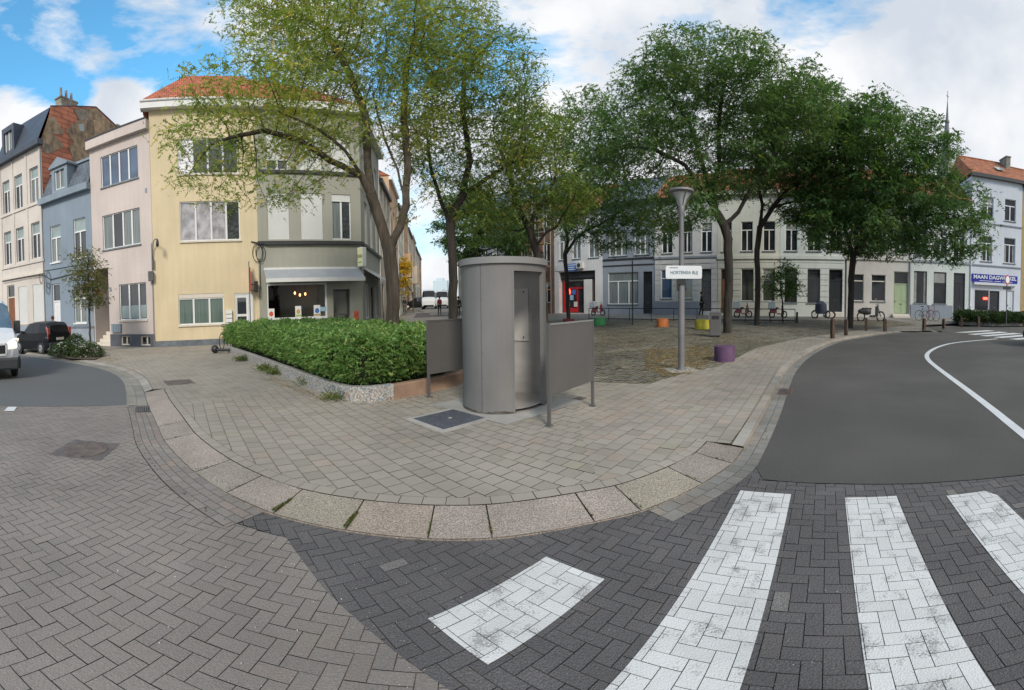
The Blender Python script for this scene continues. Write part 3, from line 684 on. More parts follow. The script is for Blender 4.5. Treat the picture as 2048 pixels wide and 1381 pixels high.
def pipe(p, x, z0, z1, m='pipe', y=-.06, r=.045): return MB().tube([(x, y, z0), (x, y, z1)], r, 8).build('drainpipe', M[m], p, smooth=True)
C0 = (-17.87, 14.73)
def house(name, label, org, ang, z=0., group=None, cat='house'): return thing(name, label, cat, (org[0], org[1], z), R(ang), group)

# --- pinkish house
h = house('row_house', 'pinkish grey flat-fronted house with wide white windows, left of the yellow house', C0, 15.5)
hol = [(-3.8, -.88, 8.46, 10.22), (-3.8, -.86, 5.06, 6.9), (-2.6, -.56, 1.33, 3.15), (-2.55, -1.88, .07, .53), (-1.05, -.35, .07, .53), (-4.68, -3.45, 0, 4.1, 1.5)]
wallmesh(-4.75, -.02, 0, 10.85, hol, 10).build('wall', M['pink'], h)
MB().box(-4.78, -.01, -.32, .4, 10.84, 11.36).build('cornice', M['pink'], h); MB().box(-4.8, 0, -.36, .42, 11.36, 11.44).build('roof_edge', M['slatdark'], h)
window(h, -3.8, -.88, 8.46, 10.22, (.25, .5, .75), pane='bluepane'); window(h, -3.8, -.86, 5.06, 6.9, (.28, .55, .78), pane='curtain', panes={1: 'glass'})
wn = window(h, -2.6, -.56, 1.33, 3.15, (.36, .72), pane='glass', sill='lightsill')
MB().box(-2.5, -.66, .105, .12, 1.42, 2.05).build('frosted_pane', M['frost'], wn)
for a, b in ((-2.55, -1.88), (-1.05, -.35)): window(h, a, b, .07, .53, (.6,), sill=None, fr='cream')
g = wallmesh(-3.40, -.02, .0, .62, [(-2.55, -1.88, .07, .53), (-1.05, -.35, .07, .53)], 0, rev=.02, back=False)
g.v = [(x, y-.03 if y < .001 else y-.03, z) for x, y, z in g.v]; g.build('plinth', M['darkplinth'], h)
door(h, -4.6, -3.5, .72, 3.9, 'whitegloss', trans=.9, y=1.45, panel=False, lights=((1.2, 2.7),))
g = MB()
for i in range(4): g.box(-4.66, -3.46, .05+.3*i, 1.49, .0+.18*i, .18*(i+1))
g.build('step', M['lightsill'], h)
g = MB().poly([(-3.47, 1.2, .0), (-3.47, .06, .0), (-3.47, .06, .25), (-3.47, 1.2, 1.05)]); g.build('stair_plinth', M['darkplinth'], h)
band(h, 'house_number', 'zincl', -.42, -.28, 7.55, 7.78, .02); band(h, 'letter_plate', 'zincl', -3.35, -3.2, 2.85, 3.05, .02)
mbx = MB()
for i in range(4): mbx.box(-3.2+.19*i, -3.03+.19*i, -.14, -.01, .72, 1.12)
mbx.box(-3.22, -2.44, -.15, -.005, 1.12, 1.15)
mbx.build('letterboxes', M['zincl'], h)
chimney(h, -.6, 3.2, 10.85, .9, .4, 1.4, 3)
pipe(h, -.07, 0, 5.0, 'pipe', -.03, .025)
# --- blue house
h = house('row_house', 'slate-blue house with a small pedimented dormer in a grey slate mansard', C0, 15.5)
hol = [(-8.87, -7.75, 4.9, 7.12), (-6.45, -5.3, 4.9, 7.14), (-8.85, -8.0, .25, 3.62), (-6.6, -5.45, 1.25, 3.3)]
wallmesh(-9.58, -4.77, 0, 8.6, hol, 9).build('wall', M['blue'], h)
window(h, -8.87, -7.75, 4.9, 7.12, (.5,), .75, pane='curtain', transpane='frost', sill='white'); window(h, -6.45, -5.3, 4.9, 7.14, (.5,), .75, pane='glass', transpane='frost', sill='white')
window(h, -6.6, -5.45, 1.25, 3.3, (.5,), .7, pane='curtain', sill='white'); door(h, -8.85, -8.0, .25, 3.62, 'whitegloss', trans=1.05)
band(h, 'string_course', 'zincl', -9.58, -4.77, 4.5, 4.6, .08); band(h, 'plinth', 'bluegrey', -9.58, -8.9, 0, 1.0, .03); MB().box(-7.95, -4.77, -.03, .01, 0, .96).build('plinth', M['bluegrey'], h)
MB().box(-7.95, -4.77, -.07, .01, .96, 1.06).build('plinth_cap', M['blueplinth'], h)
MB().box(-9.75, -4.74, -.38, .1, 8.6, 8.98).build('eaves_box', M['zincl'], h)
g = MB(); g.quad((-9.56, -.2, 8.98), (-4.79, -.2, 8.98), (-4.79, .85, 10.75), (-9.56, .85, 10.75)); g.quad((-9.56, .85, 10.75), (-4.79, .85, 10.75), (-4.79, 6, 11), (-9.56, 6, 11))
g.poly([(-4.79, -.2, 8.98), (-4.79, 6, 8.98), (-4.79, 6, 11), (-4.79, .85, 10.75)]); rf = g.build('mansard_roof', M['slate'], h)
MB().box(-9.56, -4.79, .7, .95, 10.7, 10.85).build('ridge_cap', M['zincl'], rf)
dm = MB(); dm.box(-8.35, -6.75, -.15, .75, 9.0, 9.2); dm.box(-8.35, -8.05, -.15, .7, 9.2, 10.6); dm.box(-7.05, -6.75, -.15, .7, 9.2, 10.6); dm.box(-8.05, -7.05, -.15, .7, 10.4, 10.6)
dm.box(-8.5, -6.6, -.3, .8, 10.6, 10.72); dm.add([(-8.5, -.3, 10.72), (-6.6, -.3, 10.72), (-7.55, -.3, 11.2), (-8.5, 1.2, 10.72), (-6.6, 1.2, 10.72), (-7.55, 1.2, 11.2)], [(0, 1, 2), (3, 5, 4), (0, 2, 5, 3), (1, 4, 5, 2)])
dm = dm.build('dormer', M['zincl'], rf)
g = MB().quad((-8.05, 0, 9.2), (-7.05, 0, 9.2), (-7.05, 0, 10.4), (-8.05, 0, 10.4)).build('dormer_window', M['curtain'], h)
MB().box(-8.05, -7.97, -.06, .02, 9.2, 10.4).box(-7.13, -7.05, -.06, .02, 9.2, 10.4).box(-7.58, -7.52, -.06, .02, 9.2, 10.4).box(-7.97, -7.13, -.06, .02, 9.2, 9.28).build('frame', M['white'], g)
# --- white three-bay house with the patched gable
h = house('row_house', 'tall off-white three-bay house with dark slate top and patched red-tiled gable', C0, 15.5)
cols3 = [(-14.8, -13.8), (-13.1, -12.05), (-11.1, -10.05)]
hol = [(a, b, 9.05, 11.42) for a, b in cols3]+[(a, b, 5.4, 7.72) for a, b in cols3]+[(-14.6, -13.52, .75, 3.96), (-12.98, -11.85, 1.3, 3.74), (-11.12, -9.95, 1.3, 3.74)]
wallmesh(-15.25, -9.6, 0, 12.7, hol, 9.5, .22).build('wall', M['whitep'], h)
for i, (a, b) in enumerate(cols3):
    window(h, a, b, 9.05, 11.42, (.5,), .75, pane='glass' if i != 2 else 'curtain', sill=None, y=.2, transpane='frost'); window(h, a, b, 5.4, 7.72, (.5,), .75, pane='glass', sill=None, y=.2, transpane='frost')
for z in (8.9, 5.2): band(h, 'string_course', 'whitep', -15.25, -9.6, z-.08, z+.08, .09)
band(h, 'shopfront_ledge', 'lightsill', -15.25, -9.62, 4.35, 4.55, .16)
for a in (-15.2, -13.42, -11.6, -9.9): MB().box(a-.02, a+.2, -.05, .01, 5.3, 12.6).build('pilaster', M['whitep'], h)
door(h, -14.6, -13.52, .75, 3.96, 'wood', 'cream', trans=.85)
for a, b in ((-12.98, -11.85), (-11.12, -9.95)): window(h, a, b, 1.3, 3.74, (), pane='frost', shut=1, y=.12, sill='lightsill')
MB().box(-13.5, -9.62, -.05, .01, 0, 1.15).build('plinth', M['bluegrey'], h)
MB().box(-15.35, -9.45, -.45, .1, 12.68, 13.05).build('cornice', M['zinc'], h)
g = MB(); g.quad((-15.3, -.3, 13.05), (-9.55, -.3, 13.05), (-9.6, 1.0, 15.65), (-15.3, 1.0, 15.65)); g.quad((-15.3, 1.0, 15.65), (-9.6, 1.0, 15.65), (-9.6, 6, 17.0), (-15.3, 6, 17.0)); g.quad((-15.3, 6, 17.0), (-9.6, 6, 17.0), (-9.6, 9.2, 16), (-15.3, 9.2, 16)); g.quad((-15.3, 9.2, 16), (-9.6, 9.2, 16), (-9.6, 9.5, 12), (-15.3, 9.5, 12))
g.poly([(-15.3, -.3, 13.05), (-15.3, 1, 15.65), (-15.3, 6, 17.0), (-15.3, 9.2, 16), (-15.3, 9.5, 12)]); rf = g.build('mansard_roof', M['zinc'], h)
dm = MB(); dm.box(-14.3, -14.0, -.25, .8, 13.1, 15.3); dm.box(-12.9, -12.6, -.25, .8, 13.1, 15.3); dm.box(-14.0, -12.9, -.25, .8, 14.9, 15.3); dm.box(-14.0, -12.9, -.25, .4, 13.1, 13.3)
dm.build('dormer', M['zinc'], rf)
g = MB().quad((-14, -.05, 13.3), (-12.9, -.05, 13.3), (-12.9, -.05, 14.9), (-14, -.05, 14.9)).build('dormer_window', M['curtain'], h)
MB().box(-14, -13.9, -.1, 0, 13.3, 14.9).box(-13, -12.9, -.1, 0, 13.3, 14.9).box(-13.5, -13.42, -.1, 0, 13.3, 14.9).build('frame', M['white'], g)
# gable wall: plane x=-9.58, tiled with stucco patches
gb = [(0, 8.9), (0, 13.05), (.85, 15.0), (1.05, 15.7), (3.0, 16.25), (6.1, 17.1), (7.9, 16.45), (9.1, 16.1), (9.3, 8.9)]
g = MB().poly([(-9.575, y, z) for y, z in gb]); gt = g.build('tiled_gable', M['gabletile'], h)
def blob(pts, x): return MB().poly([(x, y, z) for y, z in pts])
p_ = [[(3.42, 16.2), (6.1, 17.0), (7.85, 16.35), (9.0, 16.0), (9.2, 9.1), (3.0, 9.1), (3.07, 12.6), (2.7, 13.05), (3.3, 13.57), (2.44, 14.24), (3.94, 15.46)],
      [(.7, 14.7), (1.3, 15.1), (1.69, 14.62), (2.26, 14.14), (2.3, 13.9), (1.23, 13.71), (2.22, 13.14), (2.1, 12.9), (1.25, 12.46), (.5, 12.1), (.1, 12.3), (.05, 13.0)]]
for q in p_: blob(q, -9.545).build('stucco_patch', M['patch'], gt)
blob([(3.48, 16.1), (4.93, 16.5), (4.91, 15.9), (4.2, 15.4), (3.9, 15.5)], -9.53).build('cement_patch', M['chim'], gt); blob([(3.9, 15.1), (4.5, 15.3), (4.5, 14.7), (4.0, 14.6)], -9.53).build('cement_patch', M['frost'], gt); blob([(.3, 12.9), (.9, 12.8), (.8, 12.2), (.4, 12.2)], -9.53).build('cement_patch', M['chim'], gt)
for q, m_2 in (([(4.3, 13.9), (5.6, 14.3), (5.5, 13.4), (4.4, 13.2)], 'patch2'), ([(5.6, 15.9), (7.2, 16.3), (7.0, 15.2), (5.8, 14.9)], 'patch2'), ([(6.4, 14.6), (7.8, 14.8), (7.6, 13.7), (6.3, 13.6)], 'patch3'), ([(4.9, 12.9), (6.0, 13.1), (6.1, 12.1), (4.8, 11.9)], 'patch3'), ([(4.9, 15.7), (5.4, 15.8), (5.3, 14.9), (4.8, 14.9)], 'patch3')): blob(q, -9.535).build('stucco_patch', M[m_2], gt)
MB().tube([(-9.6, 1.05, 15.75), (-9.6, 3.0, 16.3), (-9.6, 6.1, 17.15), (-9.6, 9.1, 16.15)], .06, 6).build('coping', M['zinc'], gt)
MB().box(-10.3, -9.62, 2.2, 3.95, 15.7, 16.95).box(-10.36, -9.58, 2.12, 4.03, 16.8, 16.9).build('chimney', M['chim'], h)
for i in range(3): MB().cyl(-9.95, 2.5+.55*i, 16.95, 17.75-.06*i, .12, .1, 10).build('flue', M['pipe'], h)
MB().box(-10.4, -9.7, 8.9, 9.6, 15.2, 16.6).build('chimney', M['chim'], h)
pipe(h, -9.68, .2, 12.6, 'zincl')
# --- sliver of the next house on the left
h = house('row_house', 'beige house cut off by the left edge of the photo behind the van', C0, 15.5)
hol = [(-16.9, -15.9, .2, 3.5), (-19, -17.8, 1.2, 3.4), (-16.9, -15.9, 5.2, 7.4), (-19, -17.8, 5.2, 7.4), (-16.9, -15.9, 8.6, 10.6), (-19, -17.8, 8.6, 10.6)]
wallmesh(-20.5, -15.28, 0, 12, hol, 9).build('wall', M['lightsill'], h); door(h, -16.9, -15.9, .2, 3.5, 'navy')
for q in hol[1:]: window(h, *q, (.5,), .6)
roof(h, -20.5, -15.28, 12, 14.5, -.3, 9, 'slate')

# --- yellow house
YA = 46
h = house('corner_terrace_house', 'pale yellow house with four-light upper windows under a red hipped roof', C0, YA)
hol = [(1.55, 5.0, 8.35, 10.22), (1.6, 5.02, 5.0, 6.95), (1.38, 3.97, 1.0, 2.46), (4.6, 5.66, .02, 2.42)]
wallmesh(.0, 6.05, 0, 11.87, hol, 10, .12).build('wall', M['yellow'], h)
window(h, 1.55, 5.0, 8.35, 10.22, (.25, .5, .75), pane='glass', sill='lightsill', y=.1, panes={0: 'whitepane'}); window(h, 1.6, 5.02, 5.0, 6.95, (.26, .52, .77), pane='brightpane', sill='lightsill', y=.1, panes={3: 'glass'})
wn = window(h, 1.38, 3.97, 1.0, 2.26, (.33, .68), pane='teal', sill='lightsill', y=.1); MB().box(1.38, 3.97, .02, .12, 2.26, 2.46).build('shutter_box', M['lightsill'], wn)
door(h, 4.6, 5.4, .02, 2.42, 'white', trans=None, y=.1, panel=False, lights=((.25, 1.3), (1.42, 2.2)), handle=False)
MB().box(5.4, 5.66, .05, .11, .02, 2.42).build('door_side_panel', M['white'], h)
MB().box(.0, 4.58, -.025, .01, 0, .28).build('plinth', M['blueplinth'], h)
MB().box(-.45, 6.1, -.42, .1, 11.87, 12.3).build('eaves_box', M['white'], h)
MB().tube([(-.45, -.45, 12.28), (6.1, -.45, 12.28)], .06, 6).build('gutter', M['white'], h)
g = MB(); e = 12.3
g.quad((-.45, -.4, e), (6.2, -.4, e), (6.2, 4.0, 15.9), (2.2, 4.0, 15.9)); g.poly([(-.45, -.4, e), (2.2, 4, 15.9), (2.2, 6, 15.9), (-.45, 10, e)]); g.quad((6.2, 10, e), (-.45, 10, e), (2.2, 6, 15.9), (6.2, 6, 15.9)); g.quad((2.2, 4, 15.9), (6.2, 4, 15.9), (6.2, 6, 15.9), (2.2, 6, 15.9))
rf = g.build('roof', M['redtile'], h)
s_ = MB(); s_.add([(2.9, .55, 12.98), (3.9, .55, 12.98), (3.9, 1.5, 13.62), (2.9, 1.5, 13.62), (2.9, .6, 13.1), (3.9, .6, 13.1), (3.9, 1.45, 13.72), (2.9, 1.45, 13.72)], [(4, 5, 6, 7), (0, 1, 5, 4), (1, 2, 6, 5), (2, 3, 7, 6), (3, 0, 4, 7)]); s_.build('skylight', M['slatdark'], rf)
# --- grey-green corner house with the snack bar
C1 = (-13.685, 19.064); GA = 41
h = house('corner_house', 'grey-green corner building with white shutters above a snack bar', C1, GA, cat='corner building')
w2 = [(.6, 1.88), (2.55, 3.9), (4.45, 5.65)]
hol = [(a, b, 8.56, 10.52) for a, b in w2]+[(a, b, 5.0, 7.35) for a, b in w2]+[(.45, 4.05, 1.06, 2.82), (4.43, 5.47, .02, 2.47)]
wallmesh(0.0, 6.28, 0, 11.9, hol, 7, .14, back=False).build('wall', M['green'], h)
window(h, *w2[0], 8.56, 10.52, (.5,), shut=.72, sill=None); window(h, *w2[1], 8.56, 10.52, (), shut=1, sill=None); window(h, *w2[2], 8.56, 10.52, (), shut=1, sill=None)
window(h, *w2[0], 5.0, 7.35, (), shut=1, sill=None); window(h, *w2[1], 5.0, 7.35, (), shut=1, sill=None); window(h, *w2[2], 5.0, 7.35, (.5,), shut=.14, sill=None, pane='glass', panes={0: 'curtain'})
for z in (8.46, 4.84): MB().box(-.02, 6.36, -.12, .01, z-.09, z+.07).build('dark_ledge', M['slatdark'], h)
band(h, 'fascia', 'green', .3, 6.2, 3.55, 4.3, .05)
MB().box(-.02, 6.72, -.42, .1, 11.87, 12.3).build('eaves_box', M['white'], h)
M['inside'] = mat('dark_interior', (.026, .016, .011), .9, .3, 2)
# shop interior: a real dim room behind clear glass, with three glowing bulbs
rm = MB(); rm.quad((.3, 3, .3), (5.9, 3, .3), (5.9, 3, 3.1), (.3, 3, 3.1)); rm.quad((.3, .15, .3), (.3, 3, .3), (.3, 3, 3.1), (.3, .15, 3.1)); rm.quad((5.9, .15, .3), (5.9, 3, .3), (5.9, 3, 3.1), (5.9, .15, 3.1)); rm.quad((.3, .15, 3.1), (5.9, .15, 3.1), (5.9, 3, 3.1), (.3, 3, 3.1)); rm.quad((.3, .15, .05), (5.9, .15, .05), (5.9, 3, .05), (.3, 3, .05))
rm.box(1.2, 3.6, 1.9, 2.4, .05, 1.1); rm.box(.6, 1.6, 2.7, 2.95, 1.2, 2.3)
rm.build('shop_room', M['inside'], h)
gm = bpy.data.materials.new('clear_glass'); gm.use_nodes = True; t_ = gm.node_tree; t_.nodes.clear()
o_ = t_.nodes.new('ShaderNodeOutputMaterial'); mi = t_.nodes.new('ShaderNodeMixShader'); tr = t_.nodes.new('ShaderNodeBsdfTransparent'); gl = t_.nodes.new('ShaderNodeBsdfGlossy'); gl.inputs['Roughness'].default_value = .02; mi.inputs[0].default_value = .016
tr.inputs[0].default_value = (.75, .78, .78, 1); t_.links.new(tr.outputs[0], mi.inputs[1]); t_.links.new(gl.outputs[0], mi.inputs[2]); t_.links.new(mi.outputs[0], o_.inputs[0]); M['clear'] = gm
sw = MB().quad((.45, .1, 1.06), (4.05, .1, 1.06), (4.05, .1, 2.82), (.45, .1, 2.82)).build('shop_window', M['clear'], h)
MB().box(.45, .53, .04, .12, 1.06, 2.82).box(3.93, 4.05, .04, .12, 1.06, 2.82).box(.53, 3.93, .04, .12, 1.06, 1.16).box(.53, 3.93, .04, .12, 2.74, 2.82).build('frame', M['white'], sw)
dr = MB().quad((4.43, .35, .02), (5.47, .35, .02), (5.47, .35, 2.47), (4.43, .35, 2.47)).build('shop_door', M['clear'], h)
MB().box(4.43, 4.5, .3, .38, .02, 2.47).box(5.4, 5.47, .3, .38, .02, 2.47).box(4.5, 5.4, .3, .38, 1.15, 1.25).box(4.5, 5.4, .3, .38, 2.4, 2.47).build('frame', M['irong'], dr)
# side facade along the street, C2
SA = 100.5
hs = wallmesh(0, 8.3, 0, 11.9, [(1.2, 2.2, 5, 7.3), (3.4, 4.4, 5, 7.3), (5.8, 6.8, 5, 7.3), (1.2, 2.2, 8.56, 10.5), (3.4, 4.4, 8.56, 10.5), (5.8, 6.8, 8.56, 10.5), (1.0, 2.6, .9, 2.8), (3.2, 4.3, .05, 2.7), (5.2, 6.6, .9, 2.8)], 6, .14)
side = thing('corner_house', 'grey-green side wing of the corner building running down the side street', 'house', (C2[0], C2[1], 0), R(SA))
hs.build('wall', M['green'], side)
for q in [(1.2, 2.2, 5, 7.3), (3.4, 4.4, 5, 7.3), (5.8, 6.8, 5, 7.3), (1.2, 2.2, 8.56, 10.5), (3.4, 4.4, 8.56, 10.5), (5.8, 6.8, 8.56, 10.5), (1.0, 2.6, .9, 2.8), (5.2, 6.6, .9, 2.8)]: window(side, *q, (.5,), sill=None)
door(side, 3.2, 4.3, .05, 2.7, 'navy')
for z in (8.46, 4.84): MB().box(-.0, 8.3, -.12, .01, z-.09, z+.07).build('dark_ledge', M['slatdark'], side)
MB().box(-.1, 8.5, -.42, .1, 11.87, 12.3).build('eaves_box', M['white'], side)
pipe(side, 7.6, 0, 11.8, 'white')
# roof over both wings
P0 = Vector((C1[0], C1[1], 12.3)); 
def loc_(o_, a, x, y, z): return (o_[0]+x*cos(R(a))-y*sin(R(a)), o_[1]+x*sin(R(a))+y*cos(R(a)), z)
g = MB(); A_ = loc_(C1, GA, 0, -.4, 12.3); B_ = loc_(C1, GA, 6.6, -.4, 12.3); C_ = loc_(C2, SA, 8.3, -.4, 12.3); D_ = loc_(C2, SA, 8.3, 6, 12.3); E_ = loc_(C1, GA, 0, 8, 12.3)
F1_ = loc_(C1, GA, 0, 4.2, 15.8); F2_ = loc_(C1, GA, 3.0, 4.6, 15.7); F3_ = loc_(C2, SA, 8.3, 3.2, 15.0)
g.quad(A_, B_, F2_, F1_); g.quad(B_, C_, F3_, F2_); g.poly([C_, D_, F3_]); g.quad(D_, E_, F2_, F3_); g.poly([E_, F1_, F2_]); g.poly([A_, F1_, E_])
tag(g.build('hipped_roof', M['redtile']), 'red tiled roof over the grey-green corner building', 'roof')
# awnings
M['awn'] = mat('grey_awning', (.30, .32, .345), .8, .05, 1.5); M['awnw'] = mat('awning_case', (.62, .62, .6), .5, .04)
def awning(label, org, ang, u0, u1):
    t = thing('awning', label, 'awning', (org[0], org[1], 0), R(ang), 'awnings of the snack bar')
    g = MB(); g.add([(u0, -.06, 3.5), (u1, -.06, 3.5), (u1, -1.05, 2.98), (u0, -1.05, 2.98), (u0, -.06, 3.53), (u1, -.06, 3.53), (u1, -1.05, 3.01), (u0, -1.05, 3.01)], [(0, 3, 2, 1), (4, 5, 6, 7), (0, 1, 5, 4), (1, 2, 6, 5), (2, 3, 7, 6), (3, 0, 4, 7)])
    g.build('fabric', M['awn'], t); MB().box(u0, u1, -1.09, -1.03, 2.84, 3.02).build('front_bar', M['awnw'], t); MB().box(u0, u1, -.12, -.0, 3.5, 3.6).build('case', M['awnw'], t)
    for u in (u0+.15, u1-.15): MB().tube([(u, -.06, 3.3), (u, -.55, 3.05), (u, -1.0, 2.92)], .025, 6).build('arm', M['slatdark'], t)
awning('long grey awning over the snack bar window', C1, GA, .3, 6.1)
awning('grey awning around the corner on the side street wall', tuple(C2), SA, .6, 7.0)
# pendant bulbs, posters, sign box
M['bulb'] = mat('glowing_bulb', (1, .8, .6), .5, 0, emit=((1, .42, .16), 4.5)); M['cord'] = M['cable']
for i, (u, y, z) in enumerate([(2.28, 1.0, 2.36), (2.63, 1.2, 2.26), (2.93, 1.0, 2.3)]):
    t = thing('pendant_lamp', ['leftmost', 'middle', 'rightmost'][i]+' of the three glowing bulbs in the snack bar', 'lamp', loc_(C1, GA, u, y, 0), 0, 'bulbs in the snack bar window')
    MB().lathe([(.01, z+.09), (.045, z+.06), (.06, z), (.04, z-.05), (.01, z-.07)], 10).build('bulb', M['bulb'], t, True); MB().tube([(0, 0, z+.08), (0, 0, 3.1)], .01, 5).build('cord', M['cable'], t)
def txt(name, s, size, m, parent, loc, rot=(pi/2, 0, 0), ext=.006, align='CENTER', sx=1.0, bold=0.):
    cu = bpy.data.curves.new(name, 'FONT'); cu.body = s; cu.size = size; cu.extrude = ext; cu.align_x = align; cu.align_y = 'CENTER'; cu.resolution_u = 3; cu.offset = bold
    o = bpy.data.objects.new('tmp', cu); C.objects.link(o); dg = bpy.context.evaluated_depsgraph_get(); me = bpy.data.meshes.new_from_object(o.evaluated_get(dg)); bpy.data.objects.remove(o)
    me.materials.clear(); me.materials.append(m); q = bpy.data.objects.new(name, me); C.objects.link(q); q.parent = parent; q.location = loc; q.rotation_euler = rot; q.scale = (sx, 1, 1); return q
M['pred'] = mat('poster_red', (.55, .09, .04), .5, .3, 12); M['pyel'] = mat('poster_food', (.45, .33, .12), .5, .5, 14); M['pgreen'] = mat('poster_green', (.3, .4, .08), .5, .2, 9); M['pblue'] = mat('poster_blue', (.05, .16, .45), .5, .5, 14); M['plb'] = mat('light_blue_card', (.28, .45, .6), .5, .1)
def poster(u, w_, z0, z1, lab, img, foot):
    t = thing('food_poster', lab, 'poster', loc_(C1, GA, u, .03, 0), R(GA), 'food posters in the snack bar window')
    MB().box(-w_/2, w_/2, 0, .012, z0, z1).build('sheet', M['white'], t)
    MB().lathe([(.001, -.004), (w_*.33, -.003), (w_*.3, -.008), (.001, -.009)], 14, (0, 0, (z0+z1)/2), 'y').build('picture', M[img], t)
    MB().box(-w_/2+.02, w_/2-.02, -.005, -.001, z0+.03, z0+.12).build('caption_strip', M[foot], t)
poster(.68, .38, 1.1, 1.62, 'white food poster with a red picture at the left end of the shop window', 'pred', 'white')
poster(2.28, .36, 1.16, 1.7, 'food poster with a brown dish, middle of the shop window', 'pyel', 'pgreen')
poster(3.42, .4, 1.16, 1.72, 'blue and orange food poster near the right end of the shop window', 'pblue', 'pyel')
t = thing('window_card', 'pale blue card right of the blue and orange poster', 'card', loc_(C1, GA, 3.83, .03, 0), R(GA)); MB().box(-.2, .16, 0, .01, 1.4, 1.62).build('card', M['plb'], t)
tag(MB().box(-.14, .14, -.03, .0, .9, 1.35).build('menu_board', M['pred']), 'small orange-red menu board on the pillar right of the shop door', 'board'); o = bpy.data.objects['menu_board']; o.location = loc_(C1, GA, 5.85, -.02, 0); o.rotation_euler = (0, 0, R(GA))
M['signy'] = mat('sign_face', (.62, .62, .36), .5, .05, emit=((.9, .9, .5), .12)); M['signt'] = mat('sign_letters', (.22, .2, .04), .5, .1); M['signg'] = mat('sign_green', (.25, .42, .12), .5, .1)
t = thing('sign_box', 'white light box sign with dark letters on a yellow face at the building corner', 'sign', loc_(C1, GA, 6.05, -.2, 0), R(-20))
MB().box(-.0, .44, -.16, .16, 3.58, 4.56).build('case', M['white'], t, bevel=.02); MB().box(.03, .41, -.175, -.161, 3.62, 4.52).build('face', M['signy'], t)
txt('lettering', 'KAN', .25, M['signt'], t, (.22, -.18, 4.1), sx=.72, bold=.006); MB().box(.1, .34, -.181, -.176, 3.77, 3.83).build('green_line', M['signg'], t)
# wall cables, lamp, box
t = thing('wall_lamp', 'grey swan-neck wall lamp with junction box on the seam of the pink and yellow houses', 'lamp', loc_(C0, YA, -.02, -.05, 0), R(YA))
MB().tube([(.0, -.02, 4.1), (.03, -.05, 4.7), (.08, -.2, 5.02), (.2, -.45, 5.1), (.32, -.55, 5.08)], .025, 8).build('arm', M['irong'], t, True); MB().lathe([(.03, 5.08), (.07, 5.0), (.09, 4.8), (.06, 4.72), (.01, 4.7)], 12, (.33, -.56, 0)).build('lamp_head', M['black'], t, True); MB().box(-.06, .06, -.1, -.0, 3.75, 4.2).build('ballast_box', M['irong'], t); MB().box(-.28, .02, -.18, .0, 3.15, 3.62).build('junction_box', M['irong'], t, bevel=.015)
t = thing('cable_loop', 'loops of black cable hanging at the yellow and grey house seam', 'cable', loc_(C1, GA, 0, -.06, 0), R(GA))
for k, (cx, cz, rx, rz_) in enumerate([(-.05, 4.35, .28, .45), (.14, 4.3, .26, .42), (.05, 4.4, .2, .4)]):
    MB().tube([(cx+rx*cos(a), -.03-.02*k, cz+rz_*sin(a)) for a in np.linspace(0, 2*pi, 20)[:-1]], .018, 6, closed=True).build('loop', M['cable'], t, True)
MB().tube([(.08, -.02, 4.0), (.06, -.03, 3.2), (.09, -.02, 2.6)], .02, 6).tube([(-.4, 0, 4.9), (.1, -.05, 4.8), (.6, -.08, 4.72), (6.2, -.1, 4.76)], .03, 6).build('drop_cable', M['cable'], t)
t = thing('cable_loop', 'white cable and loops of black cable around the blue house drainpipe', 'cable', loc_(C0, 15.5, -9.5, -.05, 0), R(15.5))
for k, (cx, cz, rx, rz_) in enumerate([(-.45, 4.1, .2, .35), (.35, 3.9, .26, .5), (.3, 3.4, .22, .35)]):
    MB().tube([(cx+rx*cos(a), -.04, cz+rz_*sin(a)) for a in np.linspace(0, 2*pi, 18)[:-1]], .018, 6, closed=True).build('loop', M['cable'], t, True)
MB().tube([(-5.5, -.12, 4.25), (-2, -.14, 4.3), (0, -.05, 4.2), (.6, -.02, 3.9), (4.6, -.02, 4.15)], .025, 6).build('run', M['cable'], t)

# --- left side of the side street
cs = [((.46, .40, .3), 'cream'), ((.42, .28, .17), 'tan'), ((.5, .46, .38), 'pale'), ((.38, .25, .15), 'brown'), ((.48, .42, .33), 'sandy'), ((.4, .33, .25), 'stone'), ((.5, .45, .38), 'light'), ((.36, .24, .16), 'brick')]
s0 = 8.4
for i, (c, nm) in enumerate(cs):
    c = tuple(min(.62, v*1.35) for v in c)
    wd = [7, 8, 8, 9, 10, 12, 14, 16][i]; H = [10.5, 12.5, 11.8, 13, 12, 12.6, 12, 12.4][i]; m_ = mat(nm+'_brick', c, .9, .08, .8, dirt=.15)
    h = house('street_house', ['cream house just past the grey-green wing in the side street', 'tan brick house second along the side street', 'pale house third along the left of the side street', 'brown brick house fourth along the left of the side street', 'sandy house fifth along the left of the side street', 'stone coloured house sixth down the side street', 'light coloured house seventh down the side street', 'brick house at the far left end of the side street'][i], stp(s0, 0), SA, 0, 'houses down the left of the side street')
    hol = []; n = max(3, int(wd/2.2))
    for k in range(n):
        a = wd*(k+.25)/n; b = a+wd/n*.48
        hol += [(a, b, 8.3, 10.0), (a, b, 5.0, 7.1), (a, b, .9 if k else .05, 3.1)]
    wallmesh(.02, wd-.02, 0, H, hol, 9).build('wall', m_, h)
    for k, q in enumerate(hol): window(h, *q, (.5,), .5, sill=None) if q[2] > .5 else door(h, *q, 'wood')
    band(h, 'cornice', 'white' if i % 2 else 'slatdark', 0, wd, H-.3, H, .3); roof(h, 0, wd, H, H+2.4, -.2, 9, 'orangetile' if i % 3 else 'slate'); pipe(h, wd-.2, 0, H, 'white')
    if i in (3, 5): MB().box(1, 4, -.9, 0, 4.8, 7.6).build('bay_window', m_, h)
    s0 += wd
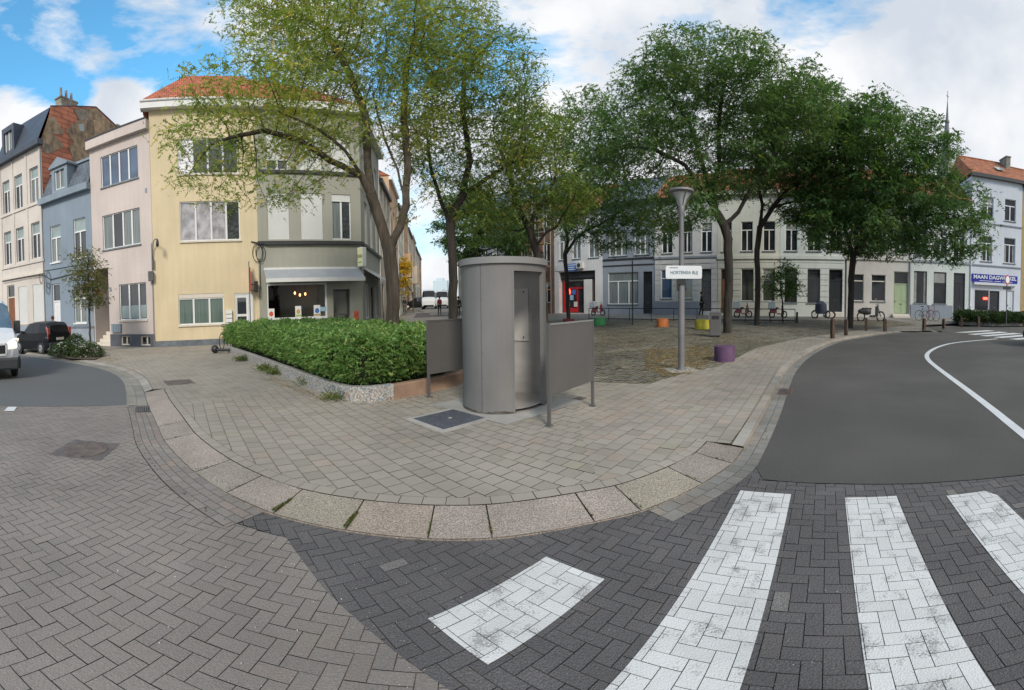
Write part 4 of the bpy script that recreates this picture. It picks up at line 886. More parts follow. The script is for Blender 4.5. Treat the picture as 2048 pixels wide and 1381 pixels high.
# right side of the side street
s0 = 31
for i in range(4):
    wd = [12, 16, 20, 30][i]; H = [12, 11, 12.5, 12][i]
    h = house('street_house', ['dark brick house at the near right of the side street', 'tan house second on the right of the side street', 'pale house third on the right of the side street', 'far house at the right end of the side street'][i], stp(s0+wd, 11.5), SA+180, 0, 'houses down the right of the side street')
    n = int(wd/2.4); hol = [(wd*(k+.25)/n, wd*(k+.7)/n, z, z+2) for k in range(n) for z in (1, 5, 8.3)]
    wallmesh(.02, wd-.02, 0, H, hol, 9).build('wall', mat('brick_r', [(.2, .13, .1), (.42, .36, .28), (.45, .42, .36), (.4, .3, .2)][i], .9, .1, .8), h)
    for q in hol: window(h, *q, (.5,), .5, sill=None)
    band(h, 'cornice', 'slatdark', 0, wd, H-.3, H, .3); roof(h, 0, wd, H, H+2.4, -.2, 9, 'orangetile'); s0 += wd

# ------------------------------------------------------------------ the row on the far side
RA = -42
M['glass'] = glass('shaded_window_glass', (.02, .022, .025), .06, .5, .6, .35); M['glass'].node_tree.nodes['Principled BSDF'].inputs['Coat Weight'].default_value = .12
def rust(p, m, u0, u1, z0, z1, hol, step=.42):
    g = MB(); z = z0
    while z < z1-.1:
        zt = min(z+step-.04, z1); segs = [(u0, u1)]
        for q in hol:
            if q[2]-.05 < zt and q[3]+.05 > z:
                ns = []
                for a, b in segs:
                    if q[1] <= a or q[0] >= b: ns.append((a, b)); continue
                    if q[0] > a: ns.append((a, q[0]))
                    if q[1] < b: ns.append((q[1], b))
                segs = ns
        for a, b in segs:
            if b-a > .05: g.box(a+.01, b-.01, -.045, .01, z, zt)
        z += step
    g.build('rusticated_blocks', M[m], p)
M['wA'] = plaster('white_render', (.62, .61, .60), .3); M['bB'] = plaster('grey_render', (.26, .285, .33), .15); M['wC'] = plaster('pale_grey_render', (.60, .585, .56), .25)
M['wD'] = plaster('cream_render', (.60, .58, .49), .2); M['wD2'] = plaster('greenish_white_render', (.60, .63, .59), .15); M['wE'] = plaster('pinkish_white_render', (.58, .55, .51), .2)
M['wG'] = plaster('cool_white_render', (.64, .65, .685), .08); M['ochre'] = mat('ochre_brick', (.42, .30, .14), .9, .12, 2); M['palegreen'] = mat('pale_green_door', (.36, .44, .27), .6, .05)
M['brickw'] = mat('brown_brick', (.17, .10, .07), .95, .2, 2); M['timber'] = mat('scaffold_plank', (.45, .33, .15), .8, .2, 3); M['steel'] = mat('scaffold_tube', (.45, .46, .46), .5, .1, metal=.4)
def rowh(label, u0, u1, H, holes, wm, rm='orangetile', ridge=2.8, nm='row_house'):
    h = house(nm, label, RP, RA, .5); wallmesh(u0+.01, u1-.01, -.1, H, holes, 9, .18).build('wall', M[wm], h)
    MB().box(u0, u1, -.35, .05, H, H+.3).build('cornice', M['slatdark' if wm != 'wD' else 'wD'], h)
    roof(h, u0, u1, H+.3, H+.3+ridge, -.3, 8.5, rm); return h
z1_, z2_ = 4.85, 7.1
ROWW = True
# A white house with the red shop
hol = [(-25.4, -24.4, z1_, z2_), (-23.7, -22.7, z1_, z2_), (-21.7, -20.5, z1_, z2_), (-25.5, -20.95, .05, 3.75, 1.2)]
h = rowh('white house at the left end of the far row, over the red-fronted shop', -26.1, -20.05, 9.0, hol, 'wA')
for q in hol[:3]: window(h, *q, (.5,), .6, pane='curtain', fr='white')
M['redw'] = mat('red_paint', (.42, .015, .02), .5, .1); M['neon'] = mat('red_neon', (1, .1, .05), .5, 0, emit=((1, .05, .03), 6))
MB().box(-25.5, -21.0, .3, .5, 3.15, 3.74).build('shutter_box', M['slatdark'], h)
MB().box(-25.2, -22.5, .58, .62, 2.9, 3.02).build('light_strip', M['wA'], h)
sf = MB().box(-25.3, -22.5, .6, .66, .1, 2.9).build('shopfront', M['glass'], h)
MB().box(-25.3, -25.1, .5, .6, .1, 2.9).box(-22.6, -22.45, .5, .6, .1, 2.9).box(-25.1, -22.6, .5, .6, 2.2, 2.34).box(-23.55, -23.4, .5, .6, .1, 2.2).box(-25.1, -23.55, .5, .6, .1, .5).box(-25.1, -24.5, .52, .58, .5, 2.2).build('frame', M['redw'], sf)
MB().lathe([(.001, 0), (.3, 0), (.3, .03), (.001, .03)], 14, (-24.6, .46, 1.95), 'y').build('neon_sign', M['neon'], sf)
for a, z, m_ in ((-24.4, 1.2, 'plb'), (-24.9, .7, 'wA'), (-23.9, .6, 'wA'), (-24.1, 1.7, 'pblue')): MB().box(a, a+.45, .49, .5, z, z+.45).build('advert', M[m_], sf)
MB().box(-22.45, -21.55, .2, .9, .0, 3.0).build('pillar', M['wC'], h); MB().box(-21.55, -20.98, .8, .85, .05, 3.7).build('passage_door', M['wood'], h)
MB().box(-25.9, -24.7, -.06, -.01, 3.85, 4.4).build('shop_sign', M['wA'], h); s_ = MB().box(-24.6, -23.05, -.06, -.01, 3.78, 4.45).build('shop_sign', M['pblue'], h)
for z in (3.9, 4.08, 4.28): MB().box(-24.5, -23.2, -.07, -.061, z, z+.07).build('lettering_line', M['white'], s_)
t = thing('air_conditioner', 'grey air conditioning unit beside the blue sign on the white house', 'air conditioner', tuple(RP+ROWV*-22.6)+(.5,), R(RA)); MB().box(-.4, .35, -.4, -.0, 3.95, 4.5).build('case', M['wA'], t, bevel=.02); MB().cyl(0, 0, -.01, .01, .2, n=16).build('fan', M['slatdark'], t); bpy.data.objects[t.children[-1].name].rotation_euler = (pi/2, 0, 0); t.children[-1].location = (-.1, -.41, 4.22)
# B
hol = [(-19.3, -17.3, z1_, 6.9), (-16.5, -14.9, z1_, 6.9), (-19.45, -16.1, .82, 3.47), (-15.6, -14.65, .05, 3.45)]
h = rowh('blue-grey house with a wide three-light window and a black door in the far row', -20.05, -14.4, 9.1, hol, 'bB', 'slate')
for q in hol[:2]: window(h, *q, (.35, .68), None, pane='curtain')
window(h, *hol[2], (.33, .68), .75, pane='curtain'); door(h, *hol[3], 'navy', trans=.9); band(h, 'string_course', 'slatdark', -20, -14.45, 4.5, 4.62, .08); band(h, 'string_course', 'slatdark', -20, -14.45, 4.0, 4.08, .06)
# C
cw = [(-13.65, -12.6), (-11.7, -10.65), (-9.8, -8.8)]
hol = [(a, b, z1_, z2_) for a, b in cw]+[(-13.75, -12.65, 1.27, 3.55), (-11.6, -10.65, 1.27, 3.55), (-9.8, -8.85, .3, 3.55)]
h = rowh('pale grey house with blue-curtained windows behind the street name sign', -14.4, -8.3, 9.0, hol, 'wC')
for q in hol[:3]: window(h, *q, (.5,), .65)
for q in hol[3:5]: window(h, *q, (), .7, pane='bluepane')
door(h, *hol[5], 'irong', trans=.9); rust(h, 'wC', -14.35, -8.35, 1.05, 4.3, hol[3:]); MB().box(-14.38, -9.85, -.09, .0, 0, 1.0).build('plinth', M['bB'], h); band(h, 'string_course', 'bB', -14.4, -8.3, 4.4, 4.55, .12)
# D
hol = [(-7.9, -6.95, z1_, z2_), (-6.1, -5.05, z1_, z2_), (-4.12, -3.05, z1_, z2_), (-7.95, -6.95, .15, 3.5), (-6.1, -4.95, 1.08, 3.5), (-4.15, -3.05, 1.08, 3.5)]
h = rowh('cream house with a tall brown door behind the two central tree trunks', -8.3, -2.6, 9.2, hol, 'wD', 'redtile')
for q in hol[:3]: window(h, *q, (.5,), .65, fr='cream')
window(h, *hol[4], (), 0, fr='cream'); window(h, *hol[5], (), .7, fr='cream'); door(h, *hol[3], 'wood', trans=.8); rust(h, 'wD', -8.25, -2.65, 1.05, 4.1, hol[3:]); band(h, 'string_course', 'wD', -8.3, -2.6, 4.25, 4.5, .12); band(h, 'plinth', 'wD', -6.9, -2.62, 0, 1.0, .07)
# D2
hol = [(-2.15, -1.08, z1_, z2_), (-.2, .97, z1_, z2_), (1.78, 2.9, z1_, z2_), (-2.2, -1.08, 1.0, 3.5), (-.15, .97, 1.0, 3.5), (1.76, 2.95, .35, 3.5)]
h = rowh('greenish white rusticated house with a black door in the middle of the far row', -2.6, 3.15, 9.0, hol, 'wD2')
for q in hol[:3]: window(h, *q, (.5,), .65, fr='wD2')
for q in hol[3:5]: window(h, *q, (), 0, fr='slatdark')
door(h, *hol[5], 'navy', trans=.8); rust(h, 'wD2', -2.55, 3.1, 1.05, 4.1, hol[3:]); band(h, 'string_course', 'wD2', -2.6, 3.15, 4.25, 4.5, .12); MB().box(1.6, 3.0, -.35, 0, 0, .3).build('step', M['lightsill'], h)
# E
hol = [(3.9, 4.9, z1_, z2_), (5.6, 6.75, z1_, z2_), (7.65, 8.7, z1_, z2_), (3.75, 4.86, 1.2, 3.2), (5.55, 6.85, 1.2, 3.2), (7.6, 8.97, .15, 3.5)]
h = rowh('pinkish white house with a pale green door behind the parked motorcycle', 3.15, 9.2, 9.2, hol, 'wE')
for q in hol[:3]: window(h, *q, (.5,), .65)
for q in hol[3:5]: window(h, *q, (), .5, fr='cream')
door(h, *hol[5], 'palegreen', trans=.95); band(h, 'string_course', 'wE', 3.15, 9.2, 4.3, 4.5, .12); pipe(h, 9.1, 0, 9, 'bB')
for i in range(2): MB().box(7.5, 9.05, -.3*(2-i), 0, .14*i, .14*(i+1)).build('step', M['lightsill'], h)
# F
hol = [(9.5, 10.75, z1_, z2_), (11.4, 12.65, z1_, z2_), (13.3, 14.45, z1_, z2_), (9.5, 10.75, 1.12, 3.6), (11.4, 12.65, 1.12, 3.6), (13.38, 14.55, .1, 3.6)]
h = rowh('white house with a navy door and grey plinth left of the day shop', 9.2, 15.0, 9.2, hol, 'wD2')
for q in hol[:5]: window(h, *q, (.5,) if q[2] > 4 else (), .0 if q[2] < 4 else .65, fr='white' if q[2] > 4 else 'slatdark')
door(h, *hol[5], 'navy', trans=.8); MB().box(9.22, 13.3, -.08, 0, 0, 1.0).build('plinth', M['bB'], h); band(h, 'string_course', 'bB', 9.2, 15, 4.3, 4.45, .1)
# G shop
hol = [(16.15, 17.4, 8.3, 10.15), (18.65, 19.9, 8.3, 10.2), (16.15, 17.35, 4.7, 6.8), (18.65, 19.95, 4.7, 6.85), (15.55, 17.1, .6, 2.35), (17.15, 18.25, .05, 2.3), (19.1, 19.9, .05, 2.4)]
h = rowh('tall blue-white building with the blue shop sign at the right of the far row', 15.0, 20.65, 11.7, hol, 'wG', 'orangetile', 2.6, 'shop_building')
for q in hol[:4]: window(h, *q, (.5,), .6)
window(h, *hol[4], (), 0); door(h, *hol[5], 'navy', trans=None, panel=False); door(h, *hol[6], 'whitegloss', trans=None)
MB().box(16.5, 16.95, .02, .06, 1.55, 1.75).build('neon_sign', M['neon'], h)
for z in (7.85, 4.35): MB().box(15.02, 20.65, -.08, .01, z-.06, z+.05).build('string_course', M['bB'], h)
MB().box(15.4, 20.0, -.3, .0, 2.75, 2.95).build('shop_canopy', M['wG'], h)
chimney(h, 20.3, 3.4, 13.4, .5, 1.6, 1.6, 0)
s_ = MB(); s_.add([(18.3, 1.1, 12.98), (19.2, 1.1, 12.98), (19.2, 2.0, 13.5), (18.3, 2.0, 13.5)], [(0, 1, 2, 3)]); s_.v = [(x, y, z+.02) for x, y, z in s_.v]; s_.build('skylight', M['frost'], h)
pipe(h, 15.1, 0, 11.6, 'wG')
M['signblue'] = mat('blue_sign', (.008, .014, .26), .4, .05)
t = thing('shop_sign', 'long blue sign with white lettering over the day shop', 'sign', tuple(RP+ROWV*0)+(.5,), R(RA))
MB().box(15.2, 20.2, -.14, -.02, 2.98, 3.62).build('board', M['signblue'], t); txt('lettering', 'MAAN DAGWINKEL', .42, M['white'], t, (17.7, -.15, 3.37), sx=1.24, bold=.012)
for i in range(24): pass
MB().box(16.0, 17.4, -.146, -.141, 3.06, 3.1).box(17.6, 18.3, -.146, -.141, 3.06, 3.1).box(18.5, 19.6, -.146, -.141, 3.06, 3.1).build('small_print', M['white'], t)
# H
hol = [(21.3, 23.8, .1, 2.6), (21.4, 22.6, 4.8, 6.6), (24, 25.2, 4.8, 6.6), (21.4, 22.6, 8, 9.6)]
h = rowh('ochre brick house at the right edge of the photo', 20.65, 27, 11.5, hol, 'ochre', 'orangetile', 2.6)
for q in hol[1:]: window(h, *q, (.5,))
door(h, *hol[0], 'wood', trans=None, handle=False)
# scaffolded house and its neighbour
hol = [(-30.9+1.6*k, -29.9+1.6*k, z, z+1.9) for k in range(3) for z in (1, 4.8, 8)]
h = rowh('brown brick house wrapped in scaffolding left of the white row house', -31.4, -26.1, 10.8, hol, 'brickw', 'slate')
for q in hol: window(h, *q, (.5,))
t = thing('scaffolding', 'steel scaffolding with yellow planks in front of the brown brick house', 'scaffolding', tuple(RP)+(.5,), R(RA))
for u in (-31.2, -29.5, -27.9, -26.3):
    for y in (-1.5, -.4): MB().tube([(u, y, 0), (u, y, 11)], .035, 6).build('standard', M['steel'], t)
for z in (2.2, 4.3, 6.4, 8.5, 10.3):
    MB().box(-31.3, -26.2, -1.45, -.45, z-.05, z).build('plank', M['timber'], t)
    MB().tube([(-31.3, -1.5, z+1), (-26.2, -1.5, z+1)], .03, 6).tube([(-31.3, -1.5, z+.5), (-26.2, -1.5, z+.5)], .03, 6).build('guard_rail', M['steel'], t)
hol = [(-37.5+1.9*k, -36.3+1.9*k, z, z+2) for k in range(3) for z in (1, 4.8, 8)]
h = rowh('grey blue house half hidden by trees left of the scaffolding', -38, -31.4, 10.5, hol, 'bB', 'slate')
for q in hol: window(h, *q, (.5,))
ROWW = False
# church spire
M['spire'] = mat('spire_slate', (.16, .165, .18), .8, .15, .3)
sp = pol(1893, 130, 300); t = thing('church_spire', 'slender grey church spire rising behind the right-hand tree', 'church spire', (*sp, .5))
MB().box(-1.9, 1.9, -1.9, 1.9, 0, 40).build('tower', M['chim'], t)
MB().cyl(0, 0, 40, 52, 1.85, .6, 8).cyl(0, 0, 52, 52.6, .8, .75, 8).cyl(0, 0, 52.6, 58.5, .5, .12, 8).build('spire', M['spire'], t); MB().tube([(0, 0, 58), (0, 0, 62)], .1, 6).box(-.6, .6, -.08, .08, 60.2, 60.45).build('cross', M['spire'], t)
for a in range(4): MB().box(-1.2+.6*a, -1.0+.6*a, -1.6, -1.4, 40, 43).build('pinnacle', M['spire'], t)
tw = pol(882, 290, 570); t = thing('distant_tower', 'faint blue office tower at the very end of the side street', 'tower', (*tw, 0)); MB().box(-5, 5, -4, 4, 0, 15).box(-3, 2, -3, 3, 15, 16.5).build('wall', mat('hazy_blue', (.50, .60, .66), .6, .05), t)
# ================================================================== TREES AND HEDGES
M['leaf'] = leafmat('leaves', .38); M['hedgeleaf'] = leafmat('hedge_leaves', .25, .45)
def barkmat(name, col):
    return mat(name, col, .95, .3, 5, bump=1.0, bscale=9, dirt=.45, stretch=(2.2, 2.2, .45))
M['bark'] = barkmat('bark_brown', (.078, .062, .046)); M['bark2'] = barkmat('bark_dark', (.042, .035, .029))
def leaves(O, n_per, Lf, w_, h_, pairs, cols, clump=None, droop=.35, spread=.25, seed=1, out=None, flat=.5):
    "fronds of paired leaflets: O (k,3) twig points -> quads V, F, colour"
    g = np.random.default_rng(seed); O = np.repeat(O, n_per, 0); n = len(O)
    O = O+g.normal(0, spread, (n, 3))*[1.2, 1.2, .45]
    a = g.uniform(0, 2*pi, n); d = np.stack([np.cos(a), np.sin(a), g.normal(-droop, .35, n)], 1)
    if out is not None: d += out[np.repeat(np.arange(len(out)), n_per)]*.8
    d /= np.linalg.norm(d, axis=1)[:, None]
    up = np.array([0, 0, 1.])+g.normal(0, flat, (n, 3)); sd = np.cross(d, up); sd /= np.linalg.norm(sd, axis=1)[:, None]+1e-9
    Ln = Lf*g.uniform(.6, 1.25, n); V = []
    base = np.array(cols[0]); 
    ph = g.uniform(0, 9, 3)
    cl = .5+.5*np.sin(O[:, 0]*1.1+ph[0])*np.sin(O[:, 1]*.9+ph[1])*np.sin(O[:, 2]*1.4+ph[2]); cl = np.clip(cl+g.normal(0, .3, n), 0, 1)
    C_ = np.array(cols[0])[None]*(1-cl[:, None])+np.array(cols[1])[None]*cl[:, None]
    if len(cols) > 2:
        pk = g.random(n) < cols[3]; C_[pk] = np.array(cols[2])
    C_ *= g.uniform(.65, 1.35, (n, 1))
    for k in range(pairs):
        t = (k+.6)/pairs; c = O+d*(Ln*t)[:, None]+np.array([0, 0, -1])*(Ln*t*t*.25)[:, None]
        ww = w_*g.uniform(.7, 1.2, n)*(1.1-.5*t); hh = h_*g.uniform(.8, 1.2, n)
        dd = d+g.normal(0, .25, (n, 3)); ss = sd+g.normal(0, .2, (n, 3))
        V.append(np.stack([c-ss*ww[:, None], c-dd*hh[:, None], c+ss*ww[:, None], c+dd*hh[:, None]], 1))
    V = np.stack(V, 1).reshape(-1, 3); F = np.arange(len(V)).reshape(-1, 4)
    return V, F, np.repeat(C_, pairs, 0)
def colonize(paths, A, step, kill, infl, iters=160, seed=0):
    g = np.random.default_rng(seed); P = []; par = []
    for pth in paths:
        pth = [np.array(q, float) for q in pth]
        if not P: P.append(pth[0]); par.append(-1); last = 0
        else:
            dd = np.linalg.norm(np.array(P)-pth[0], axis=1); last = int(dd.argmin())
        for a, b in zip(pth[:-1], pth[1:]):
            n = max(1, int(np.linalg.norm(b-a)/step))
            for i in range(n):
                P.append(a+(b-a)*(i+1)/n+g.normal(0, .012, 3)); par.append(last); last = len(P)-1
    n0 = len(P); P_ = np.array(P); dist = np.full(len(A), 1e9); near = np.zeros(len(A), int)
    def upd(lo):
        nonlocal dist, near
        for i in range(lo, len(P)):
            d = np.linalg.norm(A-P[i], axis=1); k = d < dist; dist[k] = d[k]; near[k] = i
    upd(0); alive = np.ones(len(A), bool)
    for it in range(iters):
        k = alive & (dist < infl)
        if not k.any():
            if it == 0: k = alive & (dist < dist.min()+2)
            else: break
        v = A[k]-np.array(P)[near[k]]; v /= np.linalg.norm(v, axis=1)[:, None]
        S = {}
        for i, q in zip(near[k], v): S[i] = S.get(i, 0)+q
        lo = len(P)
        for i, q in S.items():
            q = q+g.normal(0, .25, 3)+[0, 0, .08]; q /= np.linalg.norm(q)+1e-9; P.append(P[i]+q*step); par.append(i)
        upd(lo); alive &= dist > kill
        if not alive.any() or len(P) > 9000: break
    return np.array(P), np.array(par), n0
def treemesh(P, par, r_base, tip=.006, ex=1.92):
    n = len(P); R_ = np.zeros(n); 
    acc = np.zeros(n); kids = np.bincount(par[par >= 0], minlength=n)
    for i in range(n-1, 0, -1):
        if acc[i] == 0: acc[i] = tip**ex
        acc[par[i]] += acc[i]
    R_ = acc**(1/ex); k = r_base/R_[0]; R_ = tip+(R_-tip)*(r_base-tip)/(R_[0]-tip)
    a = P[par[1:]]; b = P[1:]; ra = np.minimum(R_[par[1:]], R_[1:]*1.35); rb = R_[1:]
    d = b-a; d /= np.linalg.norm(d, axis=1)[:, None]+1e-9
    u = np.cross(d, [.3, .5, .81]); u /= np.linalg.norm(u, axis=1)[:, None]; w_ = np.cross(d, u)
    big = rb > .035; Vs = []; Fs = []; off = 0
    for sel, m in ((big, 9), (~big, 4)):
        A_, B_, ra_, rb_, u_, v_ = a[sel], b[sel], ra[sel], rb[sel], u[sel], w_[sel]
        if not len(A_): continue
        t = 2*pi*np.arange(m)/m; ring = u_[:, None]*np.cos(t)[None, :, None]+v_[:, None]*np.sin(t)[None, :, None]
        ext = d[sel]*(rb_*.35)[:, None]
        V = np.concatenate([(A_-ext)[:, None]+ring*ra_[:, None, None], (B_+ext)[:, None]+ring*rb_[:, None, None]], 1)
        i = np.arange(m); f = np.stack([i, (i+1) % m, m+(i+1) % m, m+i], 1)
        F = (f[None]+(np.arange(len(A_))*2*m)[:, None, None]).reshape(-1, 4)+off; Vs.append(V.reshape(-1, 3)); Fs.append(F); off += len(A_)*2*m
    return np.concatenate(Vs), np.concatenate(Fs), R_
LV, LL = 2.3, 4.2
LVX = 1
def tree(name, label, cat, base, paths, ells, r, cols, n_attr, leaf=(4, .3, .05, .022, 5), step=.35, kill=.5, infl=2.6, seed=3, group=None, bark='bark', gaps=.0, shade=0, tipmax=.03, droop=.22, spread=.26, fq=1.9, thr=-.4):
    "paths: trunk and main limbs; ells: crown masses as (centre, (rx, ry, rz), share)"
    g = np.random.default_rng(seed); A = []; n_attr = int(n_attr*LV); leaf = (int(leaf[0]*LL),)+tuple(leaf[1:])
    tot = sum(e[2] for e in ells)
    for c, rr, sh in ells:
        k = int(n_attr*sh/tot); q = g.normal(size=(k, 3)); q /= np.linalg.norm(q, axis=1)[:, None]; q *= (g.random((k, 1))**(1/2.4))
        A.append(np.array(c)+q*np.array(rr))
    A = np.concatenate(A)
    if gaps:
        f = np.sin(A[:, 0]*1.9+seed)*np.sin(A[:, 1]*1.7+2*seed)*np.sin(A[:, 2]*2.3+seed*.7); A = A[(f > -gaps) | (g.random(len(A)) < .25)]
    A = A[A[:, 2] > 1.8]
    P, par, n0 = colonize(paths, A, step, kill, infl, seed=seed)
    V, F, R_ = treemesh(P, par, r)
    bx = paths[0][0]; t = thing(name, label, cat, tuple(map(float, bx)), 0, group)
    npmesh('trunk', V-bx, F, M[bark], None, t, True)
    tips = np.nonzero((R_ < tipmax) & (np.arange(len(P)) >= min(n0, 6)))[0]
    tips = tips[P[tips, 2] > 2.0]; Q = P[tips]*fq
    nz = np.sin(Q[:, 0]+1.3*np.sin(Q[:, 1]*.7+seed))+np.sin(Q[:, 1]+1.3*np.sin(Q[:, 2]*.8))+np.sin(Q[:, 2]*1.2+1.3*np.sin(Q[:, 0]*.9+2*seed))
    tips = tips[(nz > thr) | (g.random(len(tips)) < .3)]
    V, F, col = leaves(P[tips], leaf[0], leaf[1], leaf[2], leaf[3], leaf[4], cols, seed=seed+1, droop=droop, spread=spread)
    npmesh('crown', V-bx, F, M['leaf'], col, t)
    if 0: print(name, len(P), 'nodes', len(F), 'leaf quads')
    return t
def E(px, py, dist, rx, ry, dep, share=1.):
    c = p3(px, py, dist); return (c, (rx/FX*dist, dep, ry/FY*dist*1.1), share)
def Px(*q): return [p3(*a) for a in q]
YG = ((.17, .25, .06), (.33, .35, .085), (.50, .40, .10), .10)
MG = ((.10, .175, .05), (.21, .26, .06), (.38, .33, .07), .07)
DG = ((.075, .15, .055), (.13, .20, .07), (.20, .22, .06), .05)
DD = ((.062, .13, .045), (.11, .185, .06), (.19, .21, .05), .04)
# T1: big yellowing tree standing in the hedge
b = pol(785, 11.9); r0 = np.array([b[0], b[1], 0])
tr = [r0]+Px((785, 560, 11.9), (780, 500, 11.9))
tree('street_tree', 'largest tree, yellowing, its thick brown trunk rising out of the hedge', 'tree', b,
     [tr, Px((780, 500, 11.9), (762, 450, 11.8), (742, 390, 11.6), (722, 350, 11.4), (690, 300, 11.0), (640, 262, 10.6), (560, 225, 10.4)),
      Px((722, 350, 11.4), (660, 322, 11.5), (600, 282, 11.4), (530, 262, 11.2), (460, 275, 11.0)),
      Px((742, 390, 11.6), (735, 320, 12.2), (730, 230, 12.6), (700, 150, 12.8), (650, 60, 13)),
      Px((780, 500, 11.9), (800, 455, 12.1), (812, 410, 12.2), (795, 340, 12.4), (770, 280, 12.8), (745, 190, 13)),
      Px((812, 410, 12.2), (815, 330, 12.6), (808, 240, 13), (812, 140, 13.3), (840, 40, 13.5)),
      Px((800, 455, 12.1), (835, 400, 12.6), (870, 350, 13))],
     [E(560, 220, 11.4, 190, 95, 3.0, 1.3), E(440, 290, 11, 90, 80, 1.8, .5), E(700, 90, 12.8, 230, 130, 3.6, 2.0), E(600, 20, 13, 150, 130, 3, .9), E(880, 60, 13.2, 130, 140, 3, 1.0), E(530, 380, 11, 150, 40, 1.6, .25), E(790, 200, 13, 110, 110, 2.6, .6), E(400, 360, 10.8, 50, 30, 1, .1)],
     .20, YG, 3800, (3.9, .27, .047, .018, 6), .30, .42, 2.4, 11, 'honey locust trees on the square', gaps=.10, thr=-.25)
# T2
b = pol(905, 17); r0 = np.array([b[0], b[1], float(gz(*b))])
tree('street_tree', 'tall yellow-green tree whose straight trunk passes just left of the urinal', 'tree', b,
     [[r0]+Px((906, 520, 17), (900, 440, 17)), Px((900, 440, 17), (880, 400, 17), (862, 340, 17.4), (850, 250, 17.6)), Px((900, 440, 17), (925, 390, 17), (940, 320, 17), (925, 220, 17), (930, 120, 17)),
      Px((925, 390, 17), (985, 350, 16.6), (1030, 320, 16))],
     [E(960, 170, 17, 130, 120, 3.4, 1.6), E(890, 290, 17, 120, 90, 3, .8), E(1020, 270, 16.5, 90, 100, 3, .9), E(960, 400, 17, 90, 50, 2.4, .4)],
     .19, MG, 3000, (3, .33, .06, .026, 5), .36, .5, 2.6, 12, 'honey locust trees on the square', gaps=.25, bark='bark2')
# T3 leaning
b = pol(1092, 21); r0 = np.array([b[0], b[1], float(gz(*b))])
tree('street_tree', 'leaning dark-trunked tree directly behind the urinal', 'tree', b,
     [[r0]+Px((1078, 520, 21), (1062, 470, 21), (1047, 435, 21)), Px((1047, 435, 21), (1030, 405, 21), (1022, 360, 21), (1000, 300, 21)), Px((1062, 470, 21), (1066, 430, 21), (1090, 400, 21), (1110, 360, 21)), Px((1070, 490, 21), (1090, 466, 20.6), (1115, 452, 20.2))],
     [E(1060, 310, 21, 90, 110, 3.6, 1.5), E(1120, 400, 20.5, 80, 60, 3, .7), E(980, 430, 22, 70, 60, 3, .6)],
     .2, MG, 1800, (4, .38, .07, .032, 5), .42, .6, 3, 13, 'honey locust trees on the square', bark='bark2', gaps=.3)
# T4 thin
b = pol(1137, 30); r0 = np.array([b[0], b[1], float(gz(*b))])
tree('street_tree', 'thin black-trunked tree standing in the dark red round planter', 'tree', b,
     [[r0]+Px((1134, 560, 30), (1130, 510, 30), (1136, 480, 30)), Px((1136, 480, 30), (1128, 440, 30), (1140, 380, 30)), Px((1130, 510, 30), (1150, 480, 30), (1170, 462, 30), (1200, 450, 29.5)), Px((1136, 480, 30), (1115, 465, 30), (1100, 450, 30))],
     [E(1175, 300, 30, 80, 130, 4, 1.6), E(1220, 420, 28, 100, 85, 3.5, 1.3), E(1130, 400, 30, 60, 50, 3, .5), E(1290, 450, 27.5, 70, 55, 2.5, .6)],
     0.15, DG, 2100, (4, .5, .09, .042, 5), .5, .75, 3.4, 14, 'honey locust trees on the square', bark='bark2')
# T5
b = gp(1455, 666); r0 = np.array([b[0], b[1], float(gz(*b))]); D5 = float(np.hypot(*b))
tree('street_tree', 'broad green tree with a forking trunk behind the dark grey litter bin', 'tree', b,
     [[r0]+Px((1458, 560, D5), (1456, 480, D5), (1448, 450, D5)), Px((1448, 450, D5), (1430, 420, D5), (1422, 385, D5), (1438, 330, D5), (1438, 240, D5), (1450, 150, D5)), Px((1430, 420, D5), (1395, 370, 21), (1370, 330, 21), (1310, 300, 20.6)),
      Px((1448, 450, D5), (1478, 425, D5), (1500, 380, 22), (1540, 330, 22), (1560, 260, 22)), Px((1422, 385, D5), (1380, 250, D5), (1330, 180, D5))],
     [E(1420, 170, D5, 190, 95, 4.6, 2.2), E(1550, 230, 22, 130, 110, 4, 1.3), E(1290, 270, 21, 100, 90, 3.6, 1.0), E(1440, 330, D5, 130, 60, 3.6, .6), E(1360, 410, 20.5, 70, 55, 2.5, .4), E(1240, 330, 21, 80, 70, 3, .5)],
     .24, DG, 3800, (4, .42, .078, .034, 5), .42, .55, 3, 15, 'honey locust trees on the square', bark='bark2', gaps=.22)
# T6
b = gp(1514, 651); r0 = np.array([b[0], b[1], float(gz(*b))]); D6 = float(np.hypot(*b))
tree('street_tree', 'slim black-trunked tree just right of the broad forking one', 'tree', b,
     [[r0]+Px((1516, 560, D6), (1514, 500, D6), (1520, 455, D6)), Px((1520, 455, D6), (1524, 410, D6), (1512, 350, D6), (1520, 260, D6)), Px((1520, 455, D6), (1545, 415, D6), (1575, 380, D6), (1620, 350, D6), (1660, 320, D6)), Px((1545, 415, D6), (1580, 405, D6), (1620, 400, D6))],
     [E(1620, 260, D6, 130, 100, 4, 1.5), E(1540, 330, D6, 100, 70, 3.5, .7), E(1640, 400, D6, 90, 60, 3.5, .8)],
     .18, DG, 2200, (5, .46, .085, .04, 5), .46, .62, 3.2, 16, 'honey locust trees on the square', bark='bark2', gaps=.25)
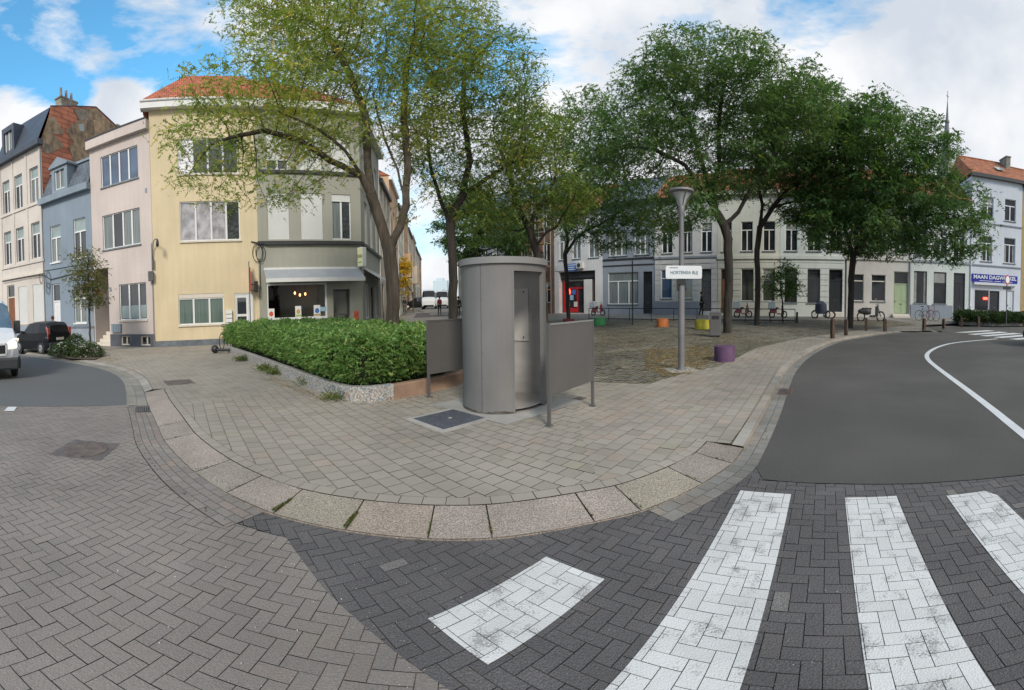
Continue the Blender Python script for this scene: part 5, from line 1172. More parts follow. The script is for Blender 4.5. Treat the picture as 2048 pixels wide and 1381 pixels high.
# T7
b = gp(1700, 656); r0 = np.array([b[0], b[1], float(gz(*b))]); D7 = float(np.hypot(*b))
tree('street_tree', 'dense dark tree among the bollards on the right, hiding the house fronts', 'tree', b,
     [[r0]+Px((1702, 580, D7), (1706, 510, D7)), Px((1706, 510, D7), (1690, 460, D7), (1680, 380, D7), (1690, 300, D7)), Px((1706, 510, D7), (1740, 460, D7), (1780, 400, D7), (1800, 320, D7)), Px((1740, 460, D7), (1800, 450, D7), (1860, 430, D7))],
     [E(1770, 340, D7, 150, 130, 4.6, 2.4), E(1870, 430, 24, 80, 85, 3.6, 1.2), E(1680, 380, D7, 90, 120, 4, 1.2), E(1740, 460, D7, 150, 55, 3.8, 1.1), E(1835, 300, 24, 55, 45, 3, .35), E(1905, 490, 23.5, 50, 40, 2.4, .35), E(1720, 235, D7, 60, 60, 3, .35)],
     .2, DD, 4000, (4, .46, .088, .044, 5), .44, .55, 3.2, 17, 'honey locust trees on the square', bark='bark2', gaps=.5)
# background trees
for i, (px, d, lab, ell, c_, r_) in enumerate([
    (965, 36, 'dark green tree in the gap between the urinal and the side street', [(945, 450, 36, 80, 75, 4, 1), (1010, 470, 36, 60, 50, 4, .6)], DD, .2),
    (826, 52, 'small bright yellow tree against the tan house in the side street', [(806, 545, 50, 14, 36, 1.2, 1)], ((.55, .36, .03), (.65, .45, .05), (.4, .35, .07), .1), .08),
    (884, 150, 'far green tree closing the end of the side street', [(884, 596, 150, 16, 12, 4, 1), (866, 600, 140, 8, 14, 3, .4)], DG, .3)]):
    b = pol(px, d); z0 = float(gz(*b)); r0 = np.array([b[0], b[1], z0]); c0 = E(*ell[0])[0]
    tree('background_tree', lab, 'tree', b, [[r0, r0+[0, 0, 2.0], np.array([(r0[0]+c0[0])/2, (r0[1]+c0[1])/2, max(c0[2]-1.5, 2.3)]), c0]], [E(*e) for e in ell], r_, c_, 700 if i != 1 else 300, (6, .5, .1, .05, 5) if i == 0 else ((12, .45, .10, .06, 4) if i == 1 else (8, 1.2, .3, .2, 4)), .5 if i < 2 else .9, .7, 4, 20+i)
b = gp(1566, 650); D8 = 28.; b = pol(1566, 28); r0 = np.array([b[0], b[1], float(gz(*b))])
tree('small_tree', 'bushy light green young tree in front of the cream house, right of the slim trunk', 'tree', b, [[r0]+Px((1566, 615, 28), (1562, 580, 28))], [E(1548, 570, 28, 34, 34, 1.2, 1), E(1585, 585, 28, 40, 22, 1.0, .7), E(1572, 548, 28, 20, 30, .8, .4)], .05, ((.07, .13, .03), (.1, .17, .035), (.1, .1, .03), .05), 330, (3, .3, .07, .04, 4), .3, .35, 2.5, 31, bark='bark2')
b = gp(181, 706); DS = float(np.hypot(*b)); r0 = np.array([b[0], b[1], 0])
tree('sapling', 'slender young tree with thin reddish-green crown in the flower bed before the blue house', 'tree', b, [[r0]+Px((178, 600, DS), (176, 540, DS), (176, 500, DS))], [E(172, 550, DS, 38, 52, 1.0, 1), E(180, 590, DS, 36, 30, .9, .4)], .055, ((.11, .135, .045), (.19, .185, .07), (.26, .13, .05), .10), 520, (3, .2, .055, .03, 3), .2, .26, 2, 32, spread=.22)
# hedge -------------------------------------------------------------------
def hedge(name, label, poly, ztop, n, size, cols, seed=5, lean=.5, zb=.15, out_=.12, parent=None):
    g = np.random.default_rng(seed); P = np.array(poly); m_ = MB()
    ctr = P.mean(0); inn = [tuple(p+(ctr-p)/np.linalg.norm(ctr-p)*.22) for p in P]
    if area(inn) < 0: inn = inn[::-1]
    zb0 = [float(gz(*p)) for p in inn]
    zz = lambda i, h: h+zb0[i]
    k = len(inn); m_.add([(x, y, zz(i, .05)) for i, (x, y) in enumerate(inn)]+[(x, y, zz(i, ztop-.2)) for i, (x, y) in enumerate(inn)], [tuple(range(k, 2*k))]+[(i, (i+1) % k, k+(i+1) % k, k+i) for i in range(k)], None)
    # sample points on sides and top
    lo, hi = P.min(0), P.max(0); T = g.uniform(lo, hi, (n*3, 2)); T = T[pip(T, poly)]; per = np.hypot(*(np.roll(P, -1, 0)-P).T); ar = abs(area(poly))
    nt = int(n*ar/(ar+per.sum()*ztop*1.2)); T = T[:nt]
    bump = lambda x, y: .07*np.sin(x*2.3)*np.sin(y*2.9+1)+.05*np.sin(x*5.1+y*3.7)
    O1 = np.c_[T, ztop+bump(T[:, 0], T[:, 1])+g.normal(0, .05, len(T))-.06]; N1 = np.tile([0, 0, 1.], (len(T), 1))
    ns = n-len(T); e = g.choice(len(P), ns, p=per/per.sum()); t = g.random(ns)[:, None]; A_, B_ = P[e], np.roll(P, -1, 0)[e]; Q = A_+(B_-A_)*t; d = (B_-A_)/np.linalg.norm(B_-A_, axis=1)[:, None]
    nn = np.stack([d[:, 1], -d[:, 0]], 1)*(1 if area(poly) > 0 else -1); zs = zb+(ztop-zb)*g.random(ns)**.9
    bulge = out_*np.sin(np.clip((zs-zb)/(ztop-zb), 0, 1)*pi)**.6+.05*np.sin(Q[:, 0]*4+zs*5)+g.normal(0, .05, ns)
    O2 = np.c_[Q+nn*bulge[:, None], zs]; N2 = np.c_[nn, np.full(ns, .25)]
    O = np.r_[O1, O2]; Nn = np.r_[N1, N2]; O[:, 2] += gz(O[:, 0], O[:, 1])
    V, F, col = leaves(O, 1, size*4.2, size, size*.30, 6, cols, seed=seed, droop=-.15, spread=.04, out=Nn, flat=.6)
    # one mesh: dark twiggy core + leaf sprays
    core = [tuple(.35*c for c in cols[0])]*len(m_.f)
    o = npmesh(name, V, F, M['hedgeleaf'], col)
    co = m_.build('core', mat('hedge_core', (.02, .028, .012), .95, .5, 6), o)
    if label: tag(o, label, 'hedge')
    if parent: o.parent = parent
    return o
HP = [gp(455, 699), gp(520, 722), gp(600, 758), gp(690, 798), gp(735, 802), gp(790, 796), gp(850, 784), (-1.3, 10.2), (-2.2, 11.5), (-4.5, 13.8), (-8, 16.8), (-11.0, 17.6), (-12.5, 16.2)]
hp_in = [tuple(np.array(p)+(np.array([-6.5, 12.5])-p)/np.linalg.norm(np.array([-6.5, 12.5])-p)*.30) for p in HP]
hedge('hedge', 'long feathery green hedge filling the mosaic-walled bed', hp_in, 1.06, 62000, .036, ((.10, .20, .055), (.17, .29, .075), (.24, .31, .10), .15), 5, zb=.28, out_=.25)
# mosaic wall of the bed
def mosaic():
    m = mat('mosaic', (.42, .40, .36), .7, .25, 3, dirt=.3); t = m.node_tree; n = t.nodes; l = t.links; b = n['Principled BSDF']; src = b.inputs['Base Color'].links[0].from_socket
    tc = n.new('ShaderNodeTexCoord'); v = n.new('ShaderNodeTexVoronoi'); v.inputs['Scale'].default_value = 34; l.new(tc.outputs['Object'], v.inputs['Vector'])
    e = n.new('ShaderNodeTexVoronoi'); e.feature = 'DISTANCE_TO_EDGE'; e.inputs['Scale'].default_value = 34; l.new(tc.outputs['Object'], e.inputs['Vector'])
    r = n.new('ShaderNodeValToRGB'); r.color_ramp.interpolation = 'CONSTANT'; l.new(v.outputs['Color'], r.inputs[0]); el = r.color_ramp.elements
    el[0].color = (.5, .49, .46, 1); el[1].position = .38; el[1].color = (.30, .33, .36, 1)
    for p_, c_ in ((.50, (.45, .40, .33, 1)), (.60, (.16, .25, .38, 1)), (.66, (.55, .53, .5, 1)), (.78, (.38, .17, .12, 1)), (.84, (.42, .38, .3, 1))):
        q = el.new(p_); q.color = c_
    gt = n.new('ShaderNodeMath'); gt.operation = 'GREATER_THAN'; gt.inputs[1].default_value = .055; l.new(e.outputs['Distance'], gt.inputs[0])
    mx = n.new('ShaderNodeMix'); mx.data_type = 'RGBA'; l.new(gt.outputs[0], mx.inputs[0]); mx.inputs[6].default_value = (.17, .155, .13, 1); l.new(r.outputs[0], mx.inputs[7])
    ml = n.new('ShaderNodeMix'); ml.data_type = 'RGBA'; ml.blend_type = 'MULTIPLY'; ml.inputs[0].default_value = .35; l.new(mx.outputs[2], ml.inputs[6]); l.new(src, ml.inputs[7]); 
    sc = n.new('ShaderNodeVectorMath'); sc.operation = 'SCALE'; sc.inputs['Scale'].default_value = 1.0; l.new(ml.outputs[2], sc.inputs[0]); l.new(sc.outputs[0], b.inputs['Base Color']); return m
M['mosaic'] = mosaic(); M['redbrick'] = mat('salmon_stone', (.36, .235, .165), .85, .15, 2.5, bump=.2, bscale=20, dirt=.25)
wt = thing('planter_wall', 'low wall with mosaic face around the hedge, salmon stone at its right end', 'wall', (0, 0, 0))
def wallseg(pts, h0, h1, m, th=.16, name='mosaic_face'):
    g = MB(); P = smooth(pts, 2); Q = offs(P, th)
    H = np.linspace(h0, h1, len(P))
    for i in range(len(P)-1):
        a, b, c, d = P[i], P[i+1], Q[i+1], Q[i]
        g.quad((*a, -.02), (*b, -.02), (*b, H[i+1]-.02), (*a, H[i]-.02)); g.quad((*a, H[i]-.02), (*b, H[i+1]-.02), (*(b+(c-b)*.2), H[i+1]), (*(a+(d-a)*.2), H[i])); g.quad((*(a+(d-a)*.2), H[i]), (*(b+(c-b)*.2), H[i+1]), (*c, H[i+1]), (*d, H[i])); g.quad((*d, -.02), (*d, H[i]), (*c, H[i+1]), (*c, -.02))
    return g.build(name, M[m], wt)
wallseg([gp(452, 704), gp(520, 732), gp(600, 768), gp(660, 793), gp(690, 803), gp(712, 805), gp(745, 805), gp(788, 800)], .24, .27, 'mosaic')
wallseg([gp(788.5, 800), gp(830, 791), gp(870, 783), (-1.2, 9.6), (-1.0, 10.6)], .26, .24, 'redbrick', name='stone_block')
tag(npmesh('soil_bed', np.array([(x, y, .16) for x, y in hp_in]), np.array([list(range(len(hp_in)))]), M['soil']), None, None, kind='structure')
# weeds in front of the wall
def weeds(name, label, pts, n, hgt, cols, seed, kind=None, cat='plant', sp=.12):
    g = np.random.default_rng(seed); O = []
    for x, y, k in pts: O += [(x+g.normal(0, sp), y+g.normal(0, sp), float(gz(x, y))+abs(g.normal(0, hgt*.35))) for _ in range(int(n*k))]
    V, F, c = leaves(np.array(O), 1, hgt, .022, .012, 4, cols, seed=seed, droop=-.9, spread=.02)
    return tag(npmesh(name, V, F, M['hedgeleaf'], c), label, cat, kind=kind)
for i, (px, py, k, lb) in enumerate([(484, 722, 1, 'small weed tuft near the far left end of the mosaic wall'), (531, 741, 1.1, 'yellow-green weed tuft at the foot of the mosaic wall, third from its near corner'), (552, 748, 1.4, 'dense green weed clump against the mosaic wall left of the litter'), (617, 770, .6, 'low weed patch at the wall foot right of the dense clump'), (668, 800, .5, 'thin dry weeds at the near corner of the mosaic wall')]):
    x, y = gp(px, py); weeds('weed', lb, [(x, y, k)], 260, .16, ((.06, .11, .03), (.12, .15, .04), (.22, .18, .05), .2), 60+i)
# flower bed on the left with white flowers
fb = [gp(112, 714), gp(140, 719), gp(190, 721), gp(206, 713), gp(190, 704), gp(130, 702)]
tag(npmesh('flower_bed_soil', np.array([(x, y, .03) for x, y in fb]), np.array([list(range(len(fb)))]), M['soil']), None, None, kind='structure')
for i, (px, py, hh, rr, lb, fl) in enumerate([(127, 713, .5, .55, 'round bush dotted with white flowers at the left of the flower bed', 1), (176, 714, .5, .6, 'round bush with white flowers at the foot of the sapling', 1), (152, 712, .8, .5, 'tall loose green shrub in the middle of the flower bed', 0)]):
    x, y = gp(px, py); g = np.random.default_rng(80+i); n = 1500
    q = g.normal(size=(n, 3)); q /= np.linalg.norm(q, axis=1)[:, None]; O = np.c_[x+q[:, 0]*rr, y+q[:, 1]*rr, .05+np.abs(q[:, 2])*hh]
    V, F, c = leaves(O, 1, .16, .03, .018, 4, ((.05, .085, .03), (.09, .13, .05), (.1, .1, .04), .1), seed=80+i, droop=-.2, spread=.06)
    t = thing('flowering_bush' if fl else 'shrub', lb, 'bush', (x, y, 0)); V = V-[x, y, 0]; npmesh('foliage', V, F, M['hedgeleaf'], c, t)
    if fl:
        k = g.choice(n, 260); Oq = O[k]-[x, y, 0]; V = []; s_ = .035
        for o_ in Oq:
            o_ = o_*1.06; a, b2 = g.normal(size=3), g.normal(size=3); a /= np.linalg.norm(a); b2 = np.cross(a, b2); b2 /= np.linalg.norm(b2); V += [o_-a*s_, o_-b2*s_, o_+a*s_, o_+b2*s_]
        V = np.array(V); npmesh('flowers', V, np.arange(len(V)).reshape(-1, 4), M['white'], None, t)
# right-hand low hedge before the shop
hr = [gp(1915, 650), gp(2000, 652), gp(2075, 650), gp(2075, 641), gp(2000, 642), gp(1925, 641)]
hr = [gp(1918, 649), gp(1985, 652), gp(2060, 651)]; hr2 = [tuple(np.array(p)*1.09) for p in hr[::-1]]
hedge('hedge', 'low dark hedge in a kerbed bed before the blue-signed shop', hr+hr2, .62, 5000, .09, ((.03, .055, .02), (.045, .08, .025), (.06, .09, .03), .1), 9, zb=.15, out_=.1)
g = MB()
for a, b2 in zip(hr[:-1], hr[1:]):
    g.add([(a[0], a[1], float(gz(*a))-.02), (b2[0], b2[1], float(gz(*b2))-.02), (b2[0], b2[1], float(gz(*b2))+.25), (a[0], a[1], float(gz(*a))+.25), (a[0]*1.006, a[1]*1.006, float(gz(*a))+.25), (b2[0]*1.006, b2[1]*1.006, float(gz(*b2))+.25)], [(0, 1, 2, 3), (3, 2, 5, 4)])
tag(g.build('bed_kerb', M['mosaic']), 'low kerb wall of the hedge bed before the shop', 'wall')
# fallen leaves, litter and moss
def litter(name, regs, cols, s_, seed, z=.006, label=None):
    g = np.random.default_rng(seed); O = []
    for poly, n in regs:
        P = np.array(poly); q = g.uniform(P.min(0), P.max(0), (n*6, 2)); q = q[pip(q, poly)][:n]; O.append(q)
    O = np.concatenate(O); n = len(O); Z = gz(O[:, 0], O[:, 1])+z; a = g.uniform(0, 2*pi, n); l_ = s_*g.uniform(.5, 1.3, n); V = []
    for k, (dx, dy) in enumerate(((1, 0), (0, .45), (-1, 0), (0, -.45))):
        V.append(np.c_[O[:, 0]+l_*(dx*np.cos(a)-dy*np.sin(a)), O[:, 1]+l_*(dx*np.sin(a)+dy*np.cos(a)), Z+g.uniform(0, .012, n)])
    V = np.stack(V, 1).reshape(-1, 3); C_ = np.array(cols)[g.integers(0, len(cols), n)]*g.uniform(.6, 1.2, (n, 1))
    o = npmesh(name, V, np.arange(len(V)).reshape(-1, 4), M['leaf'], C_); return tag(o, label, 'leaves', kind='stuff')
def px_(l): return [gp(*q) for q in l]
OR = [(.36, .20, .05), (.42, .28, .06), (.28, .14, .05), (.3, .27, .08)]
litter('fallen_leaves', [(px_([(1290, 700), (1420, 692), (1430, 715), (1395, 745), (1330, 755), (1290, 740)]) , 4200), (px_([(1180, 668), (1500, 672), (1600, 700), (1440, 740), (1300, 765), (1190, 700)]), 2600), (px_([(1190, 655), (1420, 662), (1560, 690), (1200, 690)]), 1800)], OR, .031, 3, label='orange and yellow leaves scattered over the cobbles')
ed = lambda P, w_: [tuple(p) for p in P]+[tuple(p) for p in offs(P, w_)][::-1]
litter('fallen_leaves', [(ed(offs(kc, -.03), .035), 420), (ed(offs(ke[:40], -.1), .1), 900), (ed(offs(kg, -.02), .03), 260), (px_([(1440, 790+50), (1500, 850), (1510, 880), (1490, 900)]), 60)], OR, .014, 4, z=-.058, label='orange leaf bits caught along the kerb')
litter('fallen_leaves', [(px_([(540, 752), (660, 800), (650, 806), (530, 760)]), 420), (px_([(700, 806), (860, 790), (900, 800), (760, 815)]), 120), (px_([(190, 716), (250, 716), (225, 726), (195, 724)]), 500)], OR, .02, 5, label='dry leaves at the foot of the mosaic wall and the flower bed')
MS = [(.10, .12, .02), (.14, .14, .03), (.07, .09, .02)]
mosregs = []
for j in JS:
    A_, n_2 = atk(j), nrk(j); t_2 = np.array([n_2[1], -n_2[0]]); wd = .02 if min(abs(j-JS[4]), abs(j-JS[5])) < .01 else .007
    mosregs.append(([tuple(A_+n_2*.0-t_2*wd), tuple(A_+t_2*wd), tuple(A_+n_2*.5+t_2*wd), tuple(A_+n_2*.5-t_2*wd)], 420 if wd > .01 else 70))
litter('gutter_dirt', [(ed(offs(ke, -.27), .1), 2500), (ed(offs(kg, -.42), .06), 500)], [(.05, .045, .035), (.08, .06, .04), (.12, .10, .07)], .012, 14, z=-.063, label='dark dirt and crumbs along the gutters')['category'] = 'dirt'
g_ = litter('moss', mosregs, MS, .011, 6, z=-.035, label='yellow-green moss in the joints between the kerb slabs'); g_['category'] = 'moss'
wh = [(.7, .7, .68)]
litter('paper_bits', [(px_([(500, 1060), (900, 1100), (1000, 1381), (800, 1381)]), 100), (px_([(0, 1000), (500, 1050), (700, 1381), (0, 1381)]), 60), (px_([(1100, 1250), (1700, 1100), (2040, 1381), (1100, 1381)]), 90)], wh, .005, 8, z=-.066, label='tiny pale specks of grit on the road bricks')['category'] = 'grit'
# ================================================================== STREET FURNITURE
M['steelgrey'] = mat('painted_grey_steel', (.172, .167, .160), .55, .04, 1.2, bump=.03, bscale=90, metal=.0, speck=.04, speckscale=140, dirt=.16, streak=.05, spec=.4)
M['steeldark'] = mat('painted_dark_steel', (.105, .10, .097), .6, .05, 1.2, bump=.03, bscale=90, speck=.05, speckscale=140, dirt=.12)
M['stainless'] = mat('brushed_steel', (.42, .42, .41), .38, .06, 2, metal=.75, stretch=(1, 1, 6)); M['lidtop'] = mat('lid_edge', (.20, .198, .19), .5, .04, 2)
# pad
UC = np.array([-.14, 7.72]); UA = R(49)
q = [(-1.45, -.55), (1.25, -.62), (1.4, .75), (-.2, 1.35), (-1.35, 1.0)]
m_ = MB(); m_.poly([(UC[0]+x*cos(UA-R(90))-y*sin(UA-R(90)), UC[1]+x*sin(UA-R(90))+y*cos(UA-R(90)), .0035) for x, y in [(-.95, -1.05), (.95, -1.05), (1.15, .9), (-.95, .95)]]); struct(m_.build('concrete_pad', M['concrete']))
M['skylid'] = bpy.data.materials.new('translucent_lid'); M['skylid'].use_nodes = True; _t = M['skylid'].node_tree; _t.nodes.clear(); _o = _t.nodes.new('ShaderNodeOutputMaterial'); _b = _t.nodes.new('ShaderNodeBsdfTranslucent'); _b.inputs[0].default_value = (.62, .60, .58, 1); _t.links.new(_b.outputs[0], _o.inputs[0]); M['panelsteel'] = mat('panel_steel', (.48, .475, .46), .5, .05, 2, metal=.1); M['innersteel'] = mat('light_inner_steel', (.40, .395, .385), .45, .08, 1.5, metal=.15, dirt=.1, stretch=(1, 1, 3))
t = thing('urinal_cabin', 'dark grey oval steel street urinal with open doorway and flat lid', 'urinal', (UC[0], UC[1], .0), UA)
ea, eb = .86, .745     # local x = along the screens
def ept(a, k=1., d=0.): # a measured in the world frame
    a = a-UA; c, s_ = cos(a), sin(a); r = 1/math.sqrt((c/ea)**2+(s_/eb)**2); return ((r*k-d)*c, (r*k-d)*s_)
def shell(a0, a1, z0, z1, d0=0., d1=.035, n=48, name='shell', m='steelgrey', parent=None, sm=True):
    g = MB(); A_ = np.linspace(a0, a1, n); o = [ept(a, 1, d0) for a in A_]; i_ = [ept(a, 1, d1) for a in A_]; k = len(A_)
    v = [(x, y, z0) for x, y in o]+[(x, y, z1) for x, y in o]+[(x, y, z0) for x, y in i_]+[(x, y, z1) for x, y in i_]
    f = [(i, i+1, k+i+1, k+i) for i in range(k-1)]+[(2*k+i+1, 2*k+i, 3*k+i, 3*k+i+1) for i in range(k-1)]+[(k+i, k+i+1, 3*k+i+1, 3*k+i) for i in range(k-1)]+[(i+1, i, 2*k+i, 2*k+i+1) for i in range(k-1)]+[(0, k, 3*k, 2*k), (k-1, 2*k+k-1, 3*k+k-1, k+k-1)]
    g.add(v, f); return g.build(name, M[m], parent or t, smooth=sm)
A0, A1 = R(-77), R(-19)
shell(A1, A0+2*pi, .02, 2.20, n=96)
shell(A0-.01, A1+.01, 2.08, 2.20, name='lintel', n=16)
shell(A0-.035, A0+.005, .02, 2.09, -.006, .05, n=4, name='door_jamb', sm=False); shell(A1-.02, A1+.05, .02, 2.09, -.006, .06, n=4, name='door_jamb', sm=False)
lid = shell(0, 2*pi, 2.19, 2.285, -.045, .25, n=97, name='lid_rim', m='lidtop')
g = MB(); g.poly([(*ept(a, 1, .1), 2.27) for a in np.linspace(0, 2*pi, 48)[:-1]], (.8, .8, .8)); g.build('lid', M['skylid'], t)
# interior: curved back wall with inspection panel, urinal trough
shell(A1+.10, A0+2*pi-.35, .045, 2.16, .05, .065, n=60, name='inner_wall', m='innersteel')
g = MB()
a_ = R(62)
ip = shell(R(52), R(83), .95, 1.86, .078, .088, n=14, name='inspection_panel', m='panelsteel')
for aa, zz in ((R(60), 1.8), (R(60), 1.02)): x, y = ept(aa, 1, .1); MB().cyl(x, y, zz-.012, zz+.012, .014, n=8).build('lock', M['irong'], ip)
x, y = ept(A0+.05, 1, .02); MB().lathe([(.001, -.02), (.028, -.015), (.028, .015), (.001, .02)], 12, (x, y, 1.06)).build('door_knob', M['stainless'], t, True)
g = MB(); g.poly([(*ept(a, 1, .05), .05) for a in np.linspace(0, 2*pi, 40)[:-1]]); g.build('floor_plate', M['concrete'], t)
x, y = ept(R(-100), 1, -.004); MB().lathe([(.001, -.003), (.008, -.002), (.008, .003)], 8, (x, y, 1.12)).build('rivet', M['stainless'], t)
for aa in (-118, -168, 130): shell(R(aa), R(aa+.9), .04, 2.19, -.0025, .01, n=3, name='seam', m='steeldark', sm=False)
for aa in (-118, -168):
    for k in range(6):
        x, y = ept(R(aa+2.2), 1, -.004); MB().lathe([(.001, -.003), (.007, -.002), (.007, .003)], 8, (x, y, .15+.38*k)).build('rivet', M['steeldark'], t)
M['grime'] = mat('grime', (.085, .075, .06), .9, .4, 6)
g = MB()
for i, a in enumerate(np.linspace(A1+.05, A0+2*pi-.05, 70)):
    x0, y0 = ept(a, 1, -.003); x1, y1 = ept(a+.078, 1, -.003); h0, h1 = .02+.025*abs(sin(i*1.7))+.012*sin(i*.6), .02+.025*abs(sin((i+1)*1.7))+.012*sin((i+1)*.6); g.quad((x0, y0, 0), (x1, y1, 0), (x1, y1, max(.008, h1)), (x0, y0, max(.008, h0)))
g.build('base_grime', M['grime'], t)
def screen(label, p0, p1, m):
    p0, p1 = np.array(p0), np.array(p1); L_ = float(np.hypot(*(p1-p0))); a = math.atan2(*(p1-p0)[::-1])
    t = thing('privacy_screen', label, 'screen', (p0[0], p0[1], 0), a, 'screens beside the urinal')
    MB().box(.045, L_-.045, -.018, .018, .40, 1.325).build('panel', M[m], t, bevel=.004)
    MB().box(.04, L_-.04, -.026, .026, 1.322, 1.345).build('top_rail', M['lidtop' if 'right' in label else m], t)
    for x in (0, L_-.045): MB().box(x, x+.045, -.024, .024, 0, 1.35).build('leg', M['steeldark'], t)
    for x in (0, L_-.045): MB().box(x-.03, x+.075, -.05, .05, 0, .012).build('foot_plate', M['steeldark'], t)
screen('right-hand grey steel privacy screen in front of the urinal doorway', (.54, 6.18), (1.47, 7.28), 'steeldark')
screen('left-hand dark grey privacy screen between hedge and urinal', (-1.75, 8.18), (-.83, 9.28), 'steeldark')
# lamp post with street name sign
lp = gp(1363, 740); t = thing('street_lamp', 'slim grey street lamp with a glass cone head standing in the leaf-strewn cobbles', 'street lamp', (*lp, 0), R(-22))
M['lamppole'] = mat('lamp_pole', (.19, .182, .188), .5, .1, 2, metal=.2, dirt=.15)
MB().cyl(0, 0, 0, 2.2, .095, .088, 20).cyl(0, 0, 2.2, 3.62, .075, .068, 20).cyl(0, 0, .0, .04, .13, n=20).build('pole', M['lamppole'], t, True)
MB().lathe([(.07, 3.6), (.085, 3.7), (.10, 3.85), (.07, 3.9)], 20).build('socket', M['lamppole'], t, True)
M['lampglass'] = mat('frosted_lamp', (.42, .44, .43), .3, .05)
for k in range(4):
    a = k*pi/2+.4; MB().tube([(.06*cos(a), .06*sin(a), 3.8), (.16*cos(a), .16*sin(a), 4.0), (.33*cos(a), .33*sin(a), 4.2)], .014, 6).build('strut', M['lamppole'], t)
MB().lathe([(.07, 3.85), (.15, 4.02), (.29, 4.18), (.28, 4.19), (.05, 3.9)], 24).build('glass_cone', M['lampglass'], t, True)
MB().lathe([(.001, 4.15), (.30, 4.16), (.36, 4.20), (.34, 4.25), (.15, 4.28), (.001, 4.29)], 28).build('lamp_cap', M['lamppole'], t, True)
sg = thing('street_name_sign', 'white street name sign with rounded corners on the lamp post', 'sign', (lp[0], lp[1], 0), R(-22))
def rrect(w_, h_, r, n=5): return [(sx*(w_/2-r)+r*cos(a), sz*(h_/2-r)+r*sin(a)) for sx, sz, a0 in ((1, 1, 0), (-1, 1, pi/2), (-1, -1, pi), (1, -1, 1.5*pi)) for a in np.linspace(a0, a0+pi/2, n)]
g = MB(); g.prism(rrect(1.0, .30, .05), .0, .02, tf=lambda p: (p[0]+.06, -.125-p[2], p[1]+2.28)); g.build('plate', M['white'], sg)
M['signink'] = mat('sign_ink', (.10, .17, .20), .5, 0); txt('lettering', 'HORTENSIA BLIJ', .105, M['signink'], sg, (.07, -.148, 2.27)); MB().box(-.33, -.1, -.15, -.146, 2.375, 2.39).build('small_line', M['signink'], sg)
MB().box(-.1, .1, -.12, -.08, 2.0, 2.14).box(-.14, -.09, -.13, -.07, 1.85, 2.12).build('bracket', M['black'], sg)
m_ = MB(); x, y = lp; m_.box(x-.45, x+.4, y-.4, y+.35, .0, .011); o = m_.build('lamp_footing', M['concrete']); struct(o)
# litter bin, seats
x, y = gp(1431, 674); t = thing('litter_bin', 'dark grey boxy litter bin with open slot before the broad forking tree', 'litter bin', gnd((x, y)), R(-30))
MB().box(-.28, .28, -.2, .2, .05, 1.0).build('body', M['steeldark'], t, bevel=.03); MB().box(-.29, .29, -.21, .21, .95, 1.03).build('lid', M['steeldark'], t, bevel=.02); MB().box(-.18, .18, -.215, -.2, .74, .88).build('slot', M['black'], t); MB().box(-.2, .2, -.15, .15, 0, .06).build('foot', M['black'], t); MB().box(-.33, -.28, -.12, .1, .7, 1.0).build('ashtray', M['stainless'], t)
def stool(px, py, r, hgt, col, label, dist=None):
    x, y = gp(px, py) if dist is None else pol(px, dist); d = math.hypot(x, y); x, y = x*(1+r/d), y*(1+r/d)
    t = thing('round_seat', label, 'seat', gnd((x, y)), 0, 'coloured concrete seats on the square')
    mm = mat('seat_paint', col, .7, .12, 3, bump=.2, bscale=30, dirt=.3)
    MB().lathe([(r*1.0, 0), (r*1.0, hgt-.02), (r*.97, hgt)], 28).build('drum', mm, t, True); MB().cyl(0, 0, hgt-.001, hgt+.006, r*.93, n=28).build('top', mat('seat_top', tuple(c*1.25 for c in col), .7, .12, 3, dirt=.2), t)
    return t
stool(1449, 725, .335, .40, (.10, .045, .105), 'purple round concrete seat by the lamp post, nearest to the road')
stool(1404, 660, .42, .45, (.45, .40, .04), 'yellow round concrete seat touching the litter bin'); stool(1325, 655, .38, .42, (.42, .13, .03), 'orange round concrete seat left of the lamp post'); stool(1200, 652, .42, .42, (.05, .26, .09), 'green round concrete seat just past the right privacy screen')
stool(1137, 640, .42, .25, (.16, .02, .02), 'dark red round planter ring around the thin black tree trunk', 29.6)
# bollards
M['bolw'] = mat('dark_timber', (.075, .045, .03), .9, .3, 6, bump=.3, bscale=30, stretch=(3, 3, .5))
bl = [(1665, 677, .82, 'nearest of the timber bollards along the right kerb'), (1692, 671, .72, 'thin timber bollard directly in front of the dense dark tree'), (1732, 662, .64, 'timber bollard before the parked motorcycle, left one'), (1770, 663, .62, 'timber bollard right of the motorcycle at the kerb bend'), (1848, 659, .60, 'timber bollard in front of the parked bicycles'), (1887, 658, .56, 'timber bollard fifth from the dense dark tree, after the bicycles'), (1923, 655, .58, 'timber bollard at the left end of the low hedge bed'), (1957, 654, .62, 'rightmost timber bollard, before the hedge bed')]
for i, (px, py, hh, lb) in enumerate(bl):
    x, y = gp(px, py); t = thing('bollard', lb, 'bollard', gnd((x, y)), R(20*i), 'timber bollards around the square')
    w_ = .085; MB().box(-w_, w_, -w_, w_, 0, hh-.05).build('post', M['bolw'], t, bevel=.008); MB().add([(-w_, -w_, hh-.05), (w_, -w_, hh-.05), (w_, w_, hh-.05), (-w_, w_, hh-.05), (0, 0, hh)], [(0, 1, 4), (1, 2, 4), (2, 3, 4), (3, 0, 4)]).build('cap', M['bolw'], t)
x, y = gp(1594, 646); t = thing('bollard', 'short black iron bollard at the right end of the railing', 'bollard', gnd((x, y)), 0); MB().lathe([(.10, 0), (.09, .1), (.07, .5), (.09, .56), (.05, .62)], 14).build('post', M['black'], t, True)
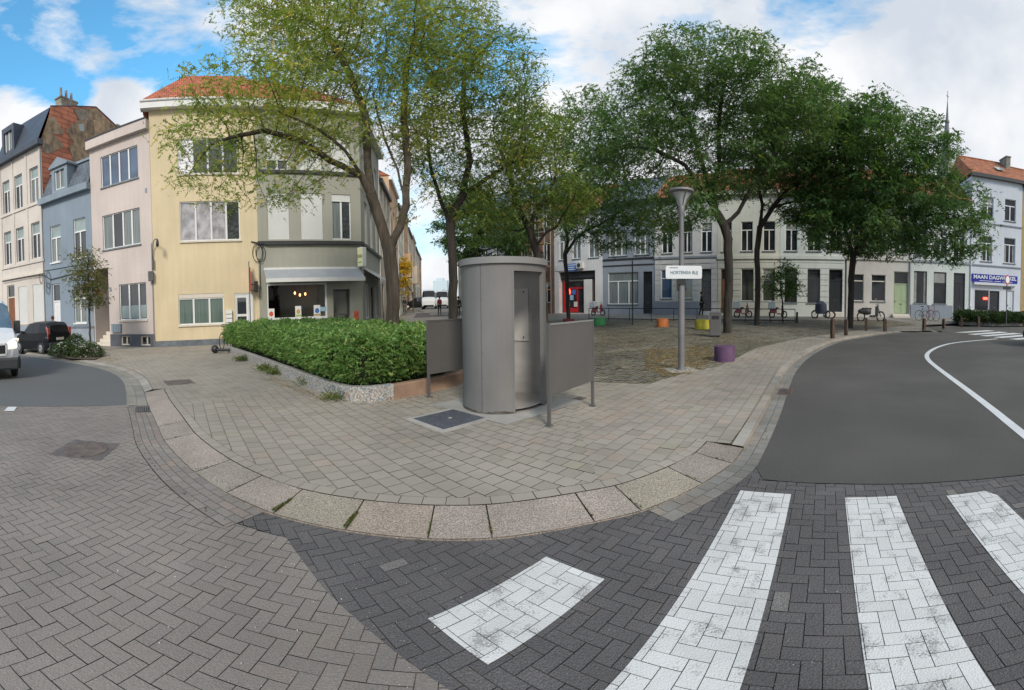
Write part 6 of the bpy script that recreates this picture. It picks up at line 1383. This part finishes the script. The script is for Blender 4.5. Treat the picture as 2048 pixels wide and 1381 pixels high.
# fallen black bollard
x, y = gp(436, 707); t = thing('fallen_bollard', 'black round-headed bollard lying on the pavement at the far end of the hedge', 'bollard', (x, y, 0), R(12))
MB().lathe([(.06, -.3), (.12, -.28), (.16, -.18), (.15, -.08), (.10, -.02)], 16, (0, 0, .16), 'x').build('head', M['black'], t, True); MB().lathe([(.07, -.03), (.055, .1), (.055, .75), (.10, .8), (.10, .85)], 14, (0, 0, .13), 'x').build('shaft', M['black'], t, True)
# railing
ra, rb = np.array(gp(1178, 641)), np.array(gp(1590, 646)); rd = (rb-ra)/np.hypot(*(rb-ra)); rl = float(np.hypot(*(rb-ra))); t = thing('railing', 'long low dark metal railing between the square and the far pavement', 'railing', gnd(ra), math.atan2(rd[1], rd[0]))
def rz(s_): return float(gz(*(ra+rd*s_)))-float(gz(*ra))
n = 9
for i in range(n+1):
    s_ = rl*i/n; MB().tube([(s_, 0, rz(s_)-.05), (s_, 0, rz(s_)+.78)], .028, 6).build('post', M['black'], t)
for hh, nm in ((.78, 'top_rail'), (.12, 'bottom_rail')): MB().tube([(rl*i/n, 0, rz(rl*i/n)+hh) for i in range(n+1)], .026, 6).build(nm, M['black'], t)
x, y = pol(1265, 27.5); t = thing('thin_post', 'thin dark post standing alone before the blue-grey house', 'post', gnd((x, y))); MB().tube([(0, 0, 0), (0, 0, 3.6)], .045, 8).build('pole', M['black'], t); MB().cyl(0, 0, 0, .03, .1, n=10).build('base', M['black'], t)
x, y = pol(1691, 23.6); t = thing('thin_post', 'tall thin pole close to the left of the dense dark tree trunk', 'post', gnd((x, y))); MB().tube([(0, 0, 0), (0, 0, 3.4)], .05, 8).build('pole', M['irong'], t); MB().box(-.03, .03, -.03, .03, 3.4, 3.5).build('cap', M['irong'], t)
# signpost at the right, seen edge-on sign at the yellow house
M['signred'] = mat('sign_red', (.5, .03, .03), .4, 0)
x, y = gp(2012, 653); t = thing('traffic_sign', 'round red-rimmed traffic sign on a pole before the blue-signed shop', 'traffic sign', gnd((x, y)), R(-60+40))
MB().tube([(0, 0, 0), (0, 0, 3.2)], .04, 8).build('pole', M['irong'], t); MB().lathe([(.001, -.01), (.30, -.01), (.30, .01), (.001, .01)], 24, (0, -.05, 2.9), 'y').build('rim', M['signred'], t); MB().lathe([(.001, -.004), (.22, -.004), (.22, .004), (.001, .004)], 24, (0, -.068, 2.9), 'y').build('face', M['white'], t); MB().box(-.45, .4, -.06, -.03, 2.28, 2.46).build('plate', M['black'], t)
yx, yy, _ = loc_(C0, YA, 5.40, -.45, 0); t = thing('traffic_sign', 'red and white traffic sign seen edge-on by the yellow house door', 'traffic sign', (yx, yy, 0), R(YA+86))
MB().tube([(0, 0, 0), (0, 0, 3.9)], .03, 8).build('pole', M['irong'], t); MB().box(-.3, .3, -.05, -.03, 2.5, 3.6).build('plate', M['signred'], t); MB().box(-.06, .06, -.055, -.03, 3.6, 3.85).build('small_plate', M['white'], t)
yx, yy, _ = loc_(C0, YA, 5.8, -.3, 0); t = thing('wall_mirror', 'small black box lamp on a bracket beside the edge-on traffic sign', 'wall lamp', (yx, yy, 0), R(YA)); MB().box(-.09, .09, -.18, .12, 2.42, 2.95).build('case', M['black'], t, bevel=.02); MB().tube([(0, 0, 2.8), (-.35, 0, 2.8)], .02, 6).tube([(0, 0, 2.5), (-.35, 0, 2.5)], .02, 6).build('bracket', M['black'], t)
yx, yy, _ = loc_(C0, YA, 4.2, -.02, 0); t = thing('letterboxes', 'white letterboxes left of the yellow house door', 'letterbox', (yx, yy, 0), R(YA))
for i in range(4): MB().box(-.15, .2, -.14, 0, .85+.2*i, 1.02+.2*i).build('box', M['white'], t)

# ------------------------------------------------------------------ vehicles
M['tyre'] = mat('tyre', (.02, .02, .02), .85, .1, 10); M['rim'] = mat('rim', (.33, .34, .35), .35, .05, metal=.6); M['carglass'] = glass('car_glass', (.012, .014, .016), .05, .3, .8, .4, coat=.1)
M['vanglass'] = glass('windscreen', (.09, .14, .19), .04, .4, 1.5); M['headlight'] = mat('headlight', (.7, .68, .6), .15, 0, emit=((1, .86, .62), 1.3)); M['tail'] = mat('tail_light', (.42, .10, .09), .25, .05)
M['plastic'] = mat('dark_plastic', (.045, .05, .055), .6, .1, 6); M['plate'] = mat('number_plate', (.62, .61, .55), .5, .02)
def carpaint(name, col):
    m = mat(name, col, .3, .02, 2); m.node_tree.nodes['Principled BSDF'].inputs['Coat Weight'].default_value = .06 if max(col) < .1 else .7; m.node_tree.nodes['Principled BSDF'].inputs['Specular IOR Level'].default_value = .25; return m
def loft(sts, glass_cells, name, label, cat, loc, rz, paint, wheels, wr, group=None, extra=None, gm='carglass'):
    """sts: (x, [(y, z)...]) sections from the sill up to the roof centre; glass_cells: {(i, j)} cells taken out as windows"""
    t = thing(name, label, cat, loc, rz, group); k = len(sts[0][1]); body = MB(); win = {}
    for sgn in (1, -1):
        G_ = [[(x, sgn*y, z) for y, z in sec] for x, sec in sts]
        for i in range(len(sts)-1):
            for j in range(k-1):
                q = [G_[i][j], G_[i+1][j], G_[i+1][j+1], G_[i][j+1]]
                q = q if sgn < 0 else q[::-1]
                key = glass_cells.get((i, j))
                if key: win.setdefault((key, sgn if not key.startswith('c_') else 0), MB()).quad(*q)
                else: body.quad(*q)
        for i in (0, len(sts)-1): body.poly([G_[i][j] for j in range(k)]+[(sts[i][0], 0, sts[i][1][0][1])])
    # pillars cover the seams
    b = body.build('body', paint, t, smooth=True)
    for (key, sgn), g in win.items(): g.build('windscreen' if key.startswith('c_') else 'window', M[gm], t, smooth=True)
    for x, y in wheels:
        for sgn in (1, -1):
            w_ = MB().lathe([(wr*.6, -.09), (wr*.96, -.09), (wr, -.05), (wr, .07), (wr*.96, .1), (wr*.6, .1)], 24, (x, sgn*y, wr), 'y').build('wheel', M['tyre'], t, smooth=True)
            rm = MB().lathe([(.001, .06), (wr*.3, .085), (wr*.62, .06), (wr*.62, .0)], 20, (x, sgn*(y+.03), wr), 'y'); 
            if sgn < 0: rm.v = [(a, 2*(-y-.03)-b_, c) for a, b_, c in rm.v]
            rm.build('rim', M['rim'], w_)
            MB().lathe([(wr*1.13, -.02), (wr*1.13, .02), (wr*1.0, .02)], 24, (x, sgn*(y+.055), wr+.01), 'y').build('wheel_arch', M['plastic'], t)
    if extra: extra(t)
    return t
def sec(w0, w1, w2, w3, zs, zb, zw, zr):  # half widths at sill, belt, above glass, roof edge
    return [(w0*.93, zs), (w0, zs+.12), (w1, (zs+zb)*.55), (w1*.99, zb), (w2, zw), (w3, zr-.03), (0, zr)]
# small black hatchback, seen from behind-left; nose towards -x (left)
S_ = [(-1.85, sec(.62, .66, .60, .5, .3, .62, .66, .68)), (-1.7, sec(.76, .8, .7, .6, .2, .75, .80, .82)), (-1.1, sec(.80, .84, .74, .62, .18, .92, .98, 1.0)), (-.75, sec(.80, .84, .76, .60, .18, .95, 1.02, 1.06)), (-.2, sec(.80, .84, .68, .56, .18, .96, 1.40, 1.46)), (.3, sec(.80, .84, .67, .56, .18, .97, 1.43, 1.52)), (.36, sec(.80, .84, .67, .56, .18, .97, 1.43, 1.52)), (.95, sec(.80, .84, .67, .56, .18, .99, 1.43, 1.51)), (1.5, sec(.79, .82, .66, .54, .2, 1.0, 1.38, 1.47)), (1.72, sec(.76, .78, .64, .5, .3, 1.0, 1.2, 1.34)), (1.82, sec(.72, .74, .62, .5, .35, .9, .95, 1.0))]
gc = {(4, 3): 'w1', (6, 3): 'w2', (3, 4): 'c_f', (3, 5): 'c_f'}
def ex(t):
    for s_ in (1, -1):
        MB().add([(1.66, s_*.80, .78), (1.80, s_*.70, .78), (1.68, s_*.60, 1.25), (1.55, s_*.70, 1.28)], [(0, 1, 2, 3)]).box(1.7, 1.82, min(s_*.62, s_*.76), max(s_*.62, s_*.76), .72, 1.22).build('tail_light', M['tail'], t)
        MB().box(-.78, -.62, min(s_*.82, s_*1.0), max(s_*.82, s_*1.0), .95, 1.08).build('mirror', M['plastic'], t)
        MB().box(.15, .3, min(s_*.835, s_*.86), max(s_*.835, s_*.86), .84, .87).build('door_handle', M['plastic'], t)
    g = MB().add([(1.70, -.52, 1.30), (1.70, .52, 1.30), (1.83, .58, .98), (1.83, -.58, .98)], [(0, 1, 2, 3)]).build('rear_window', M['carglass'], t)
    MB().box(1.80, 1.90, -.70, .70, .32, .56).build('bumper', M['plastic'], t, bevel=.03); MB().box(1.84, 1.86, -.24, .24, .66, .78).build('number_plate', M['plate'], t)
x, y = gp(84, 709, -.02); carb = carpaint('black_car_paint', (.012, .013, .016))
ca_ = R(9)
loft(S_, gc, 'parked_car', 'small black hatchback parked left of the flower bed', 'car', (x-1.15*cos(ca_)-.74*sin(ca_), y-1.15*sin(ca_)+.74*cos(ca_), -.05), ca_, carb, [(-1.2, .74), (1.15, .74)], .29, extra=ex)
# white van, only its nose in the frame, heading to the right/viewer
V_S = [(2.72, sec(.70, .78, .70, .5, .5, .95, 1.0, 1.02)), (2.62, sec(.92, .97, .85, .6, .32, 1.05, 1.12, 1.15)), (2.3, sec(.98, 1.0, .88, .62, .25, 1.18, 1.30, 1.34)), (1.95, sec(1.0, 1.02, .90, .66, .25, 1.26, 1.42, 1.48)), (1.15, sec(1.0, 1.03, .86, .66, .25, 1.30, 2.10, 2.24)), (.95, sec(1.0, 1.03, .86, .68, .25, 1.30, 2.14, 2.32)), (.9, sec(1.0, 1.03, .86, .68, .25, 1.30, 2.14, 2.34)), (-.1, sec(1.0, 1.03, .88, .72, .25, 1.30, 2.14, 2.44)), (-2.9, sec(1.0, 1.03, .90, .76, .25, 1.30, 2.14, 2.46)), (-3.0, sec(.98, 1.0, .88, .74, .3, 1.30, 2.12, 2.42))]
gc = {(3, 4): 'c_f', (3, 5): 'c_f', (4, 3): 'w0', (6, 3): 'w1'}
def exv(t):
    MB().box(2.60, 2.80, -.95, .95, .28, .62).build('bumper', M['plastic'], t, bevel=.06)
    MB().box(2.70, 2.79, -.50, .50, .74, .98).build('grille', M['black'], t, bevel=.02)
    g = MB()
    for a in ((-.54, .54, .98, 1.03), (-.54, .54, .69, .74)): g.box(2.70, 2.80, *a)
    g.box(2.7, 2.8, .5, .54, .7, 1.03).box(2.7, 2.8, -.54, -.5, .7, 1.03).build('grille_surround', M['white'], t)
    MB().box(2.80, 2.82, -.26, .26, .44, .56).build('number_plate', M['plate'], t)
    for s_ in (1, -1):
        MB().add([(2.745, s_*.60, .86), (2.70, s_*.90, .88), (2.45, s_*1.02, 1.14), (2.60, s_*.84, 1.16), (2.745, s_*.60, 1.04)], [(0, 1, 2, 3, 4)]).lathe([(.001, -.01), (.1, 0), (.1, .05)], 14, (2.70, s_*.80, .99), 'x').build('headlight', M['headlight'], t)
        MB().box(1.35, 1.6, min(s_*1.03, s_*1.25), max(s_*1.03, s_*1.25), 1.25, 1.65).build('mirror', M['plastic'], t, bevel=.03)
        MB().box(1.5, 2.62, min(s_*.99, s_*1.04), max(s_*.99, s_*1.04), .3, .62).build('side_trim', M['plastic'], t)
vf = np.array(gp(38, 757, -.07)); va = R(-10)
vfx = np.array([cos(va), sin(va)]); vs = np.array([-sin(va), cos(va)]); vo = vf-vfx*2.55-vs*.97
loft(V_S, gc, 'white_van', 'white panel van with lit headlight entering the picture at the left edge', 'van', (vo[0], vo[1], -.07), va, carpaint('white_van_paint', (.68, .70, .73)), [(1.85, .92), (-1.9, .92)], .34, extra=exv, gm='vanglass')
# pale blue car tail at the right edge
x, y = pol(2122, 21.3); S2 = [(a, [(p, q*1.0) for p, q in s]) for a, s in S_]
def ex2(t):
    for s_ in (1, -1): MB().box(1.68, 1.84, min(s_*.60, s_*.78), max(s_*.60, s_*.78), .78, 1.0).build('tail_light', M['signred'], t)
    MB().add([(1.70, -.52, 1.30), (1.70, .52, 1.30), (1.83, .58, .98), (1.83, -.58, .98)], [(0, 1, 2, 3)]).build('rear_window', M['carglass'], t); MB().box(1.80, 1.90, -.70, .70, .32, .56).build('bumper', M['plastic'], t, bevel=.03)
loft(S_, {(4, 3): 'w1', (6, 3): 'w2', (3, 4): 'c_f', (3, 5): 'c_f'}, 'small_car', 'pale blue car whose tail just shows at the right edge of the photo', 'car', (x, y, float(gz(x, y))-.06), R(140), carpaint('pale_blue_paint', (.34, .42, .47)), [(-1.2, .74), (1.15, .74)], .29, extra=ex2)
# vehicles in the side street
for (px, d, rz_, lb, pc, st, wh, wr) in ((832, 62, R(10), 'black car parked side-on where the side street begins', (.012, .014, .016), S_, [(-1.2, .74), (1.15, .74)], .29), (858, 60, R(280), 'white van facing the square in the side street', (.62, .64, .66), [(x_*.75, s) for x_, s in V_S], [(1.3, .92), (-1.4, .92)], .34), (884, 66, R(280), 'second white van behind the person in the red jacket', (.6, .62, .63), [(x_*.75, s) for x_, s in V_S], [(1.3, .92), (-1.4, .92)], .34)):
    x, y = pol(px, d); loft(st, {(3, 4): 'c_f', (3, 5): 'c_f', (4, 3): 'w'} if 'van' in lb else {(4, 3): 'w1', (6, 3): 'w2', (3, 4): 'c_f', (3, 5): 'c_f'}, 'street_van' if 'van' in lb else 'parked_car', lb, 'van' if 'van' in lb else 'car', (x, y, float(gz(x, y))), rz_, carpaint('paint', pc), wh, wr, extra=exv if False else None)
# ------------------------------------------------------------------ two-wheelers
def wheel2(t, x, r, m='tyre', y=0):
    w_ = MB().tube([(x+r*cos(a), y, r+r*sin(a)) for a in np.linspace(0, 2*pi, 25)[:-1]], .02 if r > .3 else .05, 6, closed=True).build('wheel', M[m], t)
    g = MB()
    for k in range(8): g.tube([(x, y, r), (x+r*cos(k*pi/4), y, r+r*sin(k*pi/4))], .004, 4)
    g.build('spokes', M['steel'], w_)
def bicycle(label, loc, rz_, col, group=None):
    t = thing('bicycle', label, 'bicycle', loc, rz_, group); c = mat('bike_paint', col, .4, 0)
    wheel2(t, -.5, .34); wheel2(t, .5, .34)
    MB().tube([(-.5, 0, .34), (-.12, 0, .3), (.33, 0, .75), (-.2, 0, .78), (-.12, 0, .3)], .018, 6).tube([(-.5, 0, .34), (-.2, 0, .78), (-.24, 0, .92)], .016, 6).tube([(.5, 0, .34), (.36, 0, .7), (.30, 0, 1.0)], .018, 6).build('frame', c, t)
    MB().tube([(.22, -.28, 1.02), (.3, 0, 1.02), (.22, .28, 1.02)], .015, 6).build('handlebar', M['black'], t); MB().box(-.36, -.12, -.07, .07, .92, .97).build('saddle', M['black'], t, bevel=.02); MB().lathe([(.001, -.01), (.08, -.01), (.08, .01), (.001, .01)], 12, (-.12, .04, .3), 'y').build('crank', M['irong'], t)
    return t
for px, d, a, col, lb in ((1850, 33.2, -42, (.03, .03, .035), 'black bicycle leaning by the grey plinth of the white house'), (1862, 32.6, -30, (.3, .03, .03), 'dark red bicycle parked against the black one')): x, y = pol(px, d); bicycle(lb, gnd((x, y)), R(a), col)
x, y = gp(449, 700); q = pol(449, 20.6); bicycle('bicycle with orange frame, its handlebar showing behind the far end of the hedge', gnd(q), R(110), (.5, .12, .05))
q = loc_(C1, GA, 1.4, -.55, 0); bicycle('pinkish bicycle parked under the snack bar window behind the hedge', q, R(GA), (.4, .15, .18))
# motorcycle
x, y = pol(1742, 30.6); t = thing('motorcycle', 'dark motor scooter with windscreen parked before the pale green door', 'motorcycle', gnd((x, y)), R(-42)); wheel2(t, -.75, .28); wheel2(t, .75, .3)
MB().lathe([(.05, -1.0), (.16, -.8), (.24, -.3), (.18, 0)], 12, (0, 0, .62), 'x').box(-.1, .35, -.13, .13, .25, .38).box(.35, .55, -.2, .2, .3, .95).build('body', M['plastic'], t, bevel=.04)
MB().box(-.7, .05, -.14, .14, .74, .84).build('seat', M['black'], t, bevel=.04); MB().add([(.6, -.25, .95), (.6, .25, .95), (.35, .2, 1.45), (.35, -.2, 1.45)], [(0, 1, 2, 3)]).build('windscreen', M['frost'], t); MB().tube([(.75, 0, .3), (.5, 0, 1.0)], .04, 6).tube([(.42, -.32, 1.05), (.5, 0, 1.02), (.42, .32, 1.05)], .018, 6).build('fork', M['irong'], t)
# three white and red delivery scooters behind the railing
for px, a, lb in ((1196, -42, 'white and red scooter with a delivery box before the red-fronted shop'), (1486, -42, 'white and red delivery scooter between the two central tree trunks'), (1556, -42, 'white and red delivery scooter under the bushy young tree')):
    d = 33 if px > 1400 else 38; x, y = pol(px, d); t = thing('delivery_scooter', lb, 'scooter', gnd((x, y)), R(a), 'white and red delivery scooters'); wheel2(t, -.5, .22); wheel2(t, .5, .22)
    MB().box(-.8, -.2, -.28, .28, .6, 1.1).build('delivery_box', M['white'], t, bevel=.04); MB().box(-.6, -.1, -.13, .13, .3, .62).box(-.1, .3, -.12, .12, .22, .3).box(.28, .4, -.2, .2, .25, .85).build('body', mat('scooter_pink', (.36, .10, .12), .5, 0), t, bevel=.03); MB().tube([(.5, 0, .22), (.36, 0, .95)], .03, 6).tube([(.3, -.28, 1.0), (.37, 0, .97), (.3, .28, 1.0)], .015, 6).build('fork', M['irong'], t); MB().box(-.3, .05, -.12, .12, .62, .7).build('seat', M['black'], t, bevel=.02)
# covered dark vehicle at x 1640
x, y = pol(1642, 33); t = thing('covered_cart', 'dark blue tarpaulin-covered cart parked before the greenish white house', 'cart', gnd((x, y)), R(-42)); wheel2(t, -.5, .25, y=.4); wheel2(t, .5, .25, y=.4); wheel2(t, -.5, .25, y=-.4); wheel2(t, .5, .25, y=-.4)
MB().lathe([(.42, .3), (.5, .5), (.46, .95), (.2, 1.15), (.001, 1.18)], 14).build('tarpaulin', mat('navy_tarp', (.03, .04, .07), .7, .2, 4, bump=.6, bscale=6), t, True); t.children[-1].scale = (1.5, .9, 1)
# ------------------------------------------------------------------ people
def person(label, xy, rz_, top, leg, skin=(.35, .2, .15), hair=(.02, .015, .01), H=1.7, stride=.22, z=None, arm=.1):
    t = thing('person', label, 'person', (xy[0], xy[1], float(gz(*xy)) if z is None else z), rz_); s_ = H/1.75
    def skin_(name, V, Ed, Rr, m):
        me = bpy.data.meshes.new(name); me.from_pydata([tuple(np.array(v)*s_) for v in V], Ed, []); me.update(); o = bpy.data.objects.new(name, me); C.objects.link(o); o.parent = t; me.materials.append(m)
        sk = o.modifiers.new('skin', 'SKIN'); sk.use_smooth_shade = True
        for i, r in enumerate(Rr): me.skin_vertices[0].data[i].radius = (r[0]*s_, r[1]*s_) if isinstance(r, tuple) else (r*s_, r*s_)
        me.skin_vertices[0].data[0].use_root = True; o.modifiers.new('sub', 'SUBSURF').levels = 1; o.modifiers['sub'].render_levels = 1; return o
    st = stride
    V = [(0, 0, .95), (0, 0, 1.15), (0, 0, 1.36), (0, 0, 1.46), (0, -.0, 1.54), (0, -.02, 1.63), (0, 0, 1.73), (.10, 0, .9), (.11, -st*.5, .5), (.11, -st*.2, .09), (.11, -st*.2-.16, .03), (-.10, 0, .9), (-.11, st*.3, .5), (-.11, st, .11), (-.11, st-.14, .03), (.18, 0, 1.40), (.23, arm, 1.13), (.22, arm-.12, .88), (.22, arm-.16, .8), (-.18, 0, 1.40), (-.23, -arm, 1.13), (-.22, -arm-.14, .88), (-.22, -arm-.18, .8)]
    Ed = [(0, 1), (1, 2), (2, 3), (3, 4), (4, 5), (5, 6), (0, 7), (7, 8), (8, 9), (9, 10), (0, 11), (11, 12), (12, 13), (13, 14), (2, 15), (15, 16), (16, 17), (17, 18), (2, 19), (19, 20), (20, 21), (21, 22)]
    Rr = [(.14, .1), (.13, .09), (.16, .1), .055, .075, .092, .06, .085, .06, .04, .03, .085, .06, .04, .03, .055, .042, .032, .03, .055, .042, .032, .03]
    skin_('body', V, Ed, Rr, mat('skin', skin, .6, .05))
    skin_('jacket', [V[i] for i in (0, 1, 2, 3, 15, 16, 17, 19, 20, 21)], [(0, 1), (1, 2), (2, 3), (2, 4), (4, 5), (5, 6), (2, 7), (7, 8), (8, 9)], [(.17, .125), (.16, .12), (.18, .125), .075, .075, .06, .048, .075, .06, .048], mat('jacket', top, .85, .15, 6))
    skin_('trousers', [V[i] for i in (0, 7, 8, 9, 11, 12, 13)], [(0, 1), (1, 2), (2, 3), (0, 4), (4, 5), (5, 6)], [(.155, .115), .10, .075, .055, .10, .075, .055], mat('trousers', leg, .9, .15, 6))
    MB().lathe([(.001, .10), (.06, .095), (.1, .05), (.105, -.02), (.09, -.08)], 14, (0, .015*s_, 1.67*s_)).build('hair', mat('hair', hair, .7, .2, 20), t, True)
    MB().box(-.012, .012, -.125*s_, -.09*s_, 1.60*s_, 1.64*s_).build('nose', mat('skin_face', skin, .6, .05), t, bevel=.004)
    for sx in (-.035, .035): MB().box(sx-.012, sx+.012, -.108*s_, -.098*s_, 1.65*s_, 1.665*s_).build('eye', M['black'], t)
    return t
person('person in a dark red top standing behind the black hatchback', pol(104, 24.6), R(30), (.16, .02, .025), (.03, .03, .04), (.4, .22, .17), (.09, .02, .015), 1.68, .05)
person('person in black clothes walking past the pale grey house', pol(1403, 33.5), R(60), (.012, .012, .014), (.015, .015, .018), H=1.75)
person('person with a red jacket and dark trousers at the mouth of the side street', pol(879, 44), R(200), (.22, .03, .05), (.02, .02, .025), H=1.72)
person('person in dark clothes on the left corner of the side street, near the yellow tree', pol(809, 49), R(20), (.02, .022, .03), (.06, .06, .07), H=1.7)
person('person in black beside the trunk left of the urinal, farther down the street', pol(917, 40), R(180), (.015, .015, .02), (.02, .02, .02), H=1.75)
